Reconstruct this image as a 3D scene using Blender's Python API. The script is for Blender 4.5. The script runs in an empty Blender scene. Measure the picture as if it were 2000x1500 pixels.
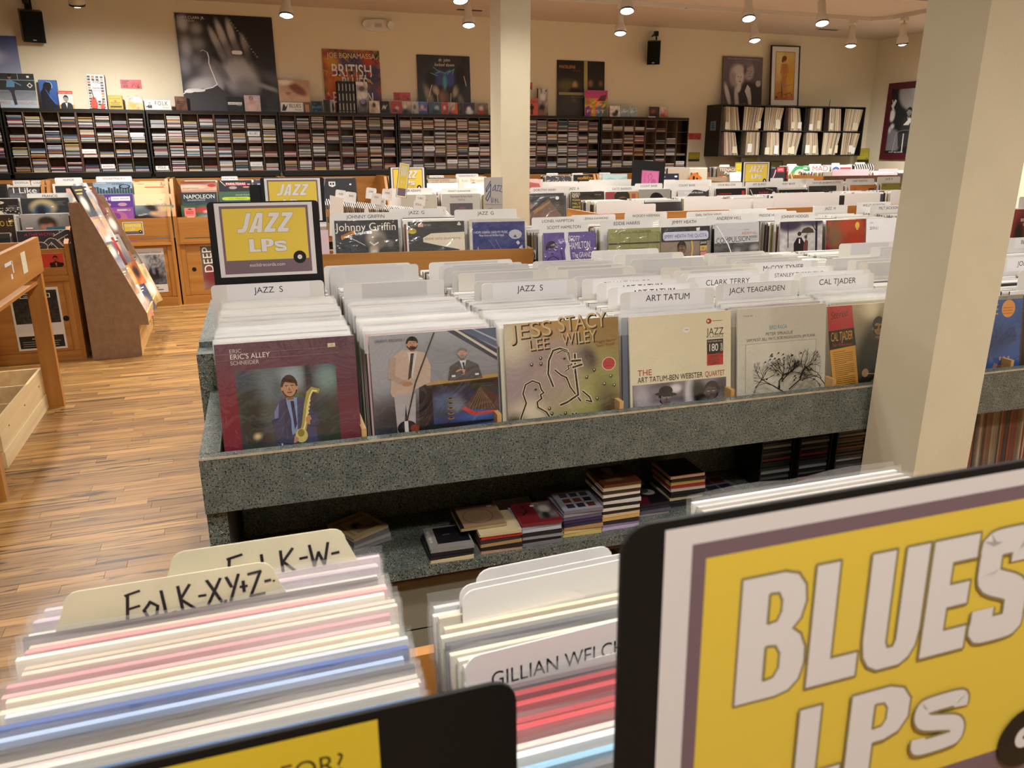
import bpy, math, random
import numpy as np
from mathutils import Vector, Matrix, Euler
from mathutils.geometry import tessellate_polygon
random.seed(11)
SC = bpy.context.scene
COL = SC.collection
R = math.radians

# ---------------------------------------------------------------- camera, world, exposure
cam = bpy.data.cameras.new('camera')
cam.sensor_width = 36.0
cam.lens = 1505.0 / 2000.0 * 36.0
cam.clip_start = 0.02
cam.dof.use_dof = True
cam.dof.focus_distance = 2.6
cam.dof.aperture_fstop = 15.0
camo = bpy.data.objects.new('camera', cam)
COL.objects.link(camo)
camo.location = (0, 0, 1.5)
camo.rotation_euler = Euler((R(90 - 17.0), 0, R(-19.8)), 'XYZ')
SC.camera = camo
world = bpy.data.worlds.new('world')
SC.world = world
world.use_nodes = True
world.node_tree.nodes['Background'].inputs[0].default_value = (1.0, 0.95, 0.88, 1)
world.node_tree.nodes['Background'].inputs[1].default_value = 0.05
SC.view_settings.view_transform = 'Standard'
SC.view_settings.look = 'None'
SC.view_settings.gamma = 1.0
SC.view_settings.use_curve_mapping = False
SC.view_settings.exposure = 0.0
SC.cycles.use_denoising = True
SC.cycles.max_bounces = 7
SC.cycles.diffuse_bounces = 4
SC.cycles.glossy_bounces = 3
SC.cycles.transparent_max_bounces = 24
SC.cycles.caustics_reflective = False
SC.cycles.caustics_refractive = False
SPOT_W = 145.0        # watts of each track lamp
SPOT_RGB = (1.0, 0.965, 0.915)

# ---------------------------------------------------------------- helpers
def lin(c):
    if isinstance(c, str):
        c = c.lstrip('#')
        if len(c) == 3: c = ''.join(q * 2 for q in c)
        c = tuple(int(c[i:i + 2], 16) / 255.0 for i in (0, 2, 4))
    return tuple((v / 12.92 if v <= 0.04045 else ((v + 0.055) / 1.055) ** 2.4) for v in c[:3])

def put(ob, parent=None):
    COL.objects.link(ob)
    if parent is not None: ob.parent = parent
    return ob

def tag(o, label=None, cat=None, group=None, kind=None):
    if label: o['label'] = label
    if cat: o['category'] = cat
    if group: o['group'] = group
    if kind: o['kind'] = kind
    return o

def thing(name, label, cat, loc=(0, 0, 0), rz=0.0, group=None):
    o = bpy.data.objects.new(name, None)
    o.empty_display_size = 0.05
    put(o)
    o.location = loc
    o.rotation_euler = (0, 0, rz)
    return tag(o, label, cat, group)

class MB:
    """collects faces for ONE mesh object"""
    def __init__(s):
        s.v = []; s.f = []; s.m = []; s.c = []; s.col = False; s.M = None; s.sm = []
    def vert(s, p):
        if s.M is not None: p = s.M @ Vector(p)
        s.v.append((p[0], p[1], p[2])); return len(s.v) - 1
    def face(s, pts, mat=0, col=None, smooth=False):
        ids = [s.vert(p) for p in pts]
        s.f.append(ids); s.m.append(mat); s.sm.append(smooth)
        if col is None: s.c.append(None)
        else: s.col = True; s.c.append(col)
    def idface(s, ids, mat=0, col=None, smooth=False):
        s.f.append(list(ids)); s.m.append(mat); s.sm.append(smooth)
        if col is not None: s.col = True
        s.c.append(col)
    def box(s, x0, x1, y0, y1, z0, z1, mat=0, col=None):
        b = [s.vert(p) for p in ((x0, y0, z0), (x1, y0, z0), (x1, y1, z0), (x0, y1, z0), (x0, y0, z1), (x1, y0, z1), (x1, y1, z1), (x0, y1, z1))]
        for q in ((0, 3, 2, 1), (4, 5, 6, 7), (0, 1, 5, 4), (1, 2, 6, 5), (2, 3, 7, 6), (3, 0, 4, 7)):
            s.idface([b[i] for i in q], mat, col)
    def prism(s, pts, a0, a1, axis='y', mat=0, col=None):
        """pts 2-D outline in the two other axes, extruded a0..a1 along axis"""
        def P(p, a):
            return {'y': (p[0], a, p[1]), 'x': (a, p[0], p[1]), 'z': (p[0], p[1], a)}[axis]
        A = [s.vert(P(p, a0)) for p in pts]; B = [s.vert(P(p, a1)) for p in pts]
        s.idface(A, mat, col); s.idface(B[::-1], mat, col)
        n = len(pts)
        for i in range(n):
            j = (i + 1) % n
            s.idface((A[j], A[i], B[i], B[j]), mat, col)
    def tube(s, path, r, n=10, mat=0, cap=True, smooth=True):
        path = [Vector(p) for p in path]
        rs = r if isinstance(r, (list, tuple)) else [r] * len(path)
        rings = []
        for i, p in enumerate(path):
            d = (path[min(i + 1, len(path) - 1)] - path[max(i - 1, 0)]).normalized()
            up = Vector((0, 0, 1)) if abs(d.z) < 0.9 else Vector((1, 0, 0))
            a = d.cross(up).normalized(); b = d.cross(a)
            rings.append([s.vert(p + (a * math.cos(2 * math.pi * k / n) + b * math.sin(2 * math.pi * k / n)) * rs[i]) for k in range(n)])
        for i in range(len(rings) - 1):
            for k in range(n):
                s.idface((rings[i][k], rings[i][(k + 1) % n], rings[i + 1][(k + 1) % n], rings[i + 1][k]), mat, None, smooth)
        if cap:
            s.idface(rings[0][::-1], mat); s.idface(rings[-1], mat)
    def build(s, name, mats, parent=None, loc=None, rot=None):
        me = bpy.data.meshes.new(name)
        me.from_pydata(s.v, [], s.f)
        for m in (mats if isinstance(mats, (list, tuple)) else [mats]): me.materials.append(m)
        me.polygons.foreach_set('material_index', s.m)
        me.polygons.foreach_set('use_smooth', s.sm)
        if s.col:
            at = me.attributes.new('Col', 'FLOAT_COLOR', 'CORNER')
            buf = []
            for f, c in zip(s.f, s.c):
                if c is None: c = (1, 1, 1)
                if len(c) and isinstance(c[0], (tuple, list)):
                    for q in c: buf.extend((q[0], q[1], q[2], 1.0))
                else:
                    buf.extend((c[0], c[1], c[2], 1.0) * len(f))
            at.data.foreach_set('color', buf)
        me.update()
        o = bpy.data.objects.new(name, me)
        put(o, parent)
        if loc is not None: o.location = loc
        if rot is not None: o.rotation_euler = rot
        return o

def rrect(x0, x1, y0, y1, r, n=4, corners=(1, 1, 1, 1)):
    """outline, corners = bl, br, tr, tl rounded or not"""
    out = []
    for k, (cx, cy, sx, sy) in enumerate(((x0, y0, 1, 1), (x1, y0, -1, 1), (x1, y1, -1, -1), (x0, y1, 1, -1))):
        if not corners[k]: out.append((cx, cy)); continue
        a0 = (180, 270, 0, 90)[k]
        for i in range(n + 1):
            a = R(a0 + 90.0 * i / n)
            out.append((cx + sx * r + r * math.cos(a), cy + sy * r + r * math.sin(a)))
    return out

def link_copy(src, parent=None):
    o = src.copy(); COL.objects.link(o); o.parent = parent
    return o

def copy_tree(src, parent=None):
    o = link_copy(src, parent)
    for ch in list(src.children): copy_tree(ch, o)
    return o

# ---------------------------------------------------------------- materials
def newmat(name):
    m = bpy.data.materials.new(name); m.use_nodes = True
    nt = m.node_tree
    return m, nt, nt.nodes, nt.links, nt.nodes['Principled BSDF']

def plain(name, col, rough=0.5, spec=0.5, metal=0.0, bump=0.0, bscale=60.0, vary=0.0, vscale=4.0):
    m, nt, N, L, B = newmat(name)
    c = lin(col)
    B.inputs['Base Color'].default_value = (*c, 1)
    B.inputs['Roughness'].default_value = rough
    B.inputs['Specular IOR Level'].default_value = spec
    B.inputs['Metallic'].default_value = metal
    tc = N.new('ShaderNodeTexCoord')
    if vary > 0:
        nz = N.new('ShaderNodeTexNoise'); nz.inputs['Scale'].default_value = vscale; nz.inputs['Detail'].default_value = 5
        L.new(tc.outputs['Object'], nz.inputs['Vector'])
        rp = N.new('ShaderNodeValToRGB')
        rp.color_ramp.elements[0].position = 0.3; rp.color_ramp.elements[1].position = 0.7
        rp.color_ramp.elements[0].color = (*[v * (1 - vary) for v in c], 1)
        rp.color_ramp.elements[1].color = (*[min(1, v * (1 + vary)) for v in c], 1)
        L.new(nz.outputs['Fac'], rp.inputs['Fac']); L.new(rp.outputs['Color'], B.inputs['Base Color'])
    if bump > 0:
        n2 = N.new('ShaderNodeTexNoise'); n2.inputs['Scale'].default_value = bscale; n2.inputs['Detail'].default_value = 4
        L.new(tc.outputs['Object'], n2.inputs['Vector'])
        bp = N.new('ShaderNodeBump'); bp.inputs['Strength'].default_value = bump; bp.inputs['Distance'].default_value = 0.01
        L.new(n2.outputs['Fac'], bp.inputs['Height']); L.new(bp.outputs['Normal'], B.inputs['Normal'])
    return m

def attr_mat(name, rough=0.45, spec=0.4):
    m, nt, N, L, B = newmat(name)
    a = N.new('ShaderNodeAttribute'); a.attribute_name = 'Col'
    L.new(a.outputs['Color'], B.inputs['Base Color'])
    B.inputs['Roughness'].default_value = rough
    B.inputs['Specular IOR Level'].default_value = spec
    return m

def objcol_mat(name, rough=0.5, spec=0.4):
    m, nt, N, L, B = newmat(name)
    a = N.new('ShaderNodeObjectInfo')
    L.new(a.outputs['Color'], B.inputs['Base Color'])
    B.inputs['Roughness'].default_value = rough
    B.inputs['Specular IOR Level'].default_value = spec
    return m

def wood(name, c1, c2, axis=0, scale=1.0, rough=0.38, rnd=0.0, dark=None, streak=0.0, coat=0.0):
    """grain running along the given object axis; rnd varies tone per object"""
    m, nt, N, L, B = newmat(name)
    tc = N.new('ShaderNodeTexCoord'); mp = N.new('ShaderNodeMapping')
    oi = N.new('ShaderNodeObjectInfo')
    sc = [34.0 * scale] * 3; sc[axis] = 1.6 * scale
    mp.inputs['Scale'].default_value = sc
    L.new(tc.outputs['Object'], mp.inputs['Vector'])
    ad = N.new('ShaderNodeVectorMath'); ad.operation = 'ADD'
    ml = N.new('ShaderNodeMath'); ml.operation = 'MULTIPLY'; ml.inputs[1].default_value = 91.0
    L.new(oi.outputs['Random'], ml.inputs[0])
    L.new(mp.outputs['Vector'], ad.inputs[0]); L.new(ml.outputs[0], ad.inputs[1])
    nz = N.new('ShaderNodeTexNoise'); nz.inputs['Scale'].default_value = 1.0; nz.inputs['Detail'].default_value = 6; nz.inputs['Distortion'].default_value = 0.6
    L.new(ad.outputs[0], nz.inputs['Vector'])
    rp = N.new('ShaderNodeValToRGB')
    rp.color_ramp.elements[0].position = 0.32; rp.color_ramp.elements[1].position = 0.68
    rp.color_ramp.elements[0].color = (*lin(c1), 1); rp.color_ramp.elements[1].color = (*lin(c2), 1)
    L.new(nz.outputs['Fac'], rp.inputs['Fac'])
    out = rp.outputs['Color']
    if streak > 0:
        mp2 = N.new('ShaderNodeMapping'); s2 = [46.0 * scale] * 3; s2[axis] = 2.6 * scale
        mp2.inputs['Scale'].default_value = s2
        L.new(tc.outputs['Object'], mp2.inputs['Vector'])
        ad2 = N.new('ShaderNodeVectorMath'); ad2.operation = 'ADD'
        L.new(mp2.outputs['Vector'], ad2.inputs[0]); L.new(ml.outputs[0], ad2.inputs[1])
        n2 = N.new('ShaderNodeTexNoise'); n2.inputs['Scale'].default_value = 1.0; n2.inputs['Detail'].default_value = 3; n2.inputs['Distortion'].default_value = 2.2
        L.new(ad2.outputs[0], n2.inputs['Vector'])
        r2 = N.new('ShaderNodeValToRGB'); r2.color_ramp.elements[0].position = 0.55; r2.color_ramp.elements[1].position = 0.66
        r2.color_ramp.elements[0].color = (0, 0, 0, 1); r2.color_ramp.elements[1].color = (streak,) * 3 + (1,)
        L.new(n2.outputs['Fac'], r2.inputs['Fac'])
        mx = N.new('ShaderNodeMixRGB'); L.new(r2.outputs['Color'], mx.inputs['Fac']); L.new(out, mx.inputs['Color1'])
        mx.inputs['Color2'].default_value = (*lin(dark or c1), 1); out = mx.outputs['Color']
    if rnd > 0:
        hs = N.new('ShaderNodeHueSaturation')
        mr = N.new('ShaderNodeMapRange'); mr.inputs['To Min'].default_value = 1 - rnd; mr.inputs['To Max'].default_value = 1 + rnd
        L.new(oi.outputs['Random'], mr.inputs['Value']); L.new(mr.outputs['Result'], hs.inputs['Value']); L.new(out, hs.inputs['Color'])
        out = hs.outputs['Color']
    L.new(out, B.inputs['Base Color'])
    B.inputs['Roughness'].default_value = rough
    B.inputs['Coat Weight'].default_value = coat
    B.inputs['Coat Roughness'].default_value = 0.25
    return m

def speckle(name, base, specks, rough=0.45, scale=330.0):
    m, nt, N, L, B = newmat(name)
    tc = N.new('ShaderNodeTexCoord')
    big = N.new('ShaderNodeTexNoise'); big.inputs['Scale'].default_value = 22.0; big.inputs['Detail'].default_value = 3
    L.new(tc.outputs['Object'], big.inputs['Vector'])
    rp = N.new('ShaderNodeValToRGB'); rp.color_ramp.elements[0].position = 0.35; rp.color_ramp.elements[1].position = 0.65
    rp.color_ramp.elements[0].color = (*lin(base[0]), 1); rp.color_ramp.elements[1].color = (*lin(base[1]), 1)
    L.new(big.outputs['Fac'], rp.inputs['Fac']); out = rp.outputs['Color']
    for i, (c, sc, th, w) in enumerate(specks):
        mp = N.new('ShaderNodeMapping'); mp.inputs['Location'].default_value = (i * 3.7, i * 1.9, i * 5.1)
        L.new(tc.outputs['Object'], mp.inputs['Vector'])
        nz = N.new('ShaderNodeTexNoise'); nz.inputs['Scale'].default_value = sc; nz.inputs['Detail'].default_value = 1.5; nz.inputs['Roughness'].default_value = 0.6
        L.new(mp.outputs['Vector'], nz.inputs['Vector'])
        r2 = N.new('ShaderNodeValToRGB'); r2.color_ramp.elements[0].position = th; r2.color_ramp.elements[1].position = th + w
        r2.color_ramp.elements[0].color = (0, 0, 0, 1); r2.color_ramp.elements[1].color = (1, 1, 1, 1)
        L.new(nz.outputs['Fac'], r2.inputs['Fac'])
        mx = N.new('ShaderNodeMixRGB'); L.new(r2.outputs['Color'], mx.inputs['Fac']); L.new(out, mx.inputs['Color1'])
        mx.inputs['Color2'].default_value = (*lin(c), 1); out = mx.outputs['Color']
    L.new(out, B.inputs['Base Color'])
    B.inputs['Roughness'].default_value = rough
    return m

def sheet(name, col, opac, rough=0.2):
    """clear plastic: part transparent, part glossy white"""
    m, nt, N, L, B = newmat(name)
    B.inputs['Base Color'].default_value = (*lin(col), 1); B.inputs['Roughness'].default_value = rough
    B.inputs['Specular IOR Level'].default_value = 0.7
    tr = N.new('ShaderNodeBsdfTransparent'); mx = N.new('ShaderNodeMixShader')
    mx.inputs['Fac'].default_value = opac
    L.new(tr.outputs[0], mx.inputs[1]); L.new(B.outputs[0], mx.inputs[2])
    L.new(mx.outputs[0], N['Material Output'].inputs['Surface'])
    return m

def film(name, fac=0.10, rough=0.12):
    """thin clear shrink film with wrinkled highlights"""
    m, nt, N, L, B = newmat(name)
    gl = N.new('ShaderNodeBsdfGlossy'); gl.inputs['Roughness'].default_value = rough; gl.inputs['Color'].default_value = (1, 1, 1, 1)
    tr = N.new('ShaderNodeBsdfTransparent'); mx = N.new('ShaderNodeMixShader'); mx.inputs['Fac'].default_value = fac
    tc = N.new('ShaderNodeTexCoord'); nz = N.new('ShaderNodeTexNoise'); nz.inputs['Scale'].default_value = 9.0; nz.inputs['Detail'].default_value = 3; nz.inputs['Distortion'].default_value = 1.5
    bp = N.new('ShaderNodeBump'); bp.inputs['Strength'].default_value = 0.5; bp.inputs['Distance'].default_value = 0.02
    L.new(tc.outputs['Object'], nz.inputs['Vector']); L.new(nz.outputs['Fac'], bp.inputs['Height']); L.new(bp.outputs['Normal'], gl.inputs['Normal'])
    L.new(tr.outputs[0], mx.inputs[1]); L.new(gl.outputs[0], mx.inputs[2])
    L.new(mx.outputs[0], N['Material Output'].inputs['Surface'])
    return m

def glow(name, col, strength):
    m, nt, N, L, B = newmat(name)
    B.inputs['Base Color'].default_value = (1, 1, 1, 1)
    B.inputs['Emission Color'].default_value = (*col, 1); B.inputs['Emission Strength'].default_value = strength
    return m

M = dict(
    wall=plain('wall_paint_cream', '#dfd5bb', 0.75, 0.3, bump=0.08, bscale=140),
    ceil=plain('ceiling_paint', '#cfc1b4', 0.85, 0.2, bump=0.05, bscale=90),
    column=plain('column_paint', '#d3c9ae', 0.6, 0.3, bump=0.06, bscale=120, vary=0.03, vscale=6),
    floorbase=plain('floor_gap_brown', '#4a2c14', 0.7),
    plank=wood('floor_oak_strip', '#785326', '#a37a42', 0, 0.55, 0.44, 0.24, '#33200c', 0.95, 0.05),
    honey=wood('honey_maple_board', '#9c6428', '#b37c3c', 0, 0.5, 0.4, 0.06),
    honeyz=wood('honey_maple_upright', '#9c6428', '#b37c3c', 2, 0.5, 0.4, 0.06),
    honeyy=wood('honey_maple_deep', '#9c6428', '#b37c3c', 1, 0.5, 0.4, 0.06),
    ply=wood('pale_plywood', '#c6a878', '#d8c196', 1, 0.5, 0.55, 0.06),
    lath=wood('pine_lath', '#b98d52', '#d2ab72', 1, 0.6, 0.5, 0.08),
    pine=wood('pine_post', '#b07a3c', '#cf9c5c', 2, 0.6, 0.5, 0.0),
    cabwood=wood('dark_walnut_board', '#3a2413', '#553720', 2, 0.5, 0.5, 0.08),
    cabedge=plain('worn_shelf_edge', '#77624e', 0.6, vary=0.15, vscale=20),
    black=plain('black_painted_wood', '#15130f', 0.45, 0.4, bump=0.04, bscale=80),
    blackplastic=plain('black_plastic', '#121212', 0.4, 0.4),
    blackcard=plain('black_card', '#0e0d0d', 0.6, 0.3),
    grille=plain('black_speaker_cloth', '#131313', 0.85, 0.2, bump=0.3, bscale=500),
    laminate=speckle('green_speckled_laminate', ('#5f6660', '#73776f'), [('#1d2421', 210, 0.57, 0.04), ('#c4ccc2', 260, 0.66, 0.04), ('#3a6a60', 120, 0.64, 0.05), ('#0f1413', 330, 0.60, 0.04), ('#dfe2d6', 380, 0.69, 0.03)], 0.42),
    worn=plain('worn_laminate_edge', '#b6a98e', 0.7, vary=0.2, vscale=40),
    particle=speckle('brown_hardboard', ('#86694f', '#947659'), [('#5c4430', 260, 0.6, 0.06), ('#a88a6a', 300, 0.62, 0.06)], 0.6),
    white=plain('white_card', '#d9d8d6', 0.35, 0.5),
    whiteplastic=plain('white_plastic', '#dcd9d2', 0.3, 0.5),
    divider=plain('white_divider_plastic', '#dcdad7', 0.3, 0.5),
    divider_grey=plain('greyer_divider_plastic', '#cbc9c7', 0.32, 0.5),
    divider_warm=plain('warm_divider_plastic', '#d8d4cb', 0.32, 0.5),
    cream=plain('cream_divider_card', '#d2cbae', 0.45, 0.4, vary=0.05, vscale=25),
    pinkcard=plain('pink_divider_card', '#d9b5bd', 0.4, 0.4),
    kraft=wood('grey_brown_box_card', '#8a7358', '#9c8468', 0, 0.5, 0.7),
    jacket=objcol_mat('card_jacket', 0.55, 0.3),
    stock=attr_mat('jacket_stock', 0.42, 0.45),
    prn=attr_mat('printed_ink', 0.38, 0.4),
    prnm=attr_mat('matt_print', 0.6, 0.25),
    sleeve=sheet('clear_sleeve_plastic', '#f0f0ee', 0.25, 0.14),
    sleeve_clear=sheet('clearest_sleeve_plastic', '#dcdcda', 0.13, 0.12),
    film=film('shrink_film', 0.07, 0.1),
    case=sheet('clear_jewel_case', '#dfe3e6', 0.25, 0.08),
    cdspine=objcol_mat('cd_spine', 0.3, 0.5),
    metal=plain('brushed_metal', '#b9b7b2', 0.3, 0.5, 1.0),
    lampwhite=plain('white_lamp_enamel', '#cfc8bd', 0.4, 0.5),
    bulb=glow('lamp_bulb', (1.0, 0.95, 0.88), 30.0),
    lens=plain('clear_lens', '#d9d9d5', 0.12, 0.8),
    panel=plain('glazed_cream_panel', '#8f8a76', 0.18, 0.5),
    darkred=plain('burgundy_frame', '#4f1620', 0.35, 0.5),
)

# ---------------------------------------------------------------- printed lettering: glyph outlines of the built-in font
GL = {}
def load_glyphs():
    chars = 'ABCDEFGHIJKLMNOPQRSTUVWXYZabcdefghijklmnopqrstuvwxyz0123456789.,!?\'"&+-:/$()'
    tmp = []
    def mk(body, off):
        cu = bpy.data.curves.new('t', 'FONT'); cu.body = body; cu.size = 1.0
        o = bpy.data.objects.new('t', cu); COL.objects.link(o); tmp.append(o); return o
    obs = {}
    for k, off in (('r', 0.0), ('b', 0.024), ('x', 0.042), ('o', 0.066)):
        for ch in chars: obs[k, ch] = mk(ch, off)
    hh = mk('HH', 0); wid = {ch: mk('H' + ch + 'H', 0) for ch in chars}; sp = mk('H H', 0)
    bpy.context.view_layer.update()
    dg = bpy.context.evaluated_depsgraph_get()
    base = hh.evaluated_get(dg).dimensions.x
    adv = {ch: wid[ch].evaluated_get(dg).dimensions.x - base for ch in chars}
    adv[' '] = sp.evaluated_get(dg).dimensions.x - base
    for key, o in obs.items():
        e = o.evaluated_get(dg); me = e.to_mesh()
        GL[key] = ([(v.co.x, v.co.y) for v in me.vertices], [list(p.vertices) for p in me.polygons])
        e.to_mesh_clear()
    GL['adv'] = adv
    for o in tmp:
        cu = o.data; bpy.data.objects.remove(o); bpy.data.curves.remove(cu)
load_glyphs()
CAPH = 0.70   # cap height of the font at size 1 (approx.)

def clip_poly(pts):
    for ax, lim, sg in ((0, 0, 1), (0, 1, -1), (1, 0, 1), (1, 1, -1)):
        out = []
        for i in range(len(pts)):
            a, b = pts[i - 1], pts[i]
            ia, ib = (a[ax] - lim) * sg >= 0, (b[ax] - lim) * sg >= 0
            if ia != ib:
                t = (lim - a[ax]) / (b[ax] - a[ax])
                out.append((a[0] + t * (b[0] - a[0]), a[1] + t * (b[1] - a[1])))
            if ib: out.append(b)
        pts = out
        if len(pts) < 3: return []
    return pts

BLOCK = {
    'B': ([(0, 1), (.60, 1), (.80, .965), (.92, .87), (.95, .74), (.89, .61), (.77, .535), (.91, .47), (.99, .36), (1, .23), (.94, .10), (.80, .025), (.6, 0), (0, 0)], [[(.42, .63), (.52, .64), (.565, .70), (.565, .78), (.52, .835), (.42, .84)], [(.42, .17), (.53, .18), (.59, .24), (.59, .35), (.53, .41), (.42, .42)]]),
    'L': ([(0, 0), (0, 1), (.44, 1), (.44, .2), (1, .2), (1, 0)], []),
    'U': ([(0, 1), (0, .28), (.04, .14), (.14, .05), (.3, 0), (.7, 0), (.86, .05), (.96, .14), (1, .28), (1, 1), (.60, 1), (.60, .23), (.56, .17), (.44, .17), (.40, .23), (.40, 1)], []),
    'E': ([(0, 0), (0, 1), (1, 1), (1, .80), (.46, .80), (.46, .60), (.92, .60), (.92, .41), (.46, .41), (.46, .20), (1, .20), (1, 0)], []),
    'J': ([(.50, 1), (1, 1), (1, .28), (.93, .1), (.75, .0), (0, 0), (0, .2), (.36, .2), (.46, .23), (.50, .3)], []),
    'A': ([(0, 0), (.28, 1), (.74, 1), (1, 0), (.62, 0), (.58, .18), (.42, .18), (.38, 0)], [[(.45, .36), (.55, .36), (.5, .74)]]),
    'Z': ([(.05, 1), (1, 1), (1, .82), (.48, .2), (.97, .2), (.97, 0), (0, 0), (0, .18), (.50, .8), (.05, .8)], []),
    'P': ([(0, 0), (0, 1), (.62, 1), (.86, .94), (1, .79), (1, .57), (.86, .42), (.62, .36), (.42, .36), (.42, 0)], [[(.42, .55), (.54, .56), (.59, .62), (.59, .74), (.54, .80), (.42, .81)]]),
}

class Art:
    """flat print: layers of coloured polygons on a unit square (x right, y up)"""
    def __init__(s, bg='#ffffff', asp=1.0):
        s.L = []; s.T = {}; s.asp = asp     # asp = height / width, keeps circles and letters undistorted
        if bg: s.rect(0, 0, 1, 1, bg)
    def add(s, polys): s.L.append(polys); return s
    def poly(s, pts, c):
        p = clip_poly(list(pts))
        if p: s.add([(p, lin(c))])
        return s
    def rect(s, x, y, w, h, c): return s.poly([(x, y), (x + w, y), (x + w, y + h), (x, y + h)], c)
    def ell(s, cx, cy, rx, ry=None, c='#000', rot=0, n=22, a0=0, a1=360):
        ry = rx / s.asp if ry is None else ry
        full = a1 - a0 >= 360
        cr, sr = math.cos(R(rot)), math.sin(R(rot)); P = []
        for i in range(n if full else n + 1):
            a = R(a0 + (a1 - a0) * i / n); x, y = rx * math.cos(a), ry * math.sin(a) * s.asp
            P.append((cx + x * cr - y * sr, cy + (x * sr + y * cr) / s.asp))
        return s.poly(P, c)
    def line(s, pts, w, c, taper=1.0, ext=.3):
        polys = []; n = len(pts)
        for i in range(n - 1):
            (x0, y0), (x1, y1) = pts[i], pts[i + 1]
            dx, dy = x1 - x0, (y1 - y0) * s.asp; l = math.hypot(dx, dy) or 1
            nx, ny = -dy / l * w / 2, dx / l * w / 2 / s.asp
            ex, ey = dx / l * w * ext, dy / l * w * ext / s.asp
            t0 = 1 + (taper - 1) * i / n; t1 = 1 + (taper - 1) * (i + 1) / n
            p = clip_poly([(x0 + nx * t0 - ex, y0 + ny * t0 - ey), (x0 - nx * t0 - ex, y0 - ny * t0 - ey), (x1 - nx * t1 + ex, y1 - ny * t1 + ey), (x1 + nx * t1 + ex, y1 + ny * t1 + ey)])
            if p: polys.append((p, lin(c)))
        return s.add(polys)
    def frame(s, x, y, w, h, t, c):
        ty = t / s.asp
        return s.rect(x, y, w, ty, c).rect(x, y + h - ty, w, ty, c).rect(x, y, t, h, c).rect(x + w - t, y, t, h, c)
    def width(s, t, sx=1.0): return sum(GL['adv'].get(ch, 0.3) for ch in t) * sx
    def text(s, t, x, y, size, c='#111', k='b', sx=1.0, shear=0.0, al='l', out=None, rot=0, fit=None, sp=0.0):
        """size = cap height in units of the width of the print; fit = wanted width"""
        sc = size / CAPH
        w = (s.width(t, 1.0) + sp * len(t)) * sc
        if fit: sx = fit / w
        w *= sx
        ox = {'l': 0, 'c': -w / 2, 'r': -w}[al]
        cr, sr = math.cos(R(rot)), math.sin(R(rot))
        for kk, col in ([(out[1], out[0])] if out else []) + [(k, c)]:
            polys = []; px = ox; lc = lin(col)
            for ch in t:
                g = GL.get((kk, ch))
                if g:
                    for f in g[1]:
                        P = []
                        for i in f:
                            vx, vy = g[0][i]
                            X = px + (vx + vy * shear) * sc * sx; Y = vy * sc
                            P.append((x + X * cr - Y * sr, y + (X * sr + Y * cr) / s.asp))
                        polys.append((P, lc))
                px += (GL['adv'].get(ch, 0.3) + sp) * sc * sx
            s.T[len(s.L)] = y; s.add(polys)
        return s
    def lines(s, x, y, w, n, dy, h, c, rag=0.3, seed=1):
        rg = random.Random(seed)
        for i in range(n): s.rect(x, y - i * dy, w * (1 - rag * rg.random()), h, c)
        return s
    def photo(s, x, y, w, h, n, bg, blobs=(), nz=0.0, seed=3, nzs=6, mono=True):
        """a soft photographic image: bg (one colour or bottom/top pair), then soft ellipses (cx,cy,rx,ry,rot,colour,soft) in 0..1 of the picture"""
        ny = max(2, int(round(n * h * s.asp / w)))
        gx, gy = np.meshgrid(np.linspace(0, 1, n + 1), np.linspace(0, 1, ny + 1))
        a = np.array(lin(bg[0] if isinstance(bg, tuple) else bg)); b = np.array(lin(bg[1] if isinstance(bg, tuple) else bg))
        img = a[None, None] * (1 - gy[..., None]) + b[None, None] * gy[..., None]
        rs = np.random.RandomState(seed)
        if nz > 0:
            acc = np.zeros_like(img)
            for o in (1, 2, 4):
                m = nzs * o; lat = rs.rand(m + 2, m + 2, 3) - 0.5
                if mono: lat[..., 1] = lat[..., 0]; lat[..., 2] = lat[..., 0]
                fx, fy = gx * m, gy * m; ix, iy = fx.astype(int), fy.astype(int)
                tx, ty = (fx - ix)[..., None], (fy - iy)[..., None]
                acc += (lat[iy, ix] * (1 - tx) * (1 - ty) + lat[iy, ix + 1] * tx * (1 - ty) + lat[iy + 1, ix] * (1 - tx) * ty + lat[iy + 1, ix + 1] * tx * ty) / o
            img = img * (1 + acc * nz * 2.2)
        hw = h * s.asp / w
        for (cx, cy, rx, ry, rot, c, soft) in blobs:
            cr, sr = math.cos(R(rot)), math.sin(R(rot))
            dx, dy = gx - cx, (gy - cy) * hw
            u = (dx * cr + dy * sr) / rx; v = (-dx * sr + dy * cr) / (ry * hw)
            d = np.sqrt(u * u + v * v)
            t = np.clip((1 + soft - d) / (2 * soft + 1e-6), 0, 1); t = (t * t * (3 - 2 * t))[..., None]
            img = img * (1 - t) + np.array(lin(c))[None, None] * t
        img = np.clip(img, 0, 1)
        X = x + gx * w; Y = y + gy * h; polys = []
        for j in range(ny):
            for i in range(n):
                q = ((j, i), (j, i + 1), (j + 1, i + 1), (j + 1, i))
                polys.append(([(X[k], Y[k]) for k in q], [tuple(img[k]) for k in q]))
        return s.add(polys)
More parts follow.
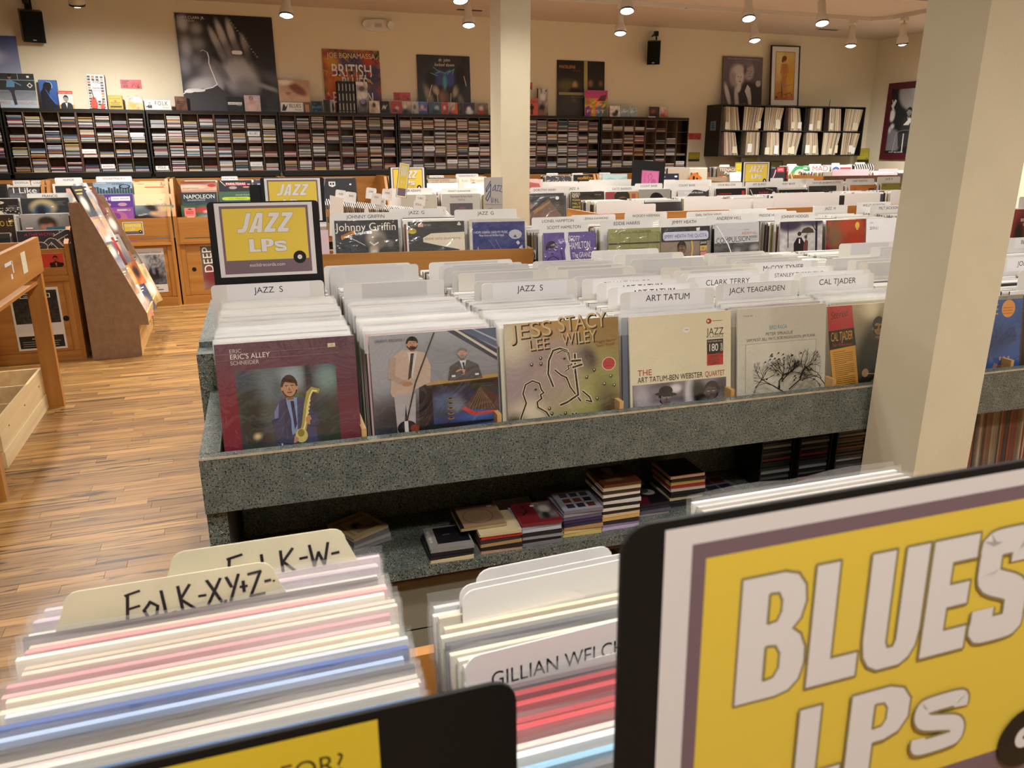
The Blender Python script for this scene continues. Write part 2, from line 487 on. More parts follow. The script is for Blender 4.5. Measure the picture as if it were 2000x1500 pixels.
    def face(s, cx, cy, r, skin='#c79a78', hair='#3a2618', suit='#2b3145', shirt='#c9d2dd', tie=None, beard=None, side=0, hat=None, hairtop=1.0, body=True, shade='#8a6247'):
        """head and shoulders, r = half head width"""
        ay = 1 / s.asp
        if body:
            s.poly([(cx - 2.7 * r, cy - 6 * r * ay), (cx - 2.5 * r, cy - 2.6 * r * ay), (cx - 1.9 * r, cy - 1.9 * r * ay), (cx - .6 * r, cy - 1.45 * r * ay), (cx + .6 * r, cy - 1.45 * r * ay), (cx + 1.9 * r, cy - 1.9 * r * ay), (cx + 2.5 * r, cy - 2.6 * r * ay), (cx + 2.7 * r, cy - 6 * r * ay)], suit)
            s.poly([(cx - .6 * r, cy - 1.4 * r * ay), (cx + .6 * r, cy - 1.4 * r * ay), (cx, cy - 4 * r * ay)], shirt)
            if tie: s.poly([(cx - .18 * r, cy - 1.6 * r * ay), (cx + .18 * r, cy - 1.6 * r * ay), (cx + .26 * r, cy - 3.4 * r * ay), (cx, cy - 3.9 * r * ay), (cx - .26 * r, cy - 3.4 * r * ay)], tie)
        s.rect(cx - .42 * r, cy - 1.75 * r * ay, .84 * r, 1.1 * r * ay, shade)
        s.ell(cx, cy + .18 * r * ay, 1.13 * r, 1.38 * r * ay * hairtop, hair)
        s.ell(cx + .12 * r * side, cy - .12 * r * ay, .88 * r, 1.16 * r * ay, skin)
        s.ell(cx - .98 * r, cy - .15 * r * ay, .16 * r, .28 * r * ay, skin); s.ell(cx + .98 * r, cy - .15 * r * ay, .16 * r, .28 * r * ay, skin)
        s.poly([(cx - .85 * r, cy + .5 * r * ay), (cx - .5 * r, cy + .78 * r * ay), (cx + .2 * r, cy + .62 * r * ay), (cx + .85 * r, cy + .5 * r * ay), (cx + .8 * r, cy + 1.1 * r * ay), (cx - .8 * r, cy + 1.1 * r * ay)], hair)
        if beard:
            s.ell(cx + .12 * r * side, cy - .78 * r * ay, .8 * r, .62 * r * ay, beard, a0=180, a1=360)
            s.rect(cx - .5 * r, cy - .68 * r * ay, 1.0 * r, .14 * r * ay, beard)
        ex = .12 * r * side
        for q in (-1, 1):
            s.ell(cx + ex + q * .36 * r, cy + .05 * r * ay, .15 * r, .08 * r * ay, '#f0e8df'); s.ell(cx + ex + q * .36 * r, cy + .05 * r * ay, .075 * r, .08 * r * ay, '#1c1410')
            s.line([(cx + ex + q * .2 * r, cy + .25 * r * ay), (cx + ex + q * .55 * r, cy + .24 * r * ay)], .1 * r, hair)
        s.poly([(cx + ex - .05 * r, cy), (cx + ex + .16 * r, cy - .42 * r * ay), (cx + ex - .14 * r, cy - .42 * r * ay)], shade)
        s.line([(cx + ex - .3 * r, cy - .68 * r * ay), (cx + ex, cy - .74 * r * ay), (cx + ex + .3 * r, cy - .66 * r * ay)], .13 * r, '#7c3b34')
        if hat:
            s.ell(cx, cy + .62 * r * ay, 1.75 * r, .34 * r * ay, hat, rot=-6); s.ell(cx, cy + 1.15 * r * ay, 1.1 * r, .8 * r * ay, hat)
        return s
    def fig(s, cx, y0, h, top, legs, skin='#b98d6c', hair='#2c1d14'):
        """small standing person"""
        w = h * .13 * s.asp
        s.rect(cx - w * .9, y0, w * .8, h * .48, legs); s.rect(cx + w * .1, y0, w * .8, h * .48, legs)
        s.poly([(cx - w * .95, y0 + h * .44), (cx + w * .95, y0 + h * .44), (cx + w * 1.25, y0 + h * .82), (cx - w * 1.25, y0 + h * .82)], top)
        s.line([(cx - w * 1.2, y0 + h * .8), (cx - w * 1.6, y0 + h * .6), (cx - w * .8, y0 + h * .5)], w * .5, top)
        s.line([(cx + w * 1.2, y0 + h * .8), (cx + w * 1.6, y0 + h * .6), (cx + w * .8, y0 + h * .5)], w * .5, top)
        s.ell(cx, y0 + h * .91, w * .62, h * .08, skin); s.ell(cx, y0 + h * .945, w * .66, h * .06, hair)
        return s
    def raise_(s, q):
        """move the design into the upper part of the cover, lettering keeping its shape"""
        L2 = []
        for i, polys in enumerate(s.L):
            y0 = s.T.get(i); k = min(1.0, (1 - q) * 1.35)
            if i == 0 and y0 is None and len(polys) == 1: L2.append(polys); continue
            np_ = []
            for P, c in polys:
                if y0 is None: np_.append(([(x, q + (1 - q) * y if y > -.001 else q + (1 - q) * y) for x, y in P], c))
                else: np_.append(([(x, q + (1 - q) * y0 + (y - y0) * k) for x, y in P], c))
            L2.append(np_)
        s.L = L2
        return s
    def rline(s, pts, w, c):
        q = []
        for i in range(len(pts) - 1):     # smooth the bends
            a, b, c_, d = pts[max(i - 1, 0)], pts[i], pts[i + 1], pts[min(i + 2, len(pts) - 1)]
            for k in range(4):
                t = k / 4.0
                q.append(tuple(.5 * (2 * b[j] + (c_[j] - a[j]) * t + (2 * a[j] - 5 * b[j] + 4 * c_[j] - d[j]) * t * t + (3 * b[j] - a[j] - 3 * c_[j] + d[j]) * t ** 3) for j in (0, 1)))
        pts = q + [pts[-1]]
        lc = lin(c); sides = []           # one ribbon of quads that share their edges
        for k, (px, py) in enumerate(pts):
            (ax, ay), (bx, by) = pts[max(k - 1, 0)], pts[min(k + 1, len(pts) - 1)]
            dx, dy = bx - ax, (by - ay) * s.asp; l = math.hypot(dx, dy) or 1
            nx, ny = -dy / l * w / 2, dx / l * w / 2 / s.asp
            sides.append(((px + nx, py + ny), (px - nx, py - ny)))
        polys = []
        for (a, b), (c_, d) in zip(sides[:-1], sides[1:]):
            P = clip_poly([a, b, d, c_])
            if P: polys.append((P, lc))
        return s.add(polys)
    def block(s, word, x, y, w, h, gap, fill, edge, t, bg, shear=0.0, widths=None):
        """heavy poster lettering with an outline; w, h of one letter in page widths"""
        px = x
        for i, ch in enumerate(word):
            lw = w * (widths[i] if widths else 1)
            def m(p): return (px + p[0] * lw + shear * p[1] * h, y + p[1] * h / s.asp)
            if ch in 'Ss':
                st = min(.40 * lw, .26 * h); hx, hy = st / 2 / lw, st / 2 / h
                cl = [m(p) for p in ((1 - hx, .69), (1 - hx, .80), (.80, 1 - hy * 1.1), (.5, 1 - hy), (.20, 1 - hy * 1.1), (hx, .82), (hx, .68), (.26, .56), (.74, .44), (1 - hx, .32), (1 - hx, .18), (.80, hy * 1.1), (.5, hy), (.20, hy * 1.1), (hx, .2), (hx, .31))]
                s.rline(cl, st + 2 * t, edge); s.rline(cl, st, fill)
            else:
                out, holes = BLOCK[ch]
                P = [m(p) for p in out]; s.line(P + P[:2], 2 * t, edge); s.poly(P, fill)
                for hl in holes:
                    Q = [m(p) for p in hl]; s.line(Q + Q[:2], 2 * t, edge); s.poly(Q, bg)
            px += lw + gap
        return s
    def mesh_into(s, mb, w, h, x0, z0, y, eps, mat=0, plane='xz', sgn=-1):
        """write the layers into a mesh collector; front looks towards -y"""
        for li, polys in enumerate(s.L):
            d = y + sgn * eps * (li + 1)
            many = len(polys) > 90
            for k, (P, c) in enumerate(polys):
                if not many: d += sgn * eps * .01     # pieces of one layer that overlap stay apart
                if plane == 'xz': mb.face([(x0 + px * w, d, z0 + py * h) for px, py in P], mat, c)
                elif plane == 'xy': mb.face([(x0 + px * w, z0 + py * h, d) for px, py in P], mat, c)
                else: mb.face([(d, x0 + px * w, z0 + py * h) for px, py in P], mat, c)

def print_on(parent, art, w, h, x0, z0, y, eps=6e-5, name='cover_print', mat=None, plane='xz', sgn=-1):
    mb = MB(); art.mesh_into(mb, w, h, x0, z0, y, eps, 0, plane, sgn)
    return mb.build(name, mat or M['prn'], parent)

# ---------------------------------------------------------------- the room
WALL_Y, WALL_X, CEIL = 9.15, 8.667, 2.93
def struct(name, x0, x1, y0, y1, z0, z1, m):
    b = MB(); b.box(x0, x1, y0, y1, z0, z1)
    return tag(b.build(name, m), kind='structure')
floor = struct('floor', -4.0, WALL_X + .2, -3.2, WALL_Y + .2, -0.12, -0.006, M['floorbase'])
struct('ceiling', -4.0, WALL_X + .2, -3.2, WALL_Y + .2, CEIL, CEIL + .1, M['ceil'])
struct('wall_far', -4.0, WALL_X + .2, WALL_Y, WALL_Y + .12, -0.12, CEIL, M['wall'])
struct('wall_right', WALL_X, WALL_X + .12, -3.0, WALL_Y, -0.12, CEIL, M['wall'])
struct('wall_left', -4.12, -4.0, -3.0, WALL_Y + .2, -0.12, CEIL, M['wall'])
struct('wall_near', -4.0, WALL_X + .2, -3.12, -3.0, -0.12, CEIL, M['wall'])

# oak strip floor: strips run along the wall; the near ones are pieces of their own
def wood_stuff(name):
    m = M['plank'].copy(); m.name = name
    nt = m.node_tree; N, L = nt.nodes, nt.links
    at = N.new('ShaderNodeAttribute'); at.attribute_name = 'Col'
    oi = [n for n in N if n.type == 'OBJECT_INFO'][0]
    for l in list(nt.links):
        if l.from_node == oi: L.new(at.outputs['Fac'], l.to_socket)
    return m
M['plankstuff'] = wood_stuff('floor_oak_strip_far')
rg = random.Random(5)
lens = (0.28, 0.42, 0.55, 0.7, 0.86, 1.05)
plank_me = {}
def plank_mesh(l):
    if l not in plank_me:
        b = MB(); b.box(0.0006, l - 0.0006, 0.0005, 0.0565, -0.006, 0.0)
        o = b.build('plank', M['plank']); plank_me[l] = o.data; bpy.data.objects.remove(o)
    return plank_me[l]
far_planks = MB()
nplank = 0
yy = 0.9
while yy < 8.75:
    x = -2.9 - rg.random() * 0.9 if yy > 3.4 else -1.75 - rg.random() * 0.7
    xe = 0.35 if yy < 5 else 0.3
    while x < xe:
        l = rg.choice(lens)
        if yy < 4.15 and x + l > -1.5 and nplank < 299:
            o = bpy.data.objects.new('plank', plank_mesh(l)); put(o, floor); o.location = (x, yy, 0); nplank += 1
        else:
            far_planks.box(x + .0006, x + l - .0006, yy + .0005, yy + .0565, -.006, 0, 0, (rg.random(),) * 3)
        x += l
    yy += 0.057
tag(far_planks.build('far_planks', M['plankstuff'], floor), kind='stuff')
# the rest of the strip floor (behind and beside the camera, under the counters)
rest = MB(); yy = -3.0
while yy < 8.75:
    for xa, xb in ((0.36, 8.6),) if yy >= 0.9 else ((-3.9, 8.6),):
        x = xa
        while x < xb:
            l = 1.2 + rg.random() * 1.6
            rest.box(x + .0006, min(x + l, xb) - .0006, yy + .0005, yy + .0565, -.006, 0, 0, (rg.random(),) * 3); x += l
    yy += 0.057
tag(rest.build('covered_planks', M['plankstuff'], floor), kind='stuff')

# square columns
def column(x0, x1, y0, y1):
    b = MB(); b.box(x0, x1, y0, y1, 0, CEIL)
    o = tag(b.build('column', M['column']), kind='structure')
    return o
column(1.706, 1.906, 4.95, 5.16)
column(1.742, 1.945, 1.50, 1.688)

# ceiling slot vents
for i, (x, y) in enumerate(((7.29, 8.56), (2.65, 8.71))):
    t = thing('ceiling_vent', ('dark slot vent in the ceiling near the right-hand corner above the record shelf', 'dark slot vent in the ceiling beside the middle column')[i], 'vent', (x, y, CEIL))
    b = MB(); b.box(-.16, .16, -.045, .045, -.008, -.001); b.build('frame', M['lampwhite'], t)
    for k in range(3):
        b = MB(); b.box(-.14, .14, -.03 + k * .022, -.018 + k * .022, -.012, -.0085); b.build('slat', M['blackplastic'], t)

# ---------------------------------------------------------------- track lights
def track(label, pts):
    x0, y0 = pts[0]
    t = thing('light_track', label, 'light track', (x0, y0, CEIL))
    for (xa, ya), (xb, yb) in zip(pts[:-1], pts[1:]):
        l = math.hypot(xb - xa, yb - ya); n = max(1, int(l / 2.2)); a = math.atan2(yb - ya, xb - xa)
        for k in range(n):
            b = MB(); b.box(k * l / n + .012, (k + 1) * l / n - .012, -.018, .018, -.042, 0)
            b.build('rail', M['lampwhite'], t, (xa - x0, ya - y0, 0), (0, 0, a))
            b = MB(); b.box(k * l / n - .05, k * l / n + .05, -.021, .021, -.03, 0)
            b.build('joint', M['lampwhite'], t, (xa - x0, ya - y0, 0), (0, 0, a))
track('white light track along the far wall turning towards us near the right corner', [(-2.6, 7.72), (7.1, 7.66), (7.27, 7.5), (7.2, 4.2)])
track('white light track crossing the ceiling nearer than the one along the far wall', [(-2.6, 6.52), (6.85, 6.5)])
for i, y in enumerate((4.6, 2.6, 0.6, -0.3)):  # unseen tracks, added to carry the extra lamps
    track('white light track added outside the picture for unseen lamps, %s behind the nearer one' % ('first', 'second', 'third', 'fourth')[i], [(-2.6, y), (6.95, y)])

def lathe(b, prof, n=20, mat=0):
    rings = [[b.vert((r * math.cos(2 * math.pi * k / n), r * math.sin(2 * math.pi * k / n), z)) for k in range(n)] for r, z in prof]
    for i in range(len(rings) - 1):
        for k in range(n):
            b.idface((rings[i][k], rings[i][(k + 1) % n], rings[i + 1][(k + 1) % n], rings[i + 1][k]), mat, None, True)
LAMP = None
LAMPL = {}
def lamp_proto():
    t = thing('track_spotlight', '', 'spotlight')
    b = MB(); b.box(-.045, .045, -.016, .016, -.075, -.042); b.build('adapter', M['lampwhite'], t)
    b = MB(); b.tube([(0.0, 0, -.07), (0.0, 0, -.13)], .008, 8); b.build('stem', M['lampwhite'], t)
    b = MB()
    lathe(b, [(.001, .10), (.032, .10), (.036, .09), (.036, .0), (.042, -.03), (.056, -.055), (.060, -.075), (.060, -.115), (.057, -.115), (.055, -.08), (.035, -.03), (.001, -.03)])
    sh = b.build('shade', M['lampwhite'], t, (0, 0, -.20))
    b = MB(); lathe(b, [(.001, -.134), (.022, -.131), (.040, -.122), (.051, -.106), (.054, -.085), (.036, -.035)]); b.build('bulb', M['bulb'], sh)
    ring = MB(); lathe(ring, [(.060, -.105), (.0625, -.107), (.0625, -.118), (.057, -.118)]); ring.build('rim', M['blackplastic'], sh)
    li = bpy.data.lights.new('lamp_beam', 'SPOT'); li.energy = SPOT_W; li.color = SPOT_RGB
    li.spot_size = R(152); li.spot_blend = 1.0; li.shadow_soft_size = 0.06
    lo = bpy.data.objects.new('lamp_beam', li); put(lo, sh); lo.location = (0, 0, -.21)
    return t
LAMP = lamp_proto()
def lamp(x, y, tilt, az, label, group=None, power=1.0, lit=True, first=[True]):
    t = LAMP if first[0] else copy_tree(LAMP)
    first[0] = False
    t.location = (x, y, CEIL)
    tag(t, label, 'spotlight', group)
    sh = [c for c in t.children if c.name.startswith('shade')][0]
    # lean the head by tilt towards azimuth az
    v = Vector((math.sin(R(tilt)) * math.cos(R(az)), math.sin(R(tilt)) * math.sin(R(az)), -math.cos(R(tilt))))
    sh.rotation_euler = (-v).to_track_quat('Z', 'Y').to_euler()
    for c in sh.children:
        if c.type == 'LIGHT' and power != 1.0:
            c.data = c.data.copy(); c.data.energy = SPOT_W * power
for x, y, tl, az, lb in (
    (0.66, 7.70, 14, -110, 'lit white track spotlight above the big hand poster'),
    (2.33, 7.70, 14, -100, 'lit white track spotlight in front of the slot vent beside the middle column'),
    (3.94, 7.69, 14, -110, 'lit white track spotlight over the right of the middle column, on the farther track'),
    (5.56, 7.68, 14, -100, 'lit white track spotlight above the couple portrait, on the farther track'),
    (6.86, 7.66, 8, -120, 'white track spotlight pointing straight down with dark rim, left of the track corner'),
    (7.26, 7.32, 12, 20, 'white track spotlight right of the track corner, its bulb hidden'),
    (7.22, 6.60, 30, 10, 'small bright track spotlight half hidden by the thick right column'),
    (3.39, 6.51, 20, -110, 'lit white track spotlight on the nearer track, cut by the top of the picture'),
    (4.62, 6.50, 20, -110, 'lit white track spotlight on the nearer track above the couple portrait'),
    (5.44, 6.50, 20, -110, 'lit white track spotlight on the nearer track, right of the framed portrait')):
    lamp(x, y, tl, az, lb, None, 1.35 if y > 7 else .8)
for y in (7.70,):  # unseen lamps on the far tracks, added to brighten the shop
    for x in (-1.0,):
        lamp(x, y, 22, 90, 'unseen track spotlight added outside the picture to light the shop', 'added track spotlights outside the picture')
for x in (-1.2, 0.4, 1.9): lamp(x, 6.52, 18, -90, 'unseen track spotlight added outside the picture to light the shop', 'added track spotlights outside the picture')
for y in (4.6, 2.6, 0.6, -0.3):  # rows of unseen lamps added to light the bins and signs
    for x in (-1.4, 0.2, 1.8, 3.4, 5.0, 6.6):
        lamp(x, y, 20, (90 if (x * 7) % 2 > 1 else -90), 'unseen track spotlight added outside the picture to light the shop', 'added track spotlights outside the picture', {4.6: .62, 2.6: .72, .6: .45, -.3: .6}[y] * (.6 if y == 4.6 and x < 3 else 1.0))

# ---------------------------------------------------------------- furniture
def part(name, mat, parent, *boxes):
    b = MB()
    for q in boxes: b.box(*q)
    return b.build(name, mat, parent)

# ---- green speckled counter (frame: x along the counter, y to the back)
RZ1 = R(-2)
U1, N1 = Vector((math.cos(RZ1), math.sin(RZ1), 0)), Vector((-math.sin(RZ1), math.cos(RZ1), 0))
def at1(u, d, z): return U1 * u + N1 * d + Vector((0, 0, z))
CW = 3.85
ct = thing('record_counter', 'long green speckled laminate record counter with an open shelf under its bins', 'counter', at1(-.1815, 1.76, 0), RZ1)
part('front_fascia', M['laminate'], ct, (0, CW, 0, .03, .688, .826))
part('edge_trim', M['worn'], ct, (.0, CW, -.0015, .0, .8215, .8268))
part('side_rail', M['laminate'], ct, (0, .045, .0302, .54, .6882, .8265))
part('raised_end', M['laminate'], ct, (-.026, .06, .5405, 1.32, .0, .937))
part('raised_cap', M['laminate'], ct, (-.022, .06, .62, 1.32, .9372, .955))
part('tray_bottom', M['black'], ct, (.0455, CW, .0305, 1.30, .7, .735))
part('end_panel', M['laminate'], ct, (.0, .045, .022, .54, 0, .6875))
part('lower_shelf', M['laminate'], ct, (.0455, CW, .04, .36, .407, .437))
part('back_panel', M['laminate'], ct, (.0605, CW, .361, .385, 0, .699))
part('rear_board', M['laminate'], ct, (.0605, CW, 1.31, 1.34, 0, .95))
part('shelf_lip', M['cabwood'], ct, (.0455, CW, .05, .075, .392, .4068))
part('post', M['pine'], ct, (.985, 1.056, .095, .165, 0, .391))
part('post', M['pine'], ct, (2.9, 2.97, .095, .165, 0, .391))
for u in (.196, .542, .888, 1.235, 1.582, 1.93, 2.277, 2.62, 2.965, 3.31):
    part('row_divider', M['lath'], ct, (u + .1815 - .006, u + .1815 + .006, .034, 1.29, .7355, .845))

# picture frames stored under the counter
t = thing('stored_picture_frame', 'wide cream glazed panel with dark edge stored under the green counter', 'picture frame', at1(.05, 1.865, 0), RZ1)
part('panel', M['panel'], t, (0, .685, 0, .012, .012, .36)); part('frame', M['cabwood'], t, (-.012, .697, .0122, .024, 0, .372), (-.012, .697, -.002, .012, .361, .372), (-.012, .0, -.002, .012, 0, .361), (.685, .697, -.002, .012, 0, .361))
part('rule', M['blackplastic'], t, (.0, .685, -.0012, -.0002, .205, .208))
t = thing('stored_picture_frame', 'white-edged frames standing on end right of the pine post under the green counter', 'picture frame', at1(.9, 1.87, 0), RZ1)
for k in range(3):
    part('frame', M['whiteplastic'] if k != 1 else M['metal'], t, (.02 + k * .035, .045 + k * .035, -.01 * k, .2, 0, .30 - .02 * k))

# ---- wooden bins behind it
def bin_unit(label, pivot, rz, w, depth, ztop, zback, rows, board=.14, endcap=True, cat='record bin', mat='honey'):
    t = thing('record_bin', label, cat, (pivot[0], pivot[1], 0), rz)
    part('front_board', M[mat], t, (0, w, 0, .02, ztop - board, ztop))
    part('base', M['black'], t, (.03, w - .03, .06, depth - .02, 0, ztop - board - .02))
    part('tray_bottom', M[mat], t, (.0, w, .0, depth, ztop - board - .02, ztop - board - .001))
    part('end_panel', M['honeyy'], t, (-.018, -.0005, 0, depth, ztop - board - .02, ztop + .0))
    part('end_panel', M['honeyy'], t, (w + .0005, w + .018, 0, depth, ztop - board - .02, ztop + .0))
    part('back_board', M[mat], t, (0, w, depth, depth + .018, 0, zback))
    for k in range(1, rows):
        part('row_divider', M['lath'], t, (w * k / rows - .005, w * k / rows + .005, .0205, depth - .001, ztop - board, ztop - .03))
    return t
def fdir(rz): return Vector((math.cos(rz), math.sin(rz), 0)), Vector((-math.sin(rz), math.cos(rz), 0))
rzL = R(-7)
uL, nL = fdir(rzL)
pL = Vector((.85, 4.05, 0)) - uL * .78 - nL * .075
bl = bin_unit('honey maple record bin ending at the middle column, jazz G rows in it', pL, rzL, 1.45, .62, .985, .93, 4, .155)
t = thing('hook_plate', 'small white hook plate on the right end of the jazz G bin', 'hook', pL + uL * 1.472 + nL * .012 + Vector((0, 0, .955)), rzL)
b = MB(); b.prism(rrect(-.012, .012, -.03, .022, .008), -.004, 0, 'y'); b.build('plate', M['whiteplastic'], t)
b = MB(); b.tube([(0, -.004, .008), (0, -.02, .0), (0, -.022, -.015), (0, -.012, -.024)], .0035, 6); b.build('hook', M['blackplastic'], t)
bin_unit('honey maple record bin behind the green counter, right of the middle column', (1.53, 3.70), 0, 4.14, .80, .90, .95, 12, .14)
bin_unit('low maple bin whose blank divider cards turn their backs to us', (2.44, 4.95), R(1), 3.9, .52, 1.065, 1.0, 10, .20)
bin_unit('maple record bin with the jazz A and B rows, behind the low bin', (2.20, 5.71), R(1), 4.3, .68, .905, .98, 12, .14)
rzP = R(-5); uP, nP = fdir(rzP); pP = Vector((1.5, 6.5, 0)) - uP * .95 - nP * .07
bin_unit('maple record bin left of the middle column with the two grey album covers', pP, rzP, 1.85, .62, .93, .98, 5, .14)
bin_unit('dark brown record bin near the far right corner with pink divider cards', (6.6, 7.55), 0, 2.0, .5, 1.19, 1.1, 5, .16, mat='cabwood')

# ---- wall cabinets with stepped record trays
def wall_cabinet(label, x0, x1, front=8.30, back=8.95, doors=1, hole='r'):
    t = thing('record_cabinet', label, 'cabinet', (x0, front, 0))
    w = x1 - x0
    for xs in (0, w - .03):
        b = MB(); b.prism([(0.0, 0), (back - front, 0), (back - front, 1.215), (.20, 1.215), (.0, .87)], xs, xs + .03, 'x'); b.build('side_panel', M['honeyz'], t)
    part('front_board', M['honey'], t, (.0302, w - .0302, .012, .032, .625, .855))
    part('rail', M['honey'], t, (.0302, w - .0302, -.008, .03, .598, .624))
    part('stile', M['honeyz'], t, (.0302, .075, .008, .03, .09, .597)); part('stile', M['honeyz'], t, (w - .075, w - .0302, .008, .03, .09, .597))
    part('toe_rail', M['honey'], t, (.0302, w - .0302, .0, .03, .0, .085))
    part('tray_bottom', M['honey'], t, (.0302, w - .0302, .0325, back - front - .02, .60, .618))
    part('back_board', M['honey'], t, (.0302, w - .0302, back - front - .02, back - front - .002, .0, 1.205))
    dw = (w - .152) / doors
    for k in range(doors):
        d = part('door', M['honey'], t, (.0755 + k * dw + .001, .0755 + (k + 1) * dw - .001, .016, .03, .09, .595))
        hx = .0755 + (k + 1) * dw - .06 if hole == 'r' else .0755 + k * dw + .06
        b = MB(); b.prism([(hx + .021 * math.cos(R(a)), .345 + .021 * math.sin(R(a))) for a in range(0, 360, 24)], .0145, .0158, 'y'); b.build('finger_hole', M['blackcard'], d)
    return t
wall_cabinet('maple wall cabinet with the soundtrack sign and a band poster on its door', -1.58, -.53)
wall_cabinet('maple wall cabinet right of the soundtrack cabinet with a dark poster on its door', -.515, .55, hole='l')
wall_cabinet('maple wall cabinet behind the box of singles', .565, 1.63)
wall_cabinet('maple wall cabinet directly left of the middle column', 1.645, 2.90)
wall_cabinet('maple wall cabinet below the long compact disc racks, right of the middle column', 2.915, 4.1)
wall_cabinet('maple wall cabinet below the emptiest compact disc rack', 4.115, 5.45)
wall_cabinet('maple wall cabinet under the black record shelf', 5.5, 6.9)
wall_cabinet('maple wall cabinet in the far right corner', 6.915, 8.4)
wall_cabinet('maple wall cabinet at the left edge behind the hardboard rack', -2.64, -1.595)

lc = thing('record_cabinet', 'maple record cabinet by the hardboard rack with a concert poster on its door', 'cabinet', (-2.63, 6.30, 0))
w = 1.53
for xs in (0, w - .03):
    b = MB(); b.prism([(0, 0), (.62, 0), (.62, 1.05), (.36, 1.05), (0, .85)], xs, xs + .03, 'x'); b.build('side_panel', M['honeyz'], lc)
part('front_board', M['honey'], lc, (.0302, w - .0302, .012, .032, .625, .815))
part('rail', M['honey'], lc, (.0302, w - .0302, -.008, .03, .588, .624))
for xs in (.0302, .49, .93, w - .075): part('stile', M['honeyz'], lc, (xs, xs + .0448, .008, .03, .07, .587))
part('toe_rail', M['honey'], lc, (.0302, w - .0302, 0, .03, 0, .069))
part('tray_bottom', M['honey'], lc, (.0302, w - .0302, .0325, .6, .58, .6))
part('back_board', M['honey'], lc, (.0302, w - .0302, .601, .619, 0, 1.04))
for k, (xa, xb) in enumerate(((.0755, .489), (.536, .929), (.9755, w - .0755))):
    d = part('door', M['honey'], lc, (xa, xb, .016, .03, .0705, .586))
    hx = xb - .02 if k == 2 else xa + .05
    b = MB(); b.prism([(hx + .021 * math.cos(R(a)), .31 + .021 * math.sin(R(a))) for a in range(0, 360, 24)], .0145, .0158, 'y'); b.build('finger_hole', M['blackcard'], d)

# ---- hardboard display rack with slanted front
rk = thing('display_rack', 'slanted brown hardboard display rack holding cases and books', 'display rack', (-1.054, 6.245, 0))
prof = [(0, 0), (.333, 0), (.339, .238), (.409, .236), (.405, .322), (.084, 1.135), (.002, 1.137)]
for k, y in enumerate((0, 1.10)):
    b = MB(); b.prism(prof, y, y + .014, 'y'); b.build('side_panel', M['particle'], rk)
part('kick_board', M['lath'], rk, (.315, .330, .0145, 1.0995, 0, .235))
part('front_lip', M['lath'], rk, (.392, .403, .0145, 1.0995, .238, .315))
part('back_board', M['particle'], rk, (.004, .014, .0145, 1.0995, .02, 1.13))
RACK_STEPS = []
for k in range(5):
    zz = .245 + k * .185; xx = .392 - (zz - .245) * .321 / .813 - .0
    part('shelf', M['lath'], rk, (xx - .06, xx - .020, .0145, 1.0995, zz, zz + .005))
    RACK_STEPS.append((xx, zz + .008))

# ---- maple table with open tray, and the plywood crate under it
tb = thing('record_table', 'maple record table at the left edge with an open tray and square legs', 'table', (-1.05, 3.70, 0))
part('side_apron', M['honeyy'], tb, (-.028, 0, 0, 1.47, .815, 1.012))
part('end_apron', M['honey'], tb, (-1.0, -.0285, 1.43, 1.455, .77, .985))
part('end_apron', M['honey'], tb, (-1.0, -.0285, .0, .025, .77, 1.0))
part('tray_bottom', M['honeyy'], tb, (-1.0, -.0285, .0255, 1.4295, .75, .768))
for x in (-.095, -.985):
    for y in (.012, 1.405):
        part('leg', M['honeyz'], tb, (x, x + .088, y, y + .05, 0, .749 if x < -.5 else .8145))
part('price_card', M['cream'], tb, (.0005, .002, .99, 1.09, .865, .975))
for (y0, y1, z0, z1) in ((.66, .80, .945, .962), (.79, .81, .90, .958), (.74, .77, .875, .90)):
    part('paper_scrap', M['white'], tb, (.0004, .0014, y0, y1, z0, z1))

cr = thing('plywood_crate', 'low pale plywood crate with partitions under the maple table', 'crate', (-1.145, 4.12, 0))
part('side_board', M['ply'], cr, (-.015, 0, 0, 1.02, .09, .245)); part('side_board', M['ply'], cr, (-.85, -.835, 0, 1.02, .09, .245))
part('base_board', M['ply'], cr, (-.016, .004, 0, 1.02, 0, .086)); part('base_board', M['ply'], cr, (-.85, -.83, 0, 1.02, 0, .086))
part('bottom', M['ply'], cr, (-.8345, -.0155, .012, 1.008, .09, .10))
for y in (0, 1.008): part('end_board', M['ply'], cr, (-.8345, -.0155, y, y + .012, .0, .24))
for y in (.33, .67): part('partition', M['ply'], cr, (-.8345, -.0155, y, y + .008, .1005, .235))
for y in (.16, .5, .86): part('screw', M['blackplastic'], cr, (.0003, .0018, y, y + .008, .165, .173))

# ---- foreground bin (mostly under the frame)
fb = thing('record_bin', 'record bin right in front of us holding the folk and blues records', 'record bin', (-.235, .27, 0), R(-1))
part('tray_bottom', M['honey'], fb, (0, 1.45, 0, .54, .735, .752))
part('base', M['black'], fb, (.03, 1.42, .06, .5, 0, .734))
part('front_board', M['honey'], fb, (0, 1.45, -.02, -.0005, .70, .90))
part('back_board', M['honey'], fb, (0, 1.45, .541, .558, .60, .90))
for x in (.345, .695, 1.04, 1.39): part('row_divider', M['blackcard'], fb, (x - .003, x + .003, .03, .51, .7525, .93))

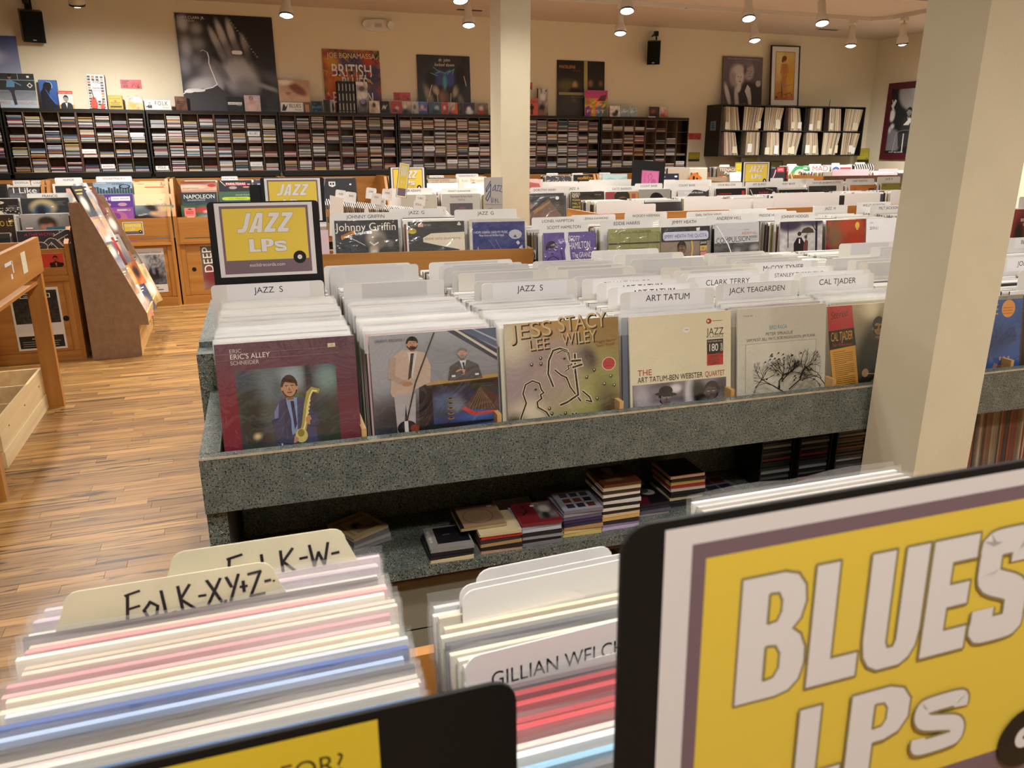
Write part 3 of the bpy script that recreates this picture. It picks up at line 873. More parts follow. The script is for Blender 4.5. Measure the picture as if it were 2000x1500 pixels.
# ---- compact disc racks on the far wall
RACKY = 9.0
CELLS = []   # (x0, x1, z0, z1, rack key)
def disc_rack(key, label, x0, x1, cols, mids=()):
    t = thing('disc_rack', label, 'disc rack', (x0, RACKY, 1.25))
    w = x1 - x0; z0, z1 = .022, .59
    part('side_panel', M['black'], t, (0, .014, 0, .148, 0, .62)); part('side_panel', M['black'], t, (w - .014, w, 0, .148, 0, .62))
    part('top_board', M['black'], t, (.0142, w - .0142, -.006, .148, .593, .622)); part('bottom_board', M['black'], t, (.0142, w - .0142, -.002, .148, -.035, .019))
    part('back_panel', M['cabwood'], t, (.0142, w - .0142, .138, .147, .0195, .592))
    rh = (.592 - .0195) / 4
    for k in range(1, 4): part('shelf', M['cabwood'], t, (.0142, w - .0142, .004, .1375, .0195 + k * rh - .003, .0195 + k * rh + .003))
    cw = (w - .0284) / cols
    for c in range(1, cols):
        wide = c in mids
        for r_ in range(4):
            hw = .009 if wide else .0022
            part('upright', M['cabwood'] if wide else M['cabedge'], t, (.0142 + c * cw - hw, .0142 + c * cw + hw, .0 if wide else .003, .1375, .0195 + r_ * rh + .0032, .0195 + (r_ + 1) * rh - .0032))
    part('edge_strip', M['cabedge'], t, (.0142, w - .0142, .0, .0035, .588, .5925)); part('edge_strip', M['cabedge'], t, (.0142, w - .0142, .0, .0035, .0195, .023))
    for r_ in range(4):
        for c in range(cols):
            CELLS.append((x0 + .0142 + c * cw + .005, x0 + .0142 + (c + 1) * cw - .005, 1.25 + .0195 + r_ * rh + .004, 1.25 + .0195 + (r_ + 1) * rh - .004, key, c, r_))
disc_rack('edge', 'compact disc rack cut by the left edge of the picture', -2.62, -1.96, 4)
disc_rack('A', 'compact disc rack under the bench album and country boxes, leftmost full one', -1.945, -.70, 8, (4,))
disc_rack('B', 'compact disc rack under the folk plate and the big hand poster', -.685, .585, 8, (4,))
disc_rack('C', 'compact disc rack under the blues plate and the swirling orange poster', .60, 1.868, 8, (4,))
disc_rack('D', 'close-packed compact disc rack under the blue-masked face poster, left of the middle column', 1.883, 3.12, 9)
disc_rack('E', 'close-packed compact disc rack right of the middle column under the tall dark album poster', 3.135, 4.385, 9)
disc_rack('F', 'half-empty compact disc rack at the right end of the row', 4.40, 5.64, 8, (4,))
part('valence', M['black'], None, (-1.96, 5.2, 9.03, 9.148, 1.16, 1.2145))
o = COL.objects['valence']; o.name = 'hanging_rail'; tag(o, 'long black hanging rail under the row of compact disc racks', 'rail')

# ---- black wall shelf of records
LSX0, LSX1, LSY = 5.99, 8.285, 8.82
ls = thing('record_shelf', 'black wall shelf packed with spine-out records, two tiers high', 'shelf', (LSX0, LSY, 1.40))
w = LSX1 - LSX0
for xs in (0, w - .016): part('side_panel', M['black'], ls, (xs, xs + .016, 0, .328, 0, .635))
part('top_board', M['black'], ls, (.0162, w - .0162, 0, .328, .62, .635)); part('bottom_board', M['black'], ls, (.0162, w - .0162, 0, .328, 0, .016))
part('middle_board', M['black'], ls, (.0162, w - .0162, .0, .318, .311, .323)); part('back_panel', M['black'], ls, (.0162, w - .0162, .3185, .3275, .0162, .6195))
LSC = []
for k in range(7):
    xa = .016 + k * (w - .032) / 7
    if k:
        for z in (.0165, .3235): part('upright', M['black'], ls, (xa - .004, xa + .004, .004, .318, z, z + (.294 if z < .1 else .296)))
    LSC.append((LSX0 + xa + .006, LSX0 + xa + (w - .032) / 7 - .006))

# ---------------------------------------------------------------- records
PAL = [lin(c) for c in ('#d8d3c6', '#c9c2b2', '#b7ab95', '#8f8577', '#5d5650', '#2b2a2b', '#463a33', '#a3917a', '#cfc9be', '#7b6f63', '#3b4658', '#71413c', '#bfb7a8', '#938a4f', '#e2ded4')]
TOPS = [lin(c) for c in ('#e9e8e4', '#dedcd8', '#f2f1ee', '#c9c8c6', '#e4e2da', '#b5b4b2', '#d5d0c6')]
stock = MB()
srg = random.Random(21)
def leaning(P0, u, n, lean):
    """matrix: x along u, y to the back, z up, leaning back"""
    up = (Vector((0, 0, 1)) * math.cos(lean) + n * math.sin(lean)); bk = (n * math.cos(lean) - Vector((0, 0, 1)) * math.sin(lean))
    return Matrix(((u.x, bk.x, up.x, P0.x), (u.y, bk.y, up.y, P0.y), (u.z, bk.z, up.z, P0.z), (0, 0, 0, 1)))
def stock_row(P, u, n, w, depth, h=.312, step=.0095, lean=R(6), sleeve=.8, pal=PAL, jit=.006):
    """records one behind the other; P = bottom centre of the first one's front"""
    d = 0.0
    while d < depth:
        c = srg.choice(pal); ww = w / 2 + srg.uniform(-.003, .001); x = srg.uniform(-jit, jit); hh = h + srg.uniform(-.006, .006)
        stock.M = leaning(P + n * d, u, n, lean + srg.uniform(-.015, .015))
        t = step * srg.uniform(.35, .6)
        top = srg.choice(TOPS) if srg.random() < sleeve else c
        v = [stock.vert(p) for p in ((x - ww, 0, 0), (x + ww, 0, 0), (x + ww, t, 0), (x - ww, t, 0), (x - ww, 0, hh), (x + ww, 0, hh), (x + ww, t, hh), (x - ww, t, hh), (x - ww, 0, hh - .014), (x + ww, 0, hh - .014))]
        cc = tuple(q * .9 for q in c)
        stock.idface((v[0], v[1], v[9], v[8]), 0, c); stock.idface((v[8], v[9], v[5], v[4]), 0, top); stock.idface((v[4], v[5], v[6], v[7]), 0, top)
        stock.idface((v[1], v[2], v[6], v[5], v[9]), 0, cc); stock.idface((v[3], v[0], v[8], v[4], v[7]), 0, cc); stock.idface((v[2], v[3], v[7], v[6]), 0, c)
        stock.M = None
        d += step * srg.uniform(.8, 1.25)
def spine_row(x0, x1, y, z, h, lean0, lean1, pal, t0=.0035, t1=.0065, depth=.3):
    """records on a shelf, spines towards us"""
    x = x0; n = (x1 - x0) / .006
    while x < x1:
        t = srg.uniform(t0, t1); f = (x - x0) / (x1 - x0); a = lean0 + (lean1 - lean0) * f
        c = srg.choice(pal)
        dx = math.tan(a); hh = h * math.cos(a); yj = y + srg.uniform(0, .008)
        v = [stock.vert(p) for p in ((x, yj, z), (x + t, yj, z), (x + t, yj + depth, z), (x, yj + depth, z), (x + dx * hh, yj, z + hh), (x + t + dx * hh, yj, z + hh), (x + t + dx * hh, yj + depth, z + hh), (x + dx * hh, yj + depth, z + hh))]
        for q in ((0, 1, 5, 4), (4, 5, 6, 7), (1, 2, 6, 5), (3, 0, 4, 7)): stock.idface([v[i] for i in q], 0, c)
        x += t + srg.uniform(.0002, .0012)

# one record of the rows: jacket and crinkled clear sleeve
def sleeve_mesh(seed, w=.322, h=.3145):
    rgs = random.Random(seed); b = MB(); n = 9
    for side, y in ((0, -.0016), (1, .0054)):
        xs = [-w / 2 + w * i / n for i in range(n + 1)]
        ph = rgs.uniform(0, 6)
        lo = [b.vert((x, y, h - .05)) for x in xs]
        mid = [b.vert((x, y + rgs.uniform(-.0006, .0006), h + .001)) for x in xs]
        hi = [b.vert((x, y + rgs.uniform(-.0016, .0016), h + .004 + (.004 if side else .0015) + .0012 * math.sin(x * 37 + ph) + rgs.uniform(-.0008, .0012))) for x in xs]
        for i in range(n):
            b.idface((lo[i], lo[i + 1], mid[i + 1], mid[i]), 0, None, True); b.idface((mid[i], mid[i + 1], hi[i + 1], hi[i]), 0, None, True)
    for sx in (-w / 2, w / 2):
        b.face([(sx, -.0016, 0), (sx, .0054, 0), (sx, .0054, h), (sx, -.0016, h)], 0)
    o = b.build('plastic_sleeve', M['sleeve']); me = o.data; bpy.data.objects.remove(o); return me
SLEEVES_F = []
SLEEVES = [sleeve_mesh(i) for i in range(7)]
def front_sleeves():
    for i in range(5):
        me = sleeve_mesh(50 + i); me.materials[0] = M['sleeve_clear']; SLEEVES_F.append(me)
front_sleeves()
def jacket_mesh(w=.313, t=.0036):
    b = MB(); b.box(-w / 2, w / 2, 0, t, 0, .3125)
    o = b.build('vinyl_record', M['jacket']); me = o.data; bpy.data.objects.remove(o); return me
JACKET = jacket_mesh()
rrg = random.Random(8)
NREC = 0
def row_record(P, rz, lean, col, label, group, sleeve=True):
    global NREC
    o = bpy.data.objects.new('vinyl_record', JACKET); put(o)
    o.location = P; o.rotation_euler = Euler((-lean, 0, rz), 'XYZ'); o.color = (*lin(col), 1)
    tag(o, label, 'record', group)
    if sleeve:
        s = bpy.data.objects.new('plastic_sleeve', rrg.choice(SLEEVES if P[1] > 1.2 else SLEEVES_F)); put(s, o)
    if P[1] < 1.2: o.scale = (1, 1.7, 1)
    NREC += 1
    return o

ROWCOL = ['#d8d6d0', '#cfcac0', '#9d978d', '#e3e1dc', '#89837a', '#4d4740', '#a2967f', '#dcd8cc', '#3a3632', '#bea3a6', '#8694ac', '#d4cdb6', '#6c6052', '#e9e7e2', '#787c84', '#2a2a2e', '#7a3a3a', '#b5aa8c']
ROWNAMES = ['behind the maroon album', 'behind the two men and grand piano album', 'behind the silver caricature album', 'behind the cream quartet album', 'behind the bare tree album', 'behind the album with the orange strip']
SEG = [(1.885, 2.425), (1.885, 2.325), (1.885, 2.20), (1.885, 1.94), (1.885, 1.98), (1.885, 2.022)]
Z1 = .7365
for k, (d0, d1) in enumerate(SEG):
    uc = .0315 + k * .3475 + (.005 if k else 0)
    d = d0 + .004
    while d < d1 - .006:
        lean = R(8) * (1 - .5 * (d - d0) / (d1 - d0))
        P = at1(uc + rrg.uniform(-.005, .005), d - math.sin(lean) * .31, Z1 + rrg.uniform(-.001, .014))
        row_record(P, RZ1 + rrg.uniform(-.006, .006), lean, rrg.choice(ROWCOL), 'sleeved record standing in the counter row ' + ROWNAMES[k], 'records ' + ROWNAMES[k])
        d += .0122
# the rest of the counter rows
for k in range(10):
    uc = .0315 + k * .3475 + (.005 if k else 0)
    if k < 6: d0, d1 = SEG[k][1] + .03, 2.98
    else: d0, d1 = 1.89, 3.0
    stock_row(at1(uc, d0 - .03, Z1), U1, N1, .313, d1 - d0, step=.0115, lean=R(4), sleeve=.93, jit=.004)

# foreground rows
RZF = R(-1); UF, NF = fdir(RZF)
FCOL = ['#e8dcc4', '#efe3cc', '#2f6fb8', '#e6d8bd', '#9fa39a', '#c9c7ae', '#7d8482', '#d9d6d2', '#cfc6c8', '#d8d0cc', '#b9b3ad', '#e3d6c2', '#b49a94', '#e4e0da', '#4a3a44', '#c8b7b0', '#2c5f96', '#d6cfbd', '#d8b6b2', '#b9b2a6', '#33343a', '#9db4d8', '#2d4f94', '#4b4f58', '#c9cdd6', '#efe0c2', '#e9d6b8', '#d9a3a6', '#c58d92', '#d8c3b2', '#c9b79f', '#f0e6d6', '#d9868a', '#d8c6ae', '#38343a', '#dedad2', '#b9a9b4', '#dfcfc4', '#c9b6bc']
for i, c in enumerate(FCOL):
    d = .338 + i * .0103
    row_record(UF * (-.058 + rrg.uniform(-.006, .006)) + NF * (d - .03) + Vector((0, 0, .7725 + rrg.uniform(-.004, .005))), RZF + rrg.uniform(-.008, .008), R(6), c, 'worn sleeved record in the front row by the folk X, Y and Z card', 'folk records in the front row')
F2 = ['#e8e2d2', '#e9dcc0', '#e8cf62', '#6a6d74', '#d7c3b0', '#54585e', '#7fb0cc', '#e3dfdb', '#cdbfb8', '#b43a40', '#a83038', '#b23c40', '#9c2c34', '#5a5054', '#ddd6d2', '#c9bfb9', '#ddd3be', '#d9cfb8', '#4a4e5a', '#ded6c4', '#d9cba9', '#cabfa6', '#dcd8d0', '#b9bcc0']
for i, c in enumerate(F2):
    d = .33 + i * .0125 + (.008 if i > 14 else 0)
    row_record(UF * (.29 + rrg.uniform(-.005, .005)) + NF * (d - .03) + Vector((0, 0, .7725 + rrg.uniform(-.004, .004))), RZF, R(6), c, 'record in the row around the printed country singer card, by the blues sign', 'records behind the blues sign')
for i, c in enumerate(('#d8d3c6', '#cfc9bd', '#b9b4ac', '#e2dfd8')):
    row_record(UF * .642 + NF * (.70 + i * .012 - .03) + Vector((0, 0, .775)), RZF, R(6), c, 'record in clear sleeve peeping over the top edge of the blues sign', 'sleeved records peeping over the blues sign')

# ---------------------------------------------------------------- records that show their covers
LP=[('eric',0.097,1.858,1.065,-2,0.321),
('guitar',0.455,1.845,1.06,-2,0.325),
('jess',0.801,1.833,1.066,-2,0.323),
('tatum',1.155,1.821,1.061,-2,0.319),
('birds',1.487,1.809,1.062,-2,0.304),
('mallet',1.801,1.798,1.051,-2,0.317),
('twelve',2.262,1.782,1.046,-2,0.3),
('pinksliver',0.314,4.116,1.1,-7,0.317),
('johnny',0.665,4.073,1.145,-7,0.325),
('quintet',1.02,4.029,1.137,-7,0.307),
('gabriel',1.355,3.988,1.139,-7,0.313),
('scott',1.683,3.78,1.077,0,0.3),
('harris',2.069,3.78,1.085,0,0.316),
('heath',2.389,3.78,1.083,0,0.311),
('compulsion',2.729,3.78,1.093,0,0.3),
('umbrella',3.18,3.78,1.089,0,0.306),
('redfaces',3.51,3.78,1.088,0,0.3),
('whitecover',3.82,3.78,1.09,0,0.311),
('redright',5.031,3.78,1.114,0,0.329),
('pepper',1.509,6.499,1.13,-5,0.3),
('monty',1.868,6.468,1.132,-5,0.328),
('olive',2.22,6.437,1.121,-5,0.328),
('harp',2.375,5.792,1.162,1,0.3),
('boys',2.733,5.799,1.167,1,0.3),
('hat',3.046,5.804,1.161,1,0.3),
('profile',3.351,5.809,1.175,1,0.303),
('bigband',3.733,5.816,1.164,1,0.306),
('bellson',4.11,5.823,1.169,1,0.311),
('messenger',4.447,5.829,1.171,1,0.3),
('valentine',4.77,5.834,1.163,1,0.301),
('desmond',5.103,5.84,1.175,1,0.315),
('orange',5.574,5.848,1.176,1,0.311),
('bluegold',5.951,5.855,1.186,1,0.322),
('teenage',5.936,8.5,1.277,0,0.324),
('pinkzone',6.634,8.5,1.279,0,0.331),
('redgreen',7.006,8.5,1.281,0,0.322),
('mad',7.342,8.5,1.281,0,0.317),
('circles',7.702,8.5,1.292,0,0.336),
('zebra',8.081,8.5,1.299,0,0.319),
('redtint',3.272,8.5,1.162,0,0.3),
('dots',3.636,8.5,1.198,0,0.312),
('yellowtitle',3.984,8.5,1.204,0,0.327),
('teal',4.359,8.5,1.209,0,0.325),
('navy',5.057,8.5,1.207,0,0.345),
('blacklogo',1.131,8.5,1.201,0,0.33),
('zombie',2.247,8.5,1.19,0,0.322),
('creamthree',2.592,8.5,1.197,0,0.327),
('skyline',-1.023,8.5,1.192,0,0.337),
('heart',-0.671,8.5,1.19,0,0.341),
('copper',-0.256,8.5,1.189,0,0.328),
('paris',0.091,8.5,1.193,0,0.318),
('navysliver',0.433,8.5,1.192,0,0.326),
('ilike',-1.732,8.5,1.171,0,0.326),
('pinkish',-1.375,8.5,1.18,0,0.319),
('blackleft',-2.057,8.5,1.183,0,0.304),
('eagle',-1.019,8.42,1.081,0,0.33),
('mon',-0.671,8.42,1.076,0,0.345),
('napoleon',-0.258,8.42,1.086,0,0.33),
('green',0.089,8.42,1.087,0,0.326),
('magenta',-1.025,8.35,0.961,0,0.325),
('face',-0.671,8.35,0.976,0,0.344),
('flower',-0.267,8.35,0.967,0,0.333),
('hiddenlow',0.094,8.35,0.976,0,0.329),
('blond',-1.261,6.62,1.153,0,0.31),
('eyes',-1.584,6.62,1.152,0,0.308),
('bangs',-1.256,6.5,1.046,0,0.306),
('gold',-1.601,6.5,1.047,0,0.3),
('tar',-1.254,6.36,0.941,0,0.331),
('lowleft',-1.62,6.36,0.929,0,0.314)]

def feature(key, x, y, zt, rotdeg, w, art, label, lean=8, near=False, group=None, filmed=True):
    global NREC
    rz = R(rotdeg); u, n = fdir(rz); ln = R(lean); h = w if near else min(w, .318)
    P = Vector((x, y, zt)) - (Vector((0, 0, 1)) * math.cos(ln) + n * math.sin(ln)) * h
    b = MB(); b.box(-w / 2, w / 2, .0, .005, 0, h)
    o = b.build('vinyl_record', M['jacket'], None, P, Euler((-ln, 0, rz), 'XYZ'))
    o.color = (*lin('#c9c4b8'), 1)
    tag(o, label, 'record', group)
    print_on(o, art, w, h, -w / 2, 0, 0, 5e-5 if near else 1.6e-4)
    if filmed:
        f = MB(); n_ = 6; yy = -.004 if near else -.007
        f.face([(-w / 2 - .002, yy, .0), (w / 2 + .002, yy, .0), (w / 2 + .002, yy, h + .003), (-w / 2 - .002, yy, h + .003)])
        f.build('plastic_sleeve', M['film'], o)
    NREC += 1
    return o

# ---------------------------------------------------------------- the printed covers
ARTS = {}
def cover(key, art, label): ARTS[key] = (art, label)
def branch(a, x, y, ang, l, w, d, rg, c='#1b1a18', box=(0, 1, 0, 1)):
    x2, y2 = x + l * math.cos(ang), y + l * math.sin(ang)
    if box[0] < x2 < box[1] and box[2] < y2 < box[3]: a.line([(x, y), (x2, y2)], max(w, .0022), c)
    if d:
        for k in range(2 + (rg.random() < .45)):
            branch(a, x2, y2, ang + rg.uniform(-.75, .75), l * rg.uniform(.62, .88), w * .66, d - 1, rg, c, box)

# maroon album with the young sax player in the woods
a = Art('#5d343d')
a.photo(0, 0, 1, 1, 20, ('#6a2434', '#644550'), [(.1, .3, .25, .4, 0, '#7a2136', .8)], .12, 3, 5)
a.photo(.125, .0, .72, .80, 46, ('#39413a', '#4c5258'), [(.3, .85, .2, .15, 0, '#6f7a80', .8), (.55, .9, .12, .12, 0, '#93a3ac', .8), (.72, .8, .035, .35, 4, '#2c2a2b', .4), (.9, .85, .1, .12, 0, '#7f9490', .8), (.62, .55, .06, .07, 0, '#7a8a7a', .8), (.12, .5, .13, .4, 0, '#2e3430', .8), (.9, .3, .2, .35, 0, '#2f3a33', .8), (.16, .37, .03, .025, 0, '#e3c99f', .9), (.35, .55, .1, .12, 0, '#55605a', .9), (.72, .4, .06, .5, 0, '#454047', .7), (.4, .8, .05, .1, 0, '#59646a', .8)], .6, 4, 9, False)
a.poly([(.38, .0), (.365, .44), (.40, .53), (.46, .565), (.56, .565), (.62, .53), (.66, .42), (.68, .0)], '#474a66')
a.poly([(.365, .30), (.375, .47), (.41, .535), (.40, .42), (.41, .2)], '#767da0'); a.poly([(.40, .1), (.41, .30), (.418, .30), (.41, .1)], '#c9cede')
a.poly([(.465, .565), (.545, .565), (.53, .30), (.49, .28)], '#7f97bd'); a.poly([(.495, .54), (.52, .54), (.53, .36), (.51, .32)], '#343347'); a.poly([(.46, .565), (.49, .40), (.48, .20), (.43, .3)], '#3a3d58')
a.face(.497, .645, .054, '#b98c6a', '#35241a', body=False, hairtop=1.14)
a.line([(.70, .60), (.66, .615), (.635, .59), (.61, .50), (.585, .36), (.555, .26)], .034, '#a89a52', 1.3); a.line([(.69, .60), (.66, .605), (.637, .56), (.615, .48), (.59, .36), (.57, .3)], .012, '#e6dc9a'); a.ell(.555, .27, .045, .055, '#c9bf70'); a.ell(.552, .29, .025, .03, '#8a7d3c')
for k in range(6): a.ell(.60 + k * .006, .38 + k * .03, .012, .010, '#e0d48a')
a.ell(.49, .245, .04, .028, '#b98c6a'); a.ell(.625, .385, .030, .036, '#b98c6a'); a.line([(.38, .40), (.40, .26), (.48, .245)], .06, '#42455f'); a.line([(.655, .42), (.67, .36), (.64, .36)], .05, '#42455f')
a.text('ERIC', .10, .930, .028, '#cfc3bf', 'r', 1.05); a.text("ERIC'S ALLEY", .10, .885, .036, '#f0ebe2', 'b', fit=.28); a.text('SCHNEIDER', .10, .842, .030, '#cfc3bf', 'r', fit=.20)
a.rect(0, .922, .88, .0022, '#a08087'); a.rect(0, .877, .88, .0022, '#a08087')
a.rect(.80, .925, .055, .028, '#d8cfa6'); a.text('1.99', .806, .931, .014, '#6b6440', 'r')
cover('eric', a, 'maroon album with a young saxophonist photo, front left of the green counter')

# two men and a grand piano
a = Art('#8e9196')
a.photo(0, 0, 1, 1, 40, ('#3c4250', '#a2a3a6'), [(.15, .75, .3, .35, 0, '#9b9ca0', .6), (.55, .62, .3, .3, 0, '#85888e', .6), (.2, .1, .25, .25, 0, '#2f3238', .7)], .08, 2, 4)
a.poly([(.60, 1), (.72, 1), (1, .78), (1, .66)], '#3b4152'); a.poly([(.70, 1), (1, 1), (1, .80)], '#566078'); a.poly([(.66, 1), (.69, 1), (1, .73), (1, .70)], '#c8c2b0'); a.poly([(.80, 1), (.82, 1), (1, .88), (1, .86)], '#a9adb8')
a.poly([(.36, .50), (1, .52), (1, 0), (.34, 0)], '#1b1c22'); a.poly([(.40, .50), (1, .53), (1, .49), (.42, .465)], '#a98d5a'); a.poly([(.42, .465), (1, .49), (1, .47), (.44, .455)], '#3a2e1e')
a.photo(.46, .06, .54, .38, 22, ('#2a3d66', '#2b2d35'), [(.2, .6, .2, .25, 0, '#4a5a78', .6), (.8, .15, .4, .15, 0, '#345a9a', .7), (.35, .5, .1, .2, 0, '#6f7480', .6)], .5, 9, 8, False)
a.poly([(.70, .20), (.86, .42), (1, .30), (1, .14)], '#4a3430'); a.poly([(.685, .19), (.78, .115), (.99, .12), (.99, .15), (.80, .15), (.715, .22)], '#b3393c')
for i in range(9): a.line([(.74 + i * .028, .17), (.85 + i * .006, .40 - i * .012)], .003, '#8a7a5a')
for i in range(5): a.ell(.60, .31 - i * .05, .026, .013, '#8c7040'); a.ell(.60, .315 - i * .05, .015, .007, '#15161a')
a.poly([(.40, .0), (1, .04), (1, .0)], '#2c4f8e')
a.poly([(.135, .42), (.17, .78), (.24, .84), (.33, .83), (.42, .80), (.46, .66), (.45, .50), (.33, .44), (.30, .40), (.15, .38)], '#b9a392'); a.poly([(.16, .40), (.33, .40), (.31, .0), (.26, .0), (.245, .30), (.22, 0), (.17, 0)], '#a8a3a4')
a.poly([(.285, .82), (.36, .81), (.31, .55)], '#c9c2bd'); a.poly([(.31, .80), (.335, .80), (.30, .56), (.275, .54)], '#3c2f29'); a.line([(.17, .76), (.15, .58), (.26, .50)], .05, '#a8927f'); a.ell(.27, .50, .04, .025, '#a87f63')
a.face(.325, .895, .042, '#b58b6c', '#1d1511', beard='#1d1511', body=False, hairtop=1.15)
a.poly([(.59, .50), (.61, .64), (.68, .69), (.76, .69), (.84, .64), (.87, .50)], '#4d4b4c'); a.poly([(.69, .69), (.745, .69), (.72, .58)], '#c9c9cc'); a.poly([(.712, .67), (.728, .67), (.732, .6), (.72, .57)], '#2d2d38')
a.face(.715, .765, .036, '#b98f78', '#77736e', beard='#8a857e', body=False); a.ell(.70, .575, .045, .03, '#b98f78'); a.line([(.63, .545), (.70, .57)], .04, '#4d4b4c'); a.line([(.83, .545), (.74, .57)], .04, '#4d4b4c'); a.rect(.62, .53, .03, .02, '#d9d9dc'); a.rect(.81, .53, .03, .02, '#d9d9dc')
a.line([(.23, .05), (.33, .50), (.50, .99)], .014, '#1c1714'); a.line([(.236, .05), (.336, .50), (.506, .99)], .004, '#8f8a80'); a.ell(.245, .06, .075, .075, '#17181c'); a.ell(.255, .08, .05, .05, '#2a2b30'); a.ell(.305, .05, .035, .04, '#7d3a22'); a.rect(.225, .02, .03, .11, '#c9c6be')
a.text('GENERIC RECORDS 1', .04, .935, .017, '#3d3d40', 'b')
cover('guitar', a, 'album with a bearded guitarist in beige and a grey-haired man at a grand piano')

# silver caricatures
a = Art('#8d7f70')
a.photo(0, 0, 1, 1, 44, ('#85785f', '#a08a68'), [(.12, .45, .3, .4, 0, '#9a8c8c', .7), (.2, .15, .18, .14, 0, '#d8c9ae', .7), (.55, .95, .4, .12, 0, '#b08848', .7), (.95, .85, .25, .2, 0, '#8f7040', .7), (.85, .25, .35, .4, 0, '#8d9150', .8), (.7, .62, .1, .12, 20, '#463a3a', .5), (.55, .3, .2, .25, 0, '#a6a06a', .8), (.95, .1, .12, .3, 20, '#5c5138', .6), (.45, .55, .18, .3, 0, '#a08f88', .8), (.05, .85, .15, .2, 0, '#c9bfa6', .7), (.06, .05, .1, .12, 0, '#33291f', .6)], .25, 12, 5)
for t, x, y, s_, f in (('JESS', .06, .855, .125, .35), ('STACY', .46, .895, .125, .43), ('LEE', .20, .745, .095, .18), ('WILEY', .49, .770, .10, .31)):
    a.text(t, x + .012, y - .012, s_, '#1f1a14', 'x', fit=f, rot=3, out=('#1f1a14', 'o')); a.text(t, x, y, s_, '#c9b084', 'b', fit=f, rot=3, out=('#2a231a', 'o'))
a.text('Muggsy Spanier', .78, .765, .024, '#7a2f22', 'r', fit=.20, rot=3); a.text('"Specs" Powell', .79, .728, .024, '#7a2f22', 'r', fit=.17, rot=3)
a.ell(.905, .565, .064, None, '#d9c6a8'); a.ell(.905, .565, .057, None, '#b53a3c'); a.text('collectors', .905, .572, .016, '#5c2030', 'r', al='c'); a.text('classic', .905, .545, .016, '#5c2030', 'r', al='c')
def ink(pts, w=.010): a.line(pts, w * 1.9, '#d9cdb4'); a.line(pts, w, '#241c14')
ink([(.40, .40), (.36, .52), (.37, .64), (.41, .73), (.47, .745), (.53, .72), (.55, .64)], .016); ink([(.44, .70), (.49, .725), (.545, .70), (.555, .63), (.57, .585), (.535, .58), (.545, .55), (.51, .53)]); ink([(.42, .55), (.47, .50), (.52, .47), (.55, .38), (.60, .30), (.64, .24)], .014)
ink([(.60, .68), (.60, .52), (.62, .30), (.52, .24), (.46, .22)], .018); ink([(.57, .62), (.65, .62)], .02); ink([(.58, .56), (.66, .58)], .02); ink([(.66, .33), (.72, .27), (.74, .22), (.69, .24)], .014)
ink([(.10, .02), (.11, .14), (.16, .27), (.135, .36), (.16, .44), (.22, .47), (.28, .44), (.295, .38), (.315, .35), (.285, .335), (.295, .30), (.255, .27), (.26, .22), (.33, .17), (.37, .10), (.43, .06), (.53, .10), (.60, .13)], .013); ink([(.56, .13), (.63, .09), (.66, .11)], .012); ink([(.12, .08), (.20, .02), (.28, .05)], .013)
for x, y in ((.3, .67), (.22, .62), (.36, .2), (.38, .15), (.77, .52), (.86, .38), (.92, .45), (.95, .36), (.79, .25), (.5, .14), (.45, .12), (.30, .62), (.39, .09), (.7, .46)): a.ell(x, y, .013, .016, '#2a2118'); a.ell(x - .002, y + .003, .006, .008, '#d9cba8')
a.ell(.245, .39, .012, .007, '#241c14'); a.ell(.505, .65, .012, .007, '#241c14')
cover('jess', a, 'silvery brown album with bubble lettering and inked caricatures')

# cream quartet
a = Art('#dcd3b4')
a.ell(.775, .905, .027, None, '#a3282c'); a.ell(.767, .907, .012, None, '#d9cdb4'); a.rect(.81, .903, .10, .006, '#8a2d2c')
a.ell(.55, .835, .036, .026, '#e6e2d6'); a.text('1999', .55, .828, .014, '#3d4a55', 'b', al='c')
a.text('JAZZ', .755, .765, .062, '#171513', 'x', fit=.17); a.text('CLASSICS', .757, .735, .022, '#171513', 'b', fit=.165)
a.rect(.755, .455, .165, .265, '#1b1816'); a.rect(.755, .455, .165, .115, '#b5231f'); a.text('180', .765, .60, .066, '#efece4', 'x', fit=.105); a.text('GRAM', .915, .595, .024, '#efece4', 'b', rot=90, fit=.07); a.text('PURE VIRGIN VINYL', .765, .692, .013, '#cfc9be', 'r', fit=.145); a.lines(.775, .55, .12, 6, .016, .006, '#4a0d0b', .25)
a.text('THE', .07, .415, .052, '#a8282a', 'b', fit=.14); a.text('ART TATUM-BEN WEBSTER', .07, .345, .048, '#1a1817', 'b', fit=.64); a.text('QUARTET', .735, .345, .048, '#a8282a', 'b', fit=.20)
a.photo(.02, -.02, .93, .345, 46, ('#5b555c', '#77717a'), [(.1, .5, .08, .5, 10, '#aaa4a8', .6), (.45, .8, .06, .12, 0, '#d8d4d6', .5), (.6, .6, .05, .5, 0, '#c9c4c8', .4), (.72, .5, .09, .5, 20, '#17151a', .4), (.95, .8, .08, .2, 0, '#4a444c', .6), (.3, .15, .25, .25, 0, '#b9b2b6', .5), (.88, .2, .16, .25, 0, '#8d868c', .5), (.08, .1, .16, .13, 0, '#1f1c20', .5)], .3, 17, 6)
a.face(.34, .17, .062, '#6f6668', '#141216', body=False, hat='#171418', shade='#4a4346', side=1); a.poly([(.22, -.02), (.26, .06), (.36, .03), (.46, .05), (.50, -.02)], '#b7b0b4'); a.line([(.06, .06), (.16, .04), (.19, .01)], .03, '#8a8184'); a.line([(.12, .07), (.18, .06)], .008, '#e6e2e2')
a.face(.80, .19, .07, '#544b4e', '#2a2528', body=False, shade='#3a3335', side=-1); a.poly([(.68, -.02), (.74, .07), (.84, .05), (.93, .10), (.95, -.02)], '#a8a1a6'); a.line([(.74, .07), (.80, .12), (.86, .06)], .03, '#6a6063')
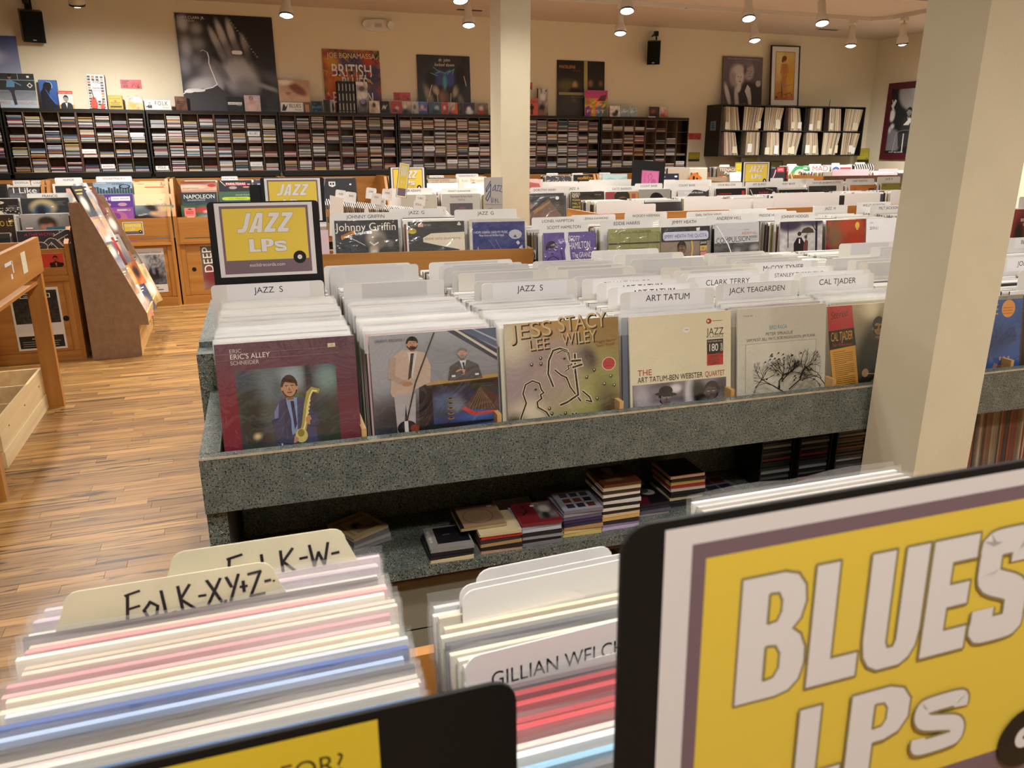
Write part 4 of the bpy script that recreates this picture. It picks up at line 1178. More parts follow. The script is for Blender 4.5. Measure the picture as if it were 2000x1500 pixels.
cover('tatum', a, 'cream quartet album with a red and black 180 gram sticker')

# bare tree with birds
a = Art('#cbc7b8')
a.text('Trendy 764', .06, .905, .016, '#2b2a28', 'b'); a.text('BIRD RAGA', .35, .735, .040, '#4d86ad', 'x', fit=.20, out=('#2c5678', 'o')); a.text('PETER SPRAGUE', .31, .665, .030, '#262523', 'b', fit=.31); a.text('SAM MOST, BILL MAYS, BOB MAGNUSSON, JIM PLANK', .10, .61, .028, '#262523', 'b', fit=.78)
a.photo(.09, -.02, .80, .60, 30, ('#c9c4b2', '#d2cebf'), [(.85, .3, .25, .25, 0, '#b3ae9e', .9)], .05, 8, 6); a.frame(.09, -.02, .80, .60, .003, '#5a574f')
rgb = random.Random(4)
branch(a, .47, -.02, 1.55, .13, .022, 6, rgb, box=(.095, .885, 0, .575)); branch(a, .52, .02, .7, .15, .014, 5, rgb, box=(.095, .885, 0, .575)); branch(a, .44, .0, 2.5, .15, .014, 5, rgb, box=(.095, .885, 0, .575)); branch(a, .9, .05, 2.2, .10, .010, 5, rgb, box=(.095, .885, 0, .575)); branch(a, .09, .1, .9, .10, .010, 4, rgb, box=(.095, .885, 0, .575))
for i in range(34):
    x, y = rgb.uniform(.18, .82), rgb.uniform(.12, .50); a.ell(x, y, .012, .008, '#15140f', rot=rgb.uniform(10, 60)); a.line([(x - .012, y - .008), (x - .022, y - .016)], .005, '#15140f')
cover('birds', a, 'grey-white album with a drawing of a bare tree full of birds')

# vibraphone player with orange strip
a = Art('#a8987c')
a.photo(0, 0, 1, 1, 34, ('#3a3a34', '#a89a80'), [(.55, .45, .2, .4, -12, '#26241f', .4), (.75, .3, .4, .2, 0, '#2a2926', .6), (.5, .95, .1, .1, 0, '#c9bda0', .7), (.9, .75, .25, .3, 0, '#97896e', .7)], .15, 6, 5)
a.ell(.62, .14, .22, .115, '#6f8f4f'); a.ell(.62, .10, .22, .115, '#3f5a3c', a0=180, a1=360)
a.poly([(.36, .02), (.42, .50), (.52, .62), (.66, .60), (.76, .40), (.80, .18), (.60, .22)], '#22201e'); a.face(.60, .74, .065, '#8d6a4c', '#1c1815', body=False, hairtop=1.2, side=1); a.ell(.565, .74, .028, .02, '#14110f'); a.ell(.64, .74, .028, .02, '#14110f'); a.line([(.44, .40), (.50, .28), (.60, .26)], .06, '#22201e'); a.ell(.46, .26, .04, .045, '#a98462'); a.line([(.48, .25), (.80, .22)], .008, '#b9b2a2')
a.line([(.80, .9), (.93, .48)], .02, '#b33a2c'); a.line([(.76, .9), (.82, .93), (.98, .5)], .014, '#c9a05a'); a.line([(.75, .44), (.95, .46)], .014, '#b33a2c')
a.poly([(0, 1), (.28, 1), (.31, .76), (.02, .74)], '#b3282f'); a.text('Stereo', .04, .86, .07, '#2a0f12', 'b', fit=.20, shear=.25, rot=8)
a.poly([(.02, .74), (.31, .76), (.34, .57), (.04, .54)], '#1d1917'); a.text('CAL TJADER', .05, .63, .085, '#d99a3a', 'b', fit=.25, rot=2); a.text('San Francisco', .07, .575, .03, '#b3382c', 'b', fit=.22)
a.poly([(.04, .54), (.33, .57), (.40, .0), (.11, -.02)], '#d49a3a')
for i in range(24): a.line([(.075 + i * .0032, .51 - i * .021), (.075 + i * .0032 + (.22 if i % 6 else .14), .522 - i * .021)], .006, '#6d4a18')
cover('mallet', a, 'album with an orange text strip and a red block, a percussionist beside a green drum')

# blue album right of the column
a = Art('#33528a')
a.photo(0, 0, 1, .96, 20, ('#2b4d8f', '#3d5f96'), [(.55, .5, .3, .2, 25, '#2a4374', .5)], .1, 3, 5)
a.rect(0, .955, 1, .05, '#8f8e84'); a.text('STEREO', .70, .967, .016, '#3b3a36', 'b'); a.text('TWELVE', .26, .80, .115, '#d98b45', 'b', fit=.40); a.ell(.80, .855, .095, None, '#dc9450'); a.lines(.72, .86, .15, 3, .03, .008, '#b36a2c', .1)
a.poly([(.1, .2), (.62, .22), (.64, .28), (.72, .24), (.86, .27), (.86, .22), (.72, .17), (.64, .20), (.1, .15)], '#8a6a66'); a.poly([(.3, .42), (.9, .66), (.95, .50), (.4, .36)], '#2a4270')
for i in range(3): a.ell(.72 + i * .06, .315, .014, .022, '#a58d88')
cover('twelve', a, 'blue album with orange lettering and a guitar headstock, right of the thick column')

# second rank
a = Art('#d3b9bf'); a.text('AP', .90, .17, .05, '#3a2c30', 'b'); a.poly([(.90, .26), (.97, .26), (.935, .31)], '#3a2c30'); cover('pinksliver', a, 'pale pink album mostly hidden behind the nearest jazz sign')
a = Art('#25282d')
a.photo(0, 0, 1, 1, 36, ('#24282e', '#2a2d33'), [(.64, .70, .15, .15, 10, '#8a8075', .35), (.60, .74, .09, .09, 0, '#b0a495', .5), (.70, .66, .10, .09, 0, '#6d655d', .5), (.60, .52, .07, .08, 0, '#a89c8c', .35), (.58, .47, .05, .05, 0, '#b5a998', .4), (.86, .62, .05, .05, 0, '#77706a', .6), (.18, .6, .2, .04, -30, '#3c4046', .8)], .1, 5, 6)
a.line([(.20, .74), (.32, .68), (.46, .60)], .012, '#c9ccd0', .6); a.line([(.54, .65), (.60, .60), (.67, .64)], .020, '#e9e4da')
a.text('Johnny Griffin', .02, .835, .125, '#ece4d2', 'x', fit=.95); a.poly([(.09, .76), (.31, .85), (.30, .78), (.10, .69)], '#c9823a'); a.text('LITTLE GIANT', .105, .715, .045, '#4a2b12', 'b', fit=.19, rot=22)
cover('johnny', a, 'dark album with a name in big cream letters and an orange tag')
a = Art('#e4e1d6'); a.rect(.03, 0, .97, .98, '#383b3e'); a.poly([(.28, .60), (.42, .70), (1, .72), (1, .0), (.98, 0), (.90, .30), (.28, .50)], '#e2d9c3'); a.poly([(.03, 0), (.03, .45), (.28, .49), (.90, .31), (.99, 0)], '#32363a')
a.text('EDDIE GETZ QUINTETTE', .31, .55, .035, '#a8503c', 'b', fit=.62); a.text('jazz jazz', .07, .88, .04, '#b9b4a8', 'r', fit=.12); a.rect(.20, .85, .09, .09, '#c98474'); a.text('jazz', .205, .87, .045, '#ece6da', 'b', fit=.08); a.text('jazz jazz', .30, .88, .04, '#b9b4a8', 'r', fit=.12); a.ell(.10, .76, .07, .065, '#c9b63f'); a.text('New stock', .10, .755, .025, '#5a4f16', 'r', al='c'); a.ell(.91, .90, .035, .025, '#d8d6ce'); a.ell(.91, .93, .018, .03, '#d8d6ce'); a.text('A HIGH FIDELITY RECORDING', .70, .965, .015, '#8f8d86', 'r')
cover('quintet', a, 'charcoal album with a cream pointed band and red small capitals')
a = Art('#cfcbc0'); a.rect(.05, 0, .92, .93, '#303a78'); a.ell(.80, .62, .115, None, '#b9bac0'); a.poly([(.76, .55), (.80, .62), (.83, .54)], '#303a78'); a.poly([(.81, .43), (.85, .47), (.88, .40), (.84, .36)], '#cfd0d6'); a.poly([(.86, .30), (.92, .36), (.93, .24), (.88, .22)], '#cfd0d6')
a.text('I HOPE GABRIEL LIKES MY MUSIC', .07, .655, .042, '#e6e6ea', 'b', fit=.60); a.text('Marty Grosz and His Blue Angels', .16, .585, .040, '#e6e6ea', 'r', fit=.44, shear=.1); a.poly([(.10, .05), (.14, .36), (.18, .05)], '#a9abb8'); a.poly([(.08, 0), (.21, 0), (.19, .12), (.10, .12)], '#a9abb8'); a.line([(.45, .5), (.62, .05)], .012, '#6f7ab0'); a.line([(.33, .5), (.60, .0)], .006, '#7f8abc')
cover('gabriel', a, 'dark blue album in a white border with a pale moon')
a = Art('#5d4b92')
a.poly([(.40, 1), (.48, 1), (.47, .85), (.50, .75), (.50, .62), (.52, .5), (.46, .42), (.42, .5), (.40, .68), (.43, .78), (.40, .9)], '#dcd8e0')
a.ell(.15, .74, .11, .12, '#1c1630'); a.ell(.155, .70, .085, .095, '#6a58a0'); a.rect(.07, .74, .17, .05, '#1c1630'); a.ell(.115, .72, .034, .034, '#1c1630'); a.ell(.20, .72, .034, .034, '#1c1630'); a.ell(.115, .72, .02, .02, '#7a68b0'); a.ell(.20, .72, .02, .02, '#7a68b0'); a.line([(.03, .42), (.08, .55), (.18, .60), (.27, .55), (.30, .42)], .014, '#1c1630'); a.line([(.33, .68), (.36, .55), (.31, .44)], .03, '#3a2d66'); a.line([(.14, .64), (.18, .635)], .012, '#1c1630')
a.text('SCOTT', .48, .845, .095, '#eae7ec', 'x', fit=.21, rot=-3); a.text('HAMILTON', .48, .70, .125, '#eae7ec', 'x', fit=.42, rot=2); a.text('quartet', .77, .665, .035, '#c98aa6', 'r'); a.text('The GRAND', .54, .555, .09, '#eae7ec', 'x', fit=.38); a.text('APPEARANCE', .54, .435, .095, '#eae7ec', 'x', fit=.46)
cover('scott', a, 'purple album with a torn white strip and a sketched man in glasses')
a = Art('#8a8a55')
for i in range(1, 6): a.rect(i * .18 + .04, 0, .004, .90, '#4f4f2c')
a.rect(0, .62, 1, .035, '#3d2a24'); a.rect(0, .90, 1, .10, '#9a9a64'); a.text('BAD LUCK IS ALL I HAVE / EDDIE HARRIS', .14, .89, .045, '#2c2a18', 'b', fit=.68); a.photo(.30, 0, .42, .52, 14, ('#2b2418', '#77764a'), [(.5, .3, .36, .5, 0, '#2a2a20', .5), (.5, .35, .2, .3, 0, '#5a4a3a', .5)], .3, 3, 5)
cover('harris', a, 'olive green album divided by thin upright lines')
a = Art('#7c6c5c')
a.photo(0, 0, 1, .76, 30, ('#6d5f54', '#8d7c6a'), [(.25, .35, .3, .3, 0, '#2b2622', .6), (.8, .3, .3, .25, 0, '#3d352f', .7)], .1, 8, 4)
a.face(.42, .62, .085, '#6d4a34', '#17120f', suit='#2b2723', side=1, shade='#4a3020'); a.line([(.62, .78), (.64, .60), (.62, .46), (.70, .38)], .035, '#c9a65a'); a.ell(.72, .40, .06, .06, '#b8924a'); a.rect(.80, .66, .14, .10, '#1d1a17'); a.text('jazz', .81, .69, .05, '#e4e0d6', 'b', fit=.12); a.rect(.80, .56, .14, .09, '#d9b463'); a.text('180 g', .81, .58, .05, '#3a2b12', 'b', fit=.12); a.rect(.80, .36, .14, .19, '#b8525a'); a.lines(.81, .52, .12, 6, .025, .01, '#e3b5b2')
a.rect(0, .75, 1, .25, '#22252a'); a.poly(rrect(.03, .97, .765, .915, .05), '#c9cbe0'); a.text('JIMMY HEATH-THE QUOTA', .055, .805, .065, '#3b3f66', 'b', fit=.88); a.poly([(.72, .92), (.78, .92), (.79, .98), (.71, .97)], '#e6e4de')
cover('heath', a, 'album with a pale lilac banner over a smiling saxophonist')
a = Art('#c6c6c8'); a.photo(0, .1, 1, .53, 30, ('#2b2c2e', '#4a4a4c'), [(.2, .4, .15, .3, 0, '#1c1c1e', .6), (.5, .6, .08, .2, 0, '#8d8d90', .6), (.75, .4, .12, .35, 0, '#222', .5), (.9, .8, .1, .1, 0, '#9a9a9c', .6), (.35, .2, .1, .2, 0, '#77777a', .6)], .7, 31, 9)
a.text('COMPULSION!!!!!', .03, .63, .095, '#17171a', 'x', fit=.94, rot=2); a.text('ANDREW HILL', .60, .775, .055, '#c77468', 'r', fit=.36); a.rect(.04, .74, .90, .004, '#55565a'); a.text('featuring', .66, .86, .02, '#77787c', 'r'); a.line([(.05, .95), (.30, .60), (.55, .02)], .03, '#e6e6e8', .4); a.rect(.78, .36, .18, .06, '#31589a')
cover('compulsion', a, 'grey and white album with black capitals ending in exclamation marks')
a = Art('#b3b0ae')
a.photo(0, 0, 1, 1, 26, ('#b9b6b4', '#b0adaa'), [(.2, .95, .35, .22, 0, '#3c3346', .35), (.75, 1.0, .3, .15, 0, '#4a4252', .35)], .25, 13, 12); a.line([(.18, .95), (.19, .3)], .02, '#2a2430'); a.line([(.85, 1), (.86, .0)], .05, '#1f2030'); a.line([(.75, .9), (.85, .7)], .02, '#1f2030')
a.poly([(.33, 0), (.32, .40), (.40, .56), (.50, .56), (.58, .40), (.56, 0)], '#1d1c22'); a.ell(.45, .66, .045, .06, '#3a2a26'); a.rect(.44, .40, .03, .12, '#dcd9d4'); a.poly([(.54, 0), (.55, .35), (.60, .50), (.66, .45), (.65, 0)], '#6d3a38'); a.ell(.60, .57, .035, .05, '#5c4038'); a.poly([(.48, .68), (.54, .80), (.66, .84), (.76, .78), (.80, .68)], '#473a36'); a.line([(.64, .70), (.60, .45)], .01, '#2a2422')
cover('umbrella', a, 'album painted with a couple under an umbrella in the snow')
a = Art('#7a3d2c'); a.photo(0, 0, 1, 1, 34, ('#4a3226', '#8a4630'), [(.25, .75, .2, .25, 0, '#7a5a40', .7), (.75, .5, .3, .4, 0, '#9c3526', .7), (.25, .15, .25, .25, 0, '#2f2b26', .6), (.6, .9, .3, .15, 0, '#a8452f', .6)], .85, 5, 14, False); a.ell(.78, .88, .055, .07, '#d3b04a'); a.rect(.755, .79, .05, .06, '#c9a544')
cover('redfaces', a, 'red and brown mottled album with a small gold badge')
a = Art('#e2e2e4'); a.text('COS', .08, .90, .03, '#4a4a4c', 'b'); a.text('2019 4.1', .08, .78, .06, '#3a3a3c', 'b', fit=.22); a.ell(.88, .86, .09, None, '#3d7a58'); a.poly([(.74, .2), (.80, .34), (.84, .22)], '#4a4a4c'); cover('whitecover', a, 'plain white album cut by the thick right-hand column')
a = Art('#7d2c30'); a.photo(0, 0, 1, 1, 18, ('#74262a', '#8a3a3c'), [(.25, .4, .15, .4, 0, '#1c1414', .5), (.6, .3, .2, .3, 0, '#30201f', .6)], .3, 4, 6); a.text('BEN WEBSTER', .28, .75, .06, '#e0d6d0', 'b', fit=.5); a.text('SEXTET', .35, .66, .05, '#e0d6d0', 'b'); cover('redright', a, 'dark red album at the right edge of the picture beyond the thick column')
# third rank
a = Art('#a9a597'); a.text('"DJENERA"', .08, .22, .09, '#9c4a3c', 'r', fit=.40, rot=4); a.text('PEPPER', .58, .70, .04, '#9c4a3c', 'b', fit=.18); cover('pepper', a, 'plain warm grey album with small red lettering, left of the one with a dark square')
a = Art('#a6a49f'); a.text('Monty Alexander, Ray Brown, Herb Ellis', .22, .84, .07, '#3a3a3c', 'b', fit=.58); a.text('Triple Treat', .42, .70, .06, '#3a3a3c', 'r', fit=.18); a.rect(.20, .0, .60, .58, '#4a454c'); a.ell(.52, .30, .10, .12, '#6d4a52'); cover('monty', a, 'grey album with a dark square picture, left of the handwritten jazz sign')
a = Art('#77752f'); a.text('2', .1, .6, .2, '#c9b23a', 'b'); cover('olive', a, 'olive album half hidden by the handwritten jazz vinyl sign')
a = Art('#2c3136'); a.poly([(0, .22), (.55, .78), (.95, .0), (.0, .0)], '#6a5550'); a.poly([(.1, .30), (.62, .72), (.58, .60), (.14, .18)], '#9a7a4a'); a.poly([(.02, .70), (.12, .48), (.02, .35)], '#7a5a4c'); a.ell(.80, .80, .055, .07, '#e6eaee'); a.text('the radiance of dorothy', .18, .86, .045, '#8f979c', 'r', fit=.6); a.lines(.70, .62, .2, 5, .07, .01, '#6f7880'); cover('harp', a, 'dark album with a harp picture, directly right of the middle column')
a = Art('#2a2722'); a.photo(.25, 0, .75, .9, 20, ('#4a3a20', '#1d1c1a'), [(.5, .3, .4, .35, 0, '#6a5426', .7)], .8, 22, 8); a.text("THE BOY'S", .03, .86, .08, '#e4ddca', 'b', fit=.25); a.text('NEW', .03, .74, .10, '#e4ddca', 'b', fit=.22)
for i, t in enumerate(('MOANIN', 'MILT', 'BIRDIE', 'GETZ')): a.text(t, .04, .60 - i * .15, .07, '#c9bb58', 'b', fit=.24)
a.text('with strings', .70, .85, .03, '#aaa', 'r'); cover('boys', a, 'black album with stacked yellow and white words, second right of the middle column')
a = Art('#a8804e'); a.poly([(0, 1), (.3, 1), (.15, 0), (0, 0)], '#8d3a3e'); a.ell(.50, .80, .24, .26, '#26241f', rot=-15); a.ell(.52, .58, .18, .2, '#7d5238'); a.poly([(.25, .70), (.75, .74), (.72, .62), (.28, .58)], '#26241f'); a.rect(.80, .2, .12, .7, '#9a4a44'); cover('hat', a, 'ochre and red album with a man in a dark hat')
a = Art('#8f8d86'); a.ell(.58, .50, .22, .36, '#17171a', rot=10); a.ell(.70, .38, .10, .2, '#1f1e1f'); a.line([(.74, .42), (.84, .46)], .03, '#c9c9c6'); a.poly([(.3, 0), (.42, .25), (.75, .2), (.85, 0)], '#2b2b2d'); cover('profile', a, 'grey album with a black head in profile')
a = Art('#3a3c40'); a.poly([(0, 1), (.5, 1), (.15, .5), (0, .6)], '#c9cacc'); a.poly([(.6, 1), (.9, .9), (1, 1)], '#d9dadc'); a.text('Basie and his band', .2, .82, .08, '#e9e9ea', 'b', fit=.6); a.photo(.1, 0, .9, .6, 12, ('#1c1c20', '#4a4650'), [], .7, 4, 6); cover('bigband', a, 'black and white album with painted glare streaks, right of the head in profile')  # pale corner shapes paint glare on the sleeve into the print
a = Art('#1f1d20'); a.text('louie', .28, .40, .12, '#e4e0da', 'b', fit=.3); a.text('bellson', .26, .22, .18, '#e4e0da', 'b', fit=.62); a.rect(.12, .72, .4, .05, '#8a2f38'); a.rect(.86, .68, .1, .2, '#a8323a'); a.rect(.02, .55, .08, .15, '#a8323a'); cover('bellson', a, 'black album with big white lower-case letters and red marks')
a = Art('#26242a'); a.text('PARIS', .35, .60, .14, '#b33a55', 'b', fit=.35); a.text('TROMBONE', .25, .36, .14, '#c9683a', 'b', fit=.5); a.line([(.05, .9), (.2, .4)], .03, '#c9c9cc'); a.line([(.6, .95), (.85, .85)], .02, '#b9b9bc'); a.ell(.88, .68, .06, .1, '#d9d9dc'); cover('messenger', a, 'dark album with red and orange capitals')
a = Art('#1a1a1c'); a.rect(0, .9, 1, .1, '#c9c7c2'); a.text("Each Day is Valentine's Day", .08, .62, .10, '#dcdad6', 'b', fit=.84); cover('valentine', a, 'black album with one white line of text under a pale top edge')
a = Art('#2a2a2a'); a.photo(0, .4, 1, .6, 14, ('#2a2c2a', '#3a3d3a'), [], .5, 3, 6); a.text('blues in desmond', .10, .40, .09, '#b08a5a', 'b', fit=.78); a.text('brubeck', .5, .7, .06, '#55584f', 'r'); cover('desmond', a, 'dark album with a gold lower-case title')
a = Art('#b3703c'); a.photo(0, 0, 1, 1, 14, ('#a85a2c', '#bd8048'), [(.5, .5, .3, .3, 0, '#c98a50', .8)], .3, 3, 5); a.rect(.72, .72, .22, .12, '#6a4a2c'); cover('orange', a, 'orange-brown album left of the thick right column')
a = Art('#8c8a3c'); a.poly([(0, .0), (0, .45), (1, .62), (1, 0)], '#2f4a80'); a.rect(.0, .42, 1, .03, '#c9c58a'); a.text('SOLO', .08, .84, .09, '#3a3a1c', 'b', fit=.14); a.text('TJADER', .68, .84, .09, '#3a3a1c', 'b', fit=.26); cover('bluegold', a, 'album half olive and half blue by the thick right column')
# wall bins, right
a = Art('#6d5a4c'); a.text('TEENAGE', .1, .72, .16, '#e4dcc8', 'b', fit=.75); a.text('Party', .3, .50, .15, '#e9e4d4', 'b', fit=.5, shear=.2)
for i in range(5): a.fig(.14 + i * .18, .0, .45, ('#a8502c', '#c99a4a', '#3a3a44', '#b3653a', '#77402c')[i], '#33292a')
cover('teenage', a, 'brown album with a white two-line title and small dancers')
a = Art('#202024'); a.rect(.62, .60, .32, .34, '#b32a38'); a.text('HITS', .66, .70, .10, '#e6c9c4', 'b', fit=.22); a.text('LATIN ALL STARS', .08, .86, .06, '#b9b9bc', 'b', fit=.45); a.line([(.55, .75), (.50, .45), (.40, .1), (.35, 0)], .05, '#d98aa6'); cover('pinkzone', a, 'black album with a pink ribbon shape and a red corner square')
a = Art('#3a8a5a'); a.poly([(0, 1), (.35, 1), (0, .3)], '#d9d4c6'); a.text('RUDY', .05, .1, .14, '#b32a2c', 'b', rot=90, fit=.7); a.ell(.58, .45, .27, .33, '#dcc0a0'); a.face(.58, .48, .09, '#a87a58', '#3a2a20', suit='#e0d6c4'); a.rect(.72, .78, .2, .1, '#d9d4c6'); cover('redgreen', a, 'green album with a pale disc, a singer and red vertical lettering')
a = Art('#d9d2c4'); a.text('MAD', .12, .62, .28, '#a8282a', 'x', fit=.82, out=('#5c1a1c', 'o')); a.photo(0, 0, .4, .55, 8, ('#5a4a3a', '#8d7a5c'), [], .6, 3, 4); a.rect(.5, .30, .4, .06, '#5a5048'); cover('mad', a, 'cream album with three huge red capitals')
a = Art('#d9d6d0'); a.ell(.22, .55, .2, .32, '#3a5a96'); a.ell(.22, .5, .12, .2, '#d9d6d0'); a.rect(.42, .66, .54, .16, '#a8404a'); a.rect(.42, .40, .54, .16, '#a8404a'); a.rect(.42, .14, .54, .16, '#a8404a'); cover('circles', a, 'white album with red bars and a blue arch')
a = Art('#dcdcda')
for i in range(9): a.line([(.02 + i * .12, 1), (.10 + i * .12, .7), (.02 + i * .12, .4), (.1 + i * .12, 0)], .06, '#202022')
cover('zebra', a, 'black and white zigzag album in the far right corner')
# wall bins, middle
a = Art('#c9a9a6'); a.poly([(.2, .2), (.5, .75), (.9, .6), (.95, .15)], '#a8585c'); a.line([(.3, .3), (.8, .5)], .03, '#6d3a40'); cover('redtint', a, 'pale red album directly right of the middle column in the wall bin')
a = Art('#3f4449')
rgd = random.Random(3)
for i in range(46): a.ell(rgd.random(), rgd.random(), .02, .035, rgd.choice(('#d9d6d4', '#c9a9a6', '#9aa0a6')))
cover('dots', a, 'slate album sprinkled with pale dots')
a = Art('#1c1c1e'); a.text('ENNIO', .38, .76, .09, '#d9a83a', 'b', fit=.25); a.text('MORRICONE', .16, .60, .14, '#d9a83a', 'b', fit=.7); cover('yellowtitle', a, 'black album with a yellow two-line title in the wall bin')
a = Art('#8fb0b4'); a.poly([(0, .5), (.3, .7), (.6, .5), (1, .8), (1, 1), (0, 1)], '#a9c4c4'); a.poly([(0, .3), (.5, .5), (1, .3), (1, 0), (0, 0)], '#5a8488'); cover('teal', a, 'pale teal album left of the black sign')
a = Art('#23263a'); a.ell(.3, .7, .16, .14, '#3a5a96'); a.text('COSMO', .3, .66, .06, '#c9d4e6', 'b', al='c'); a.ell(.88, .72, .06, .09, '#e0e4ea'); cover('navy', a, 'navy album right of the black sign with a small blue oval')
a = Art('#2a2c30'); a.poly([(.15, .82), (.36, .82), (.36, .60), (.26, .52), (.15, .60)], '#c9c9c6'); a.rect(.19, .64, .05, .12, '#2a2c30'); a.rect(.27, .64, .05, .12, '#2a2c30'); a.ell(.83, .66, .035, .045, '#e6e6e4'); a.line([(.05, 1), (.0, .6)], .03, '#77787c'); cover('blacklogo', a, 'black album with a pale shield emblem behind the box of singles')
a = Art('#b0a48c'); a.text('VIP ZOMBIES', .25, .74, .12, '#9c3a34', 'b', fit=.5); a.text('DEATH OF A SALESMAN', .12, .56, .10, '#1f1b17', 'b', fit=.8); a.rect(0, .95, 1, .05, '#2a2622'); a.text('original', .06, .82, .05, '#4a4034', 'r'); cover('zombie', a, 'beige album with a red line above black capitals')
a = Art('#ddd6c2'); a.text('Kiss', .12, .62, .14, '#8aa0b0', 'b', fit=.22, rot=8); a.text('Day', .42, .66, .15, '#a8484a', 'b', fit=.16); a.text('Tomorrow', .62, .62, .13, '#9aa088', 'b', fit=.32, rot=6); a.ell(.52, .52, .08, .06, '#2a2a2a'); cover('creamthree', a, 'cream album with three small coloured words left of the middle column')
# soundtrack cabinet
a = Art('#7f97a8'); a.photo(0, .35, 1, .65, 12, ('#a4b4bf', '#6f8ba3'), [], .1, 3, 4)
rgs_ = random.Random(6)
for i in range(14): a.rect(i * .072, .15, .06, rgs_.uniform(.25, .55), '#3a4a55')
a.ell(.80, .66, .15, None, '#1f2428'); a.ell(.80, .66, .11, None, '#7f97a8'); a.text('SOUL', .80, .63, .06, '#1f2428', 'b', al='c'); a.text('LONDON', .06, .86, .07, '#dfe6ea', 'b', fit=.28); a.text('LUND', .48, .80, .08, '#3a2f3a', 'r'); cover('skyline', a, 'blue-grey album with a city skyline and a black round seal')
a = Art('#d9c898'); a.text('tape', .10, .80, .07, '#5c4a34', 'b'); a.text('HEART', .68, .66, .12, '#b33a30', 'b', fit=.25); a.rect(.28, .56, .5, .06, '#c94a3a'); a.line([(.30, .75), (.60, .70)], .012, '#8a7a5a'); a.line([(.73, .95), (.73, .80)], .02, '#b33a30'); a.rect(.0, .96, 1, .04, '#c9b070'); cover('heart', a, 'cream and red album in the top step of the soundtrack cabinet')
a = Art('#b08468'); a.photo(0, .3, 1, .7, 14, ('#c9a48c', '#8a4a34'), [(.4, .9, .5, .2, 0, '#7a3a28', .7), (.3, .4, .4, .2, 0, '#d9c0ac', .7)], .15, 3, 4); a.ell(.87, .66, .12, None, '#a8352a'); a.text('SOUNDTRACKS', .05, .42, .07, '#3a2a22', 'b', fit=.45); cover('copper', a, 'copper-toned album with a red round sticker')
a = Art('#23242a'); a.rect(.20, .58, .62, .22, '#b32f3a'); a.text('PARIS,TEXAS', .22, .62, .14, '#f0ece6', 'b', fit=.58); a.rect(.86, .64, .08, .06, '#d9d9d6'); a.ell(.42, .40, .12, .12, '#9a948c'); a.rect(.72, .38, .2, .12, '#c9303a'); a.text('VINYL', .74, .41, .05, '#f0ece6', 'b'); a.line([(.06, .95), (.2, .55)], .03, '#c9cacc', .3); cover('paris', a, 'dark album with a white title on a red bar')
a = Art('#33384a'); a.rect(.1, .5, .2, .3, '#8d93a6'); cover('navysliver', a, 'slate blue album mostly hidden by the second jazz sign')
a = Art('#5a3a86'); a.text('EAGLE', .02, .55, .16, '#e6e2ec', 'b', fit=.4); a.rect(.42, .48, .5, .34, '#dcdce0'); a.text('LEGAL EAGLES', .45, .60, .08, '#4a3a6a', 'b', fit=.44); a.ell(.3, .2, .1, .14, '#c99a8a'); a.ell(.7, .2, .12, .14, '#b98a9a'); cover('eagle', a, 'purple album with a white label in the soundtrack cabinet')
a = Art('#e0cfa4'); a.text('Mary Queen of Scots', .28, .16, .08, '#a8453a', 'r', fit=.62, shear=.2); a.ell(.68, .56, .03, .03, '#c9a45c'); cover('mon', a, 'cream album with a small red script title in the soundtrack cabinet')
a = Art('#26343c'); a.text('NAPOLEON', .06, .50, .24, '#d9d9d0', 'b', fit=.88); a.text('SOUNDTRACK', .16, .32, .08, '#c9c9c0', 'b', fit=.5); a.photo(0, 0, 1, .3, 10, ('#3a4a50', '#26343c'), [], .5, 3, 5); cover('napoleon', a, 'dark blue-green album with a wide white serif title')
a = Art('#3a5a44'); a.poly(rrect(.08, .92, .30, .56, .12), '#a9bb3c'); a.text('FULL STRENGTH', .28, .38, .08, '#22301c', 'b', fit=.52); a.text('SOUND TRACK', .48, .68, .06, '#b9c49a', 'b', fit=.42); a.ell(.4, .2, .4, .1, '#2c4a5c'); cover('green', a, 'green album with a lime rounded bar')
a = Art('#8d4a94'); a.ell(.55, .3, .28, .42, '#a8608c'); a.ell(.5, .35, .16, .3, '#7a3a86'); a.rect(.58, .74, .36, .14, '#b9a9b4'); a.text('JK', .83, .76, .09, '#2a2a2a', 'b'); cover('magenta', a, 'magenta album at the bottom step of the soundtrack cabinet')
a = Art('#5c6870'); a.photo(0, 0, 1, 1, 18, ('#33363a', '#77848c'), [(.6, .55, .18, .4, -20, '#c9a888', .4), (.7, .3, .2, .2, 0, '#b98f70', .5), (.42, .8, .14, .3, 20, '#2a2018', .5), (.85, .7, .1, .2, 0, '#c9b060', .5), (.2, .1, .3, .2, 0, '#222', .6)], .2, 3, 5); a.ell(.55, .62, .03, .02, '#1c1410'); a.text('Hitchin', .08, .2, .1, '#d9d9d6', 'b', rot=20, fit=.25); cover('face', a, 'grey-blue album with a large tilted face in the soundtrack cabinet')
a = Art('#2f4a34'); a.photo(0, 0, 1, 1, 14, ('#25402c', '#3a5a3e'), [(.62, .62, .22, .2, 0, '#b3303a', .6), (.72, .5, .1, .1, 0, '#d9b4a4', .6), (.8, .1, .3, .2, 0, '#7a8a9a', .7)], .5, 8, 6, False); a.rect(.08, .15, .30, .66, '#d4736a'); a.poly([(.16, .66), (.30, .66), (.23, .76)], '#2a1c1c'); a.lines(.12, .52, .22, 3, .09, .05, '#a83a3a', .1); a.rect(.14, .0, .2, .14, '#d9d9d6'); cover('flower', a, 'dark green album with a red flower and a salmon sticker')
a = Art('#4a5a4a'); cover('hiddenlow', a, 'dull green album mostly hidden behind the jazz S sign')
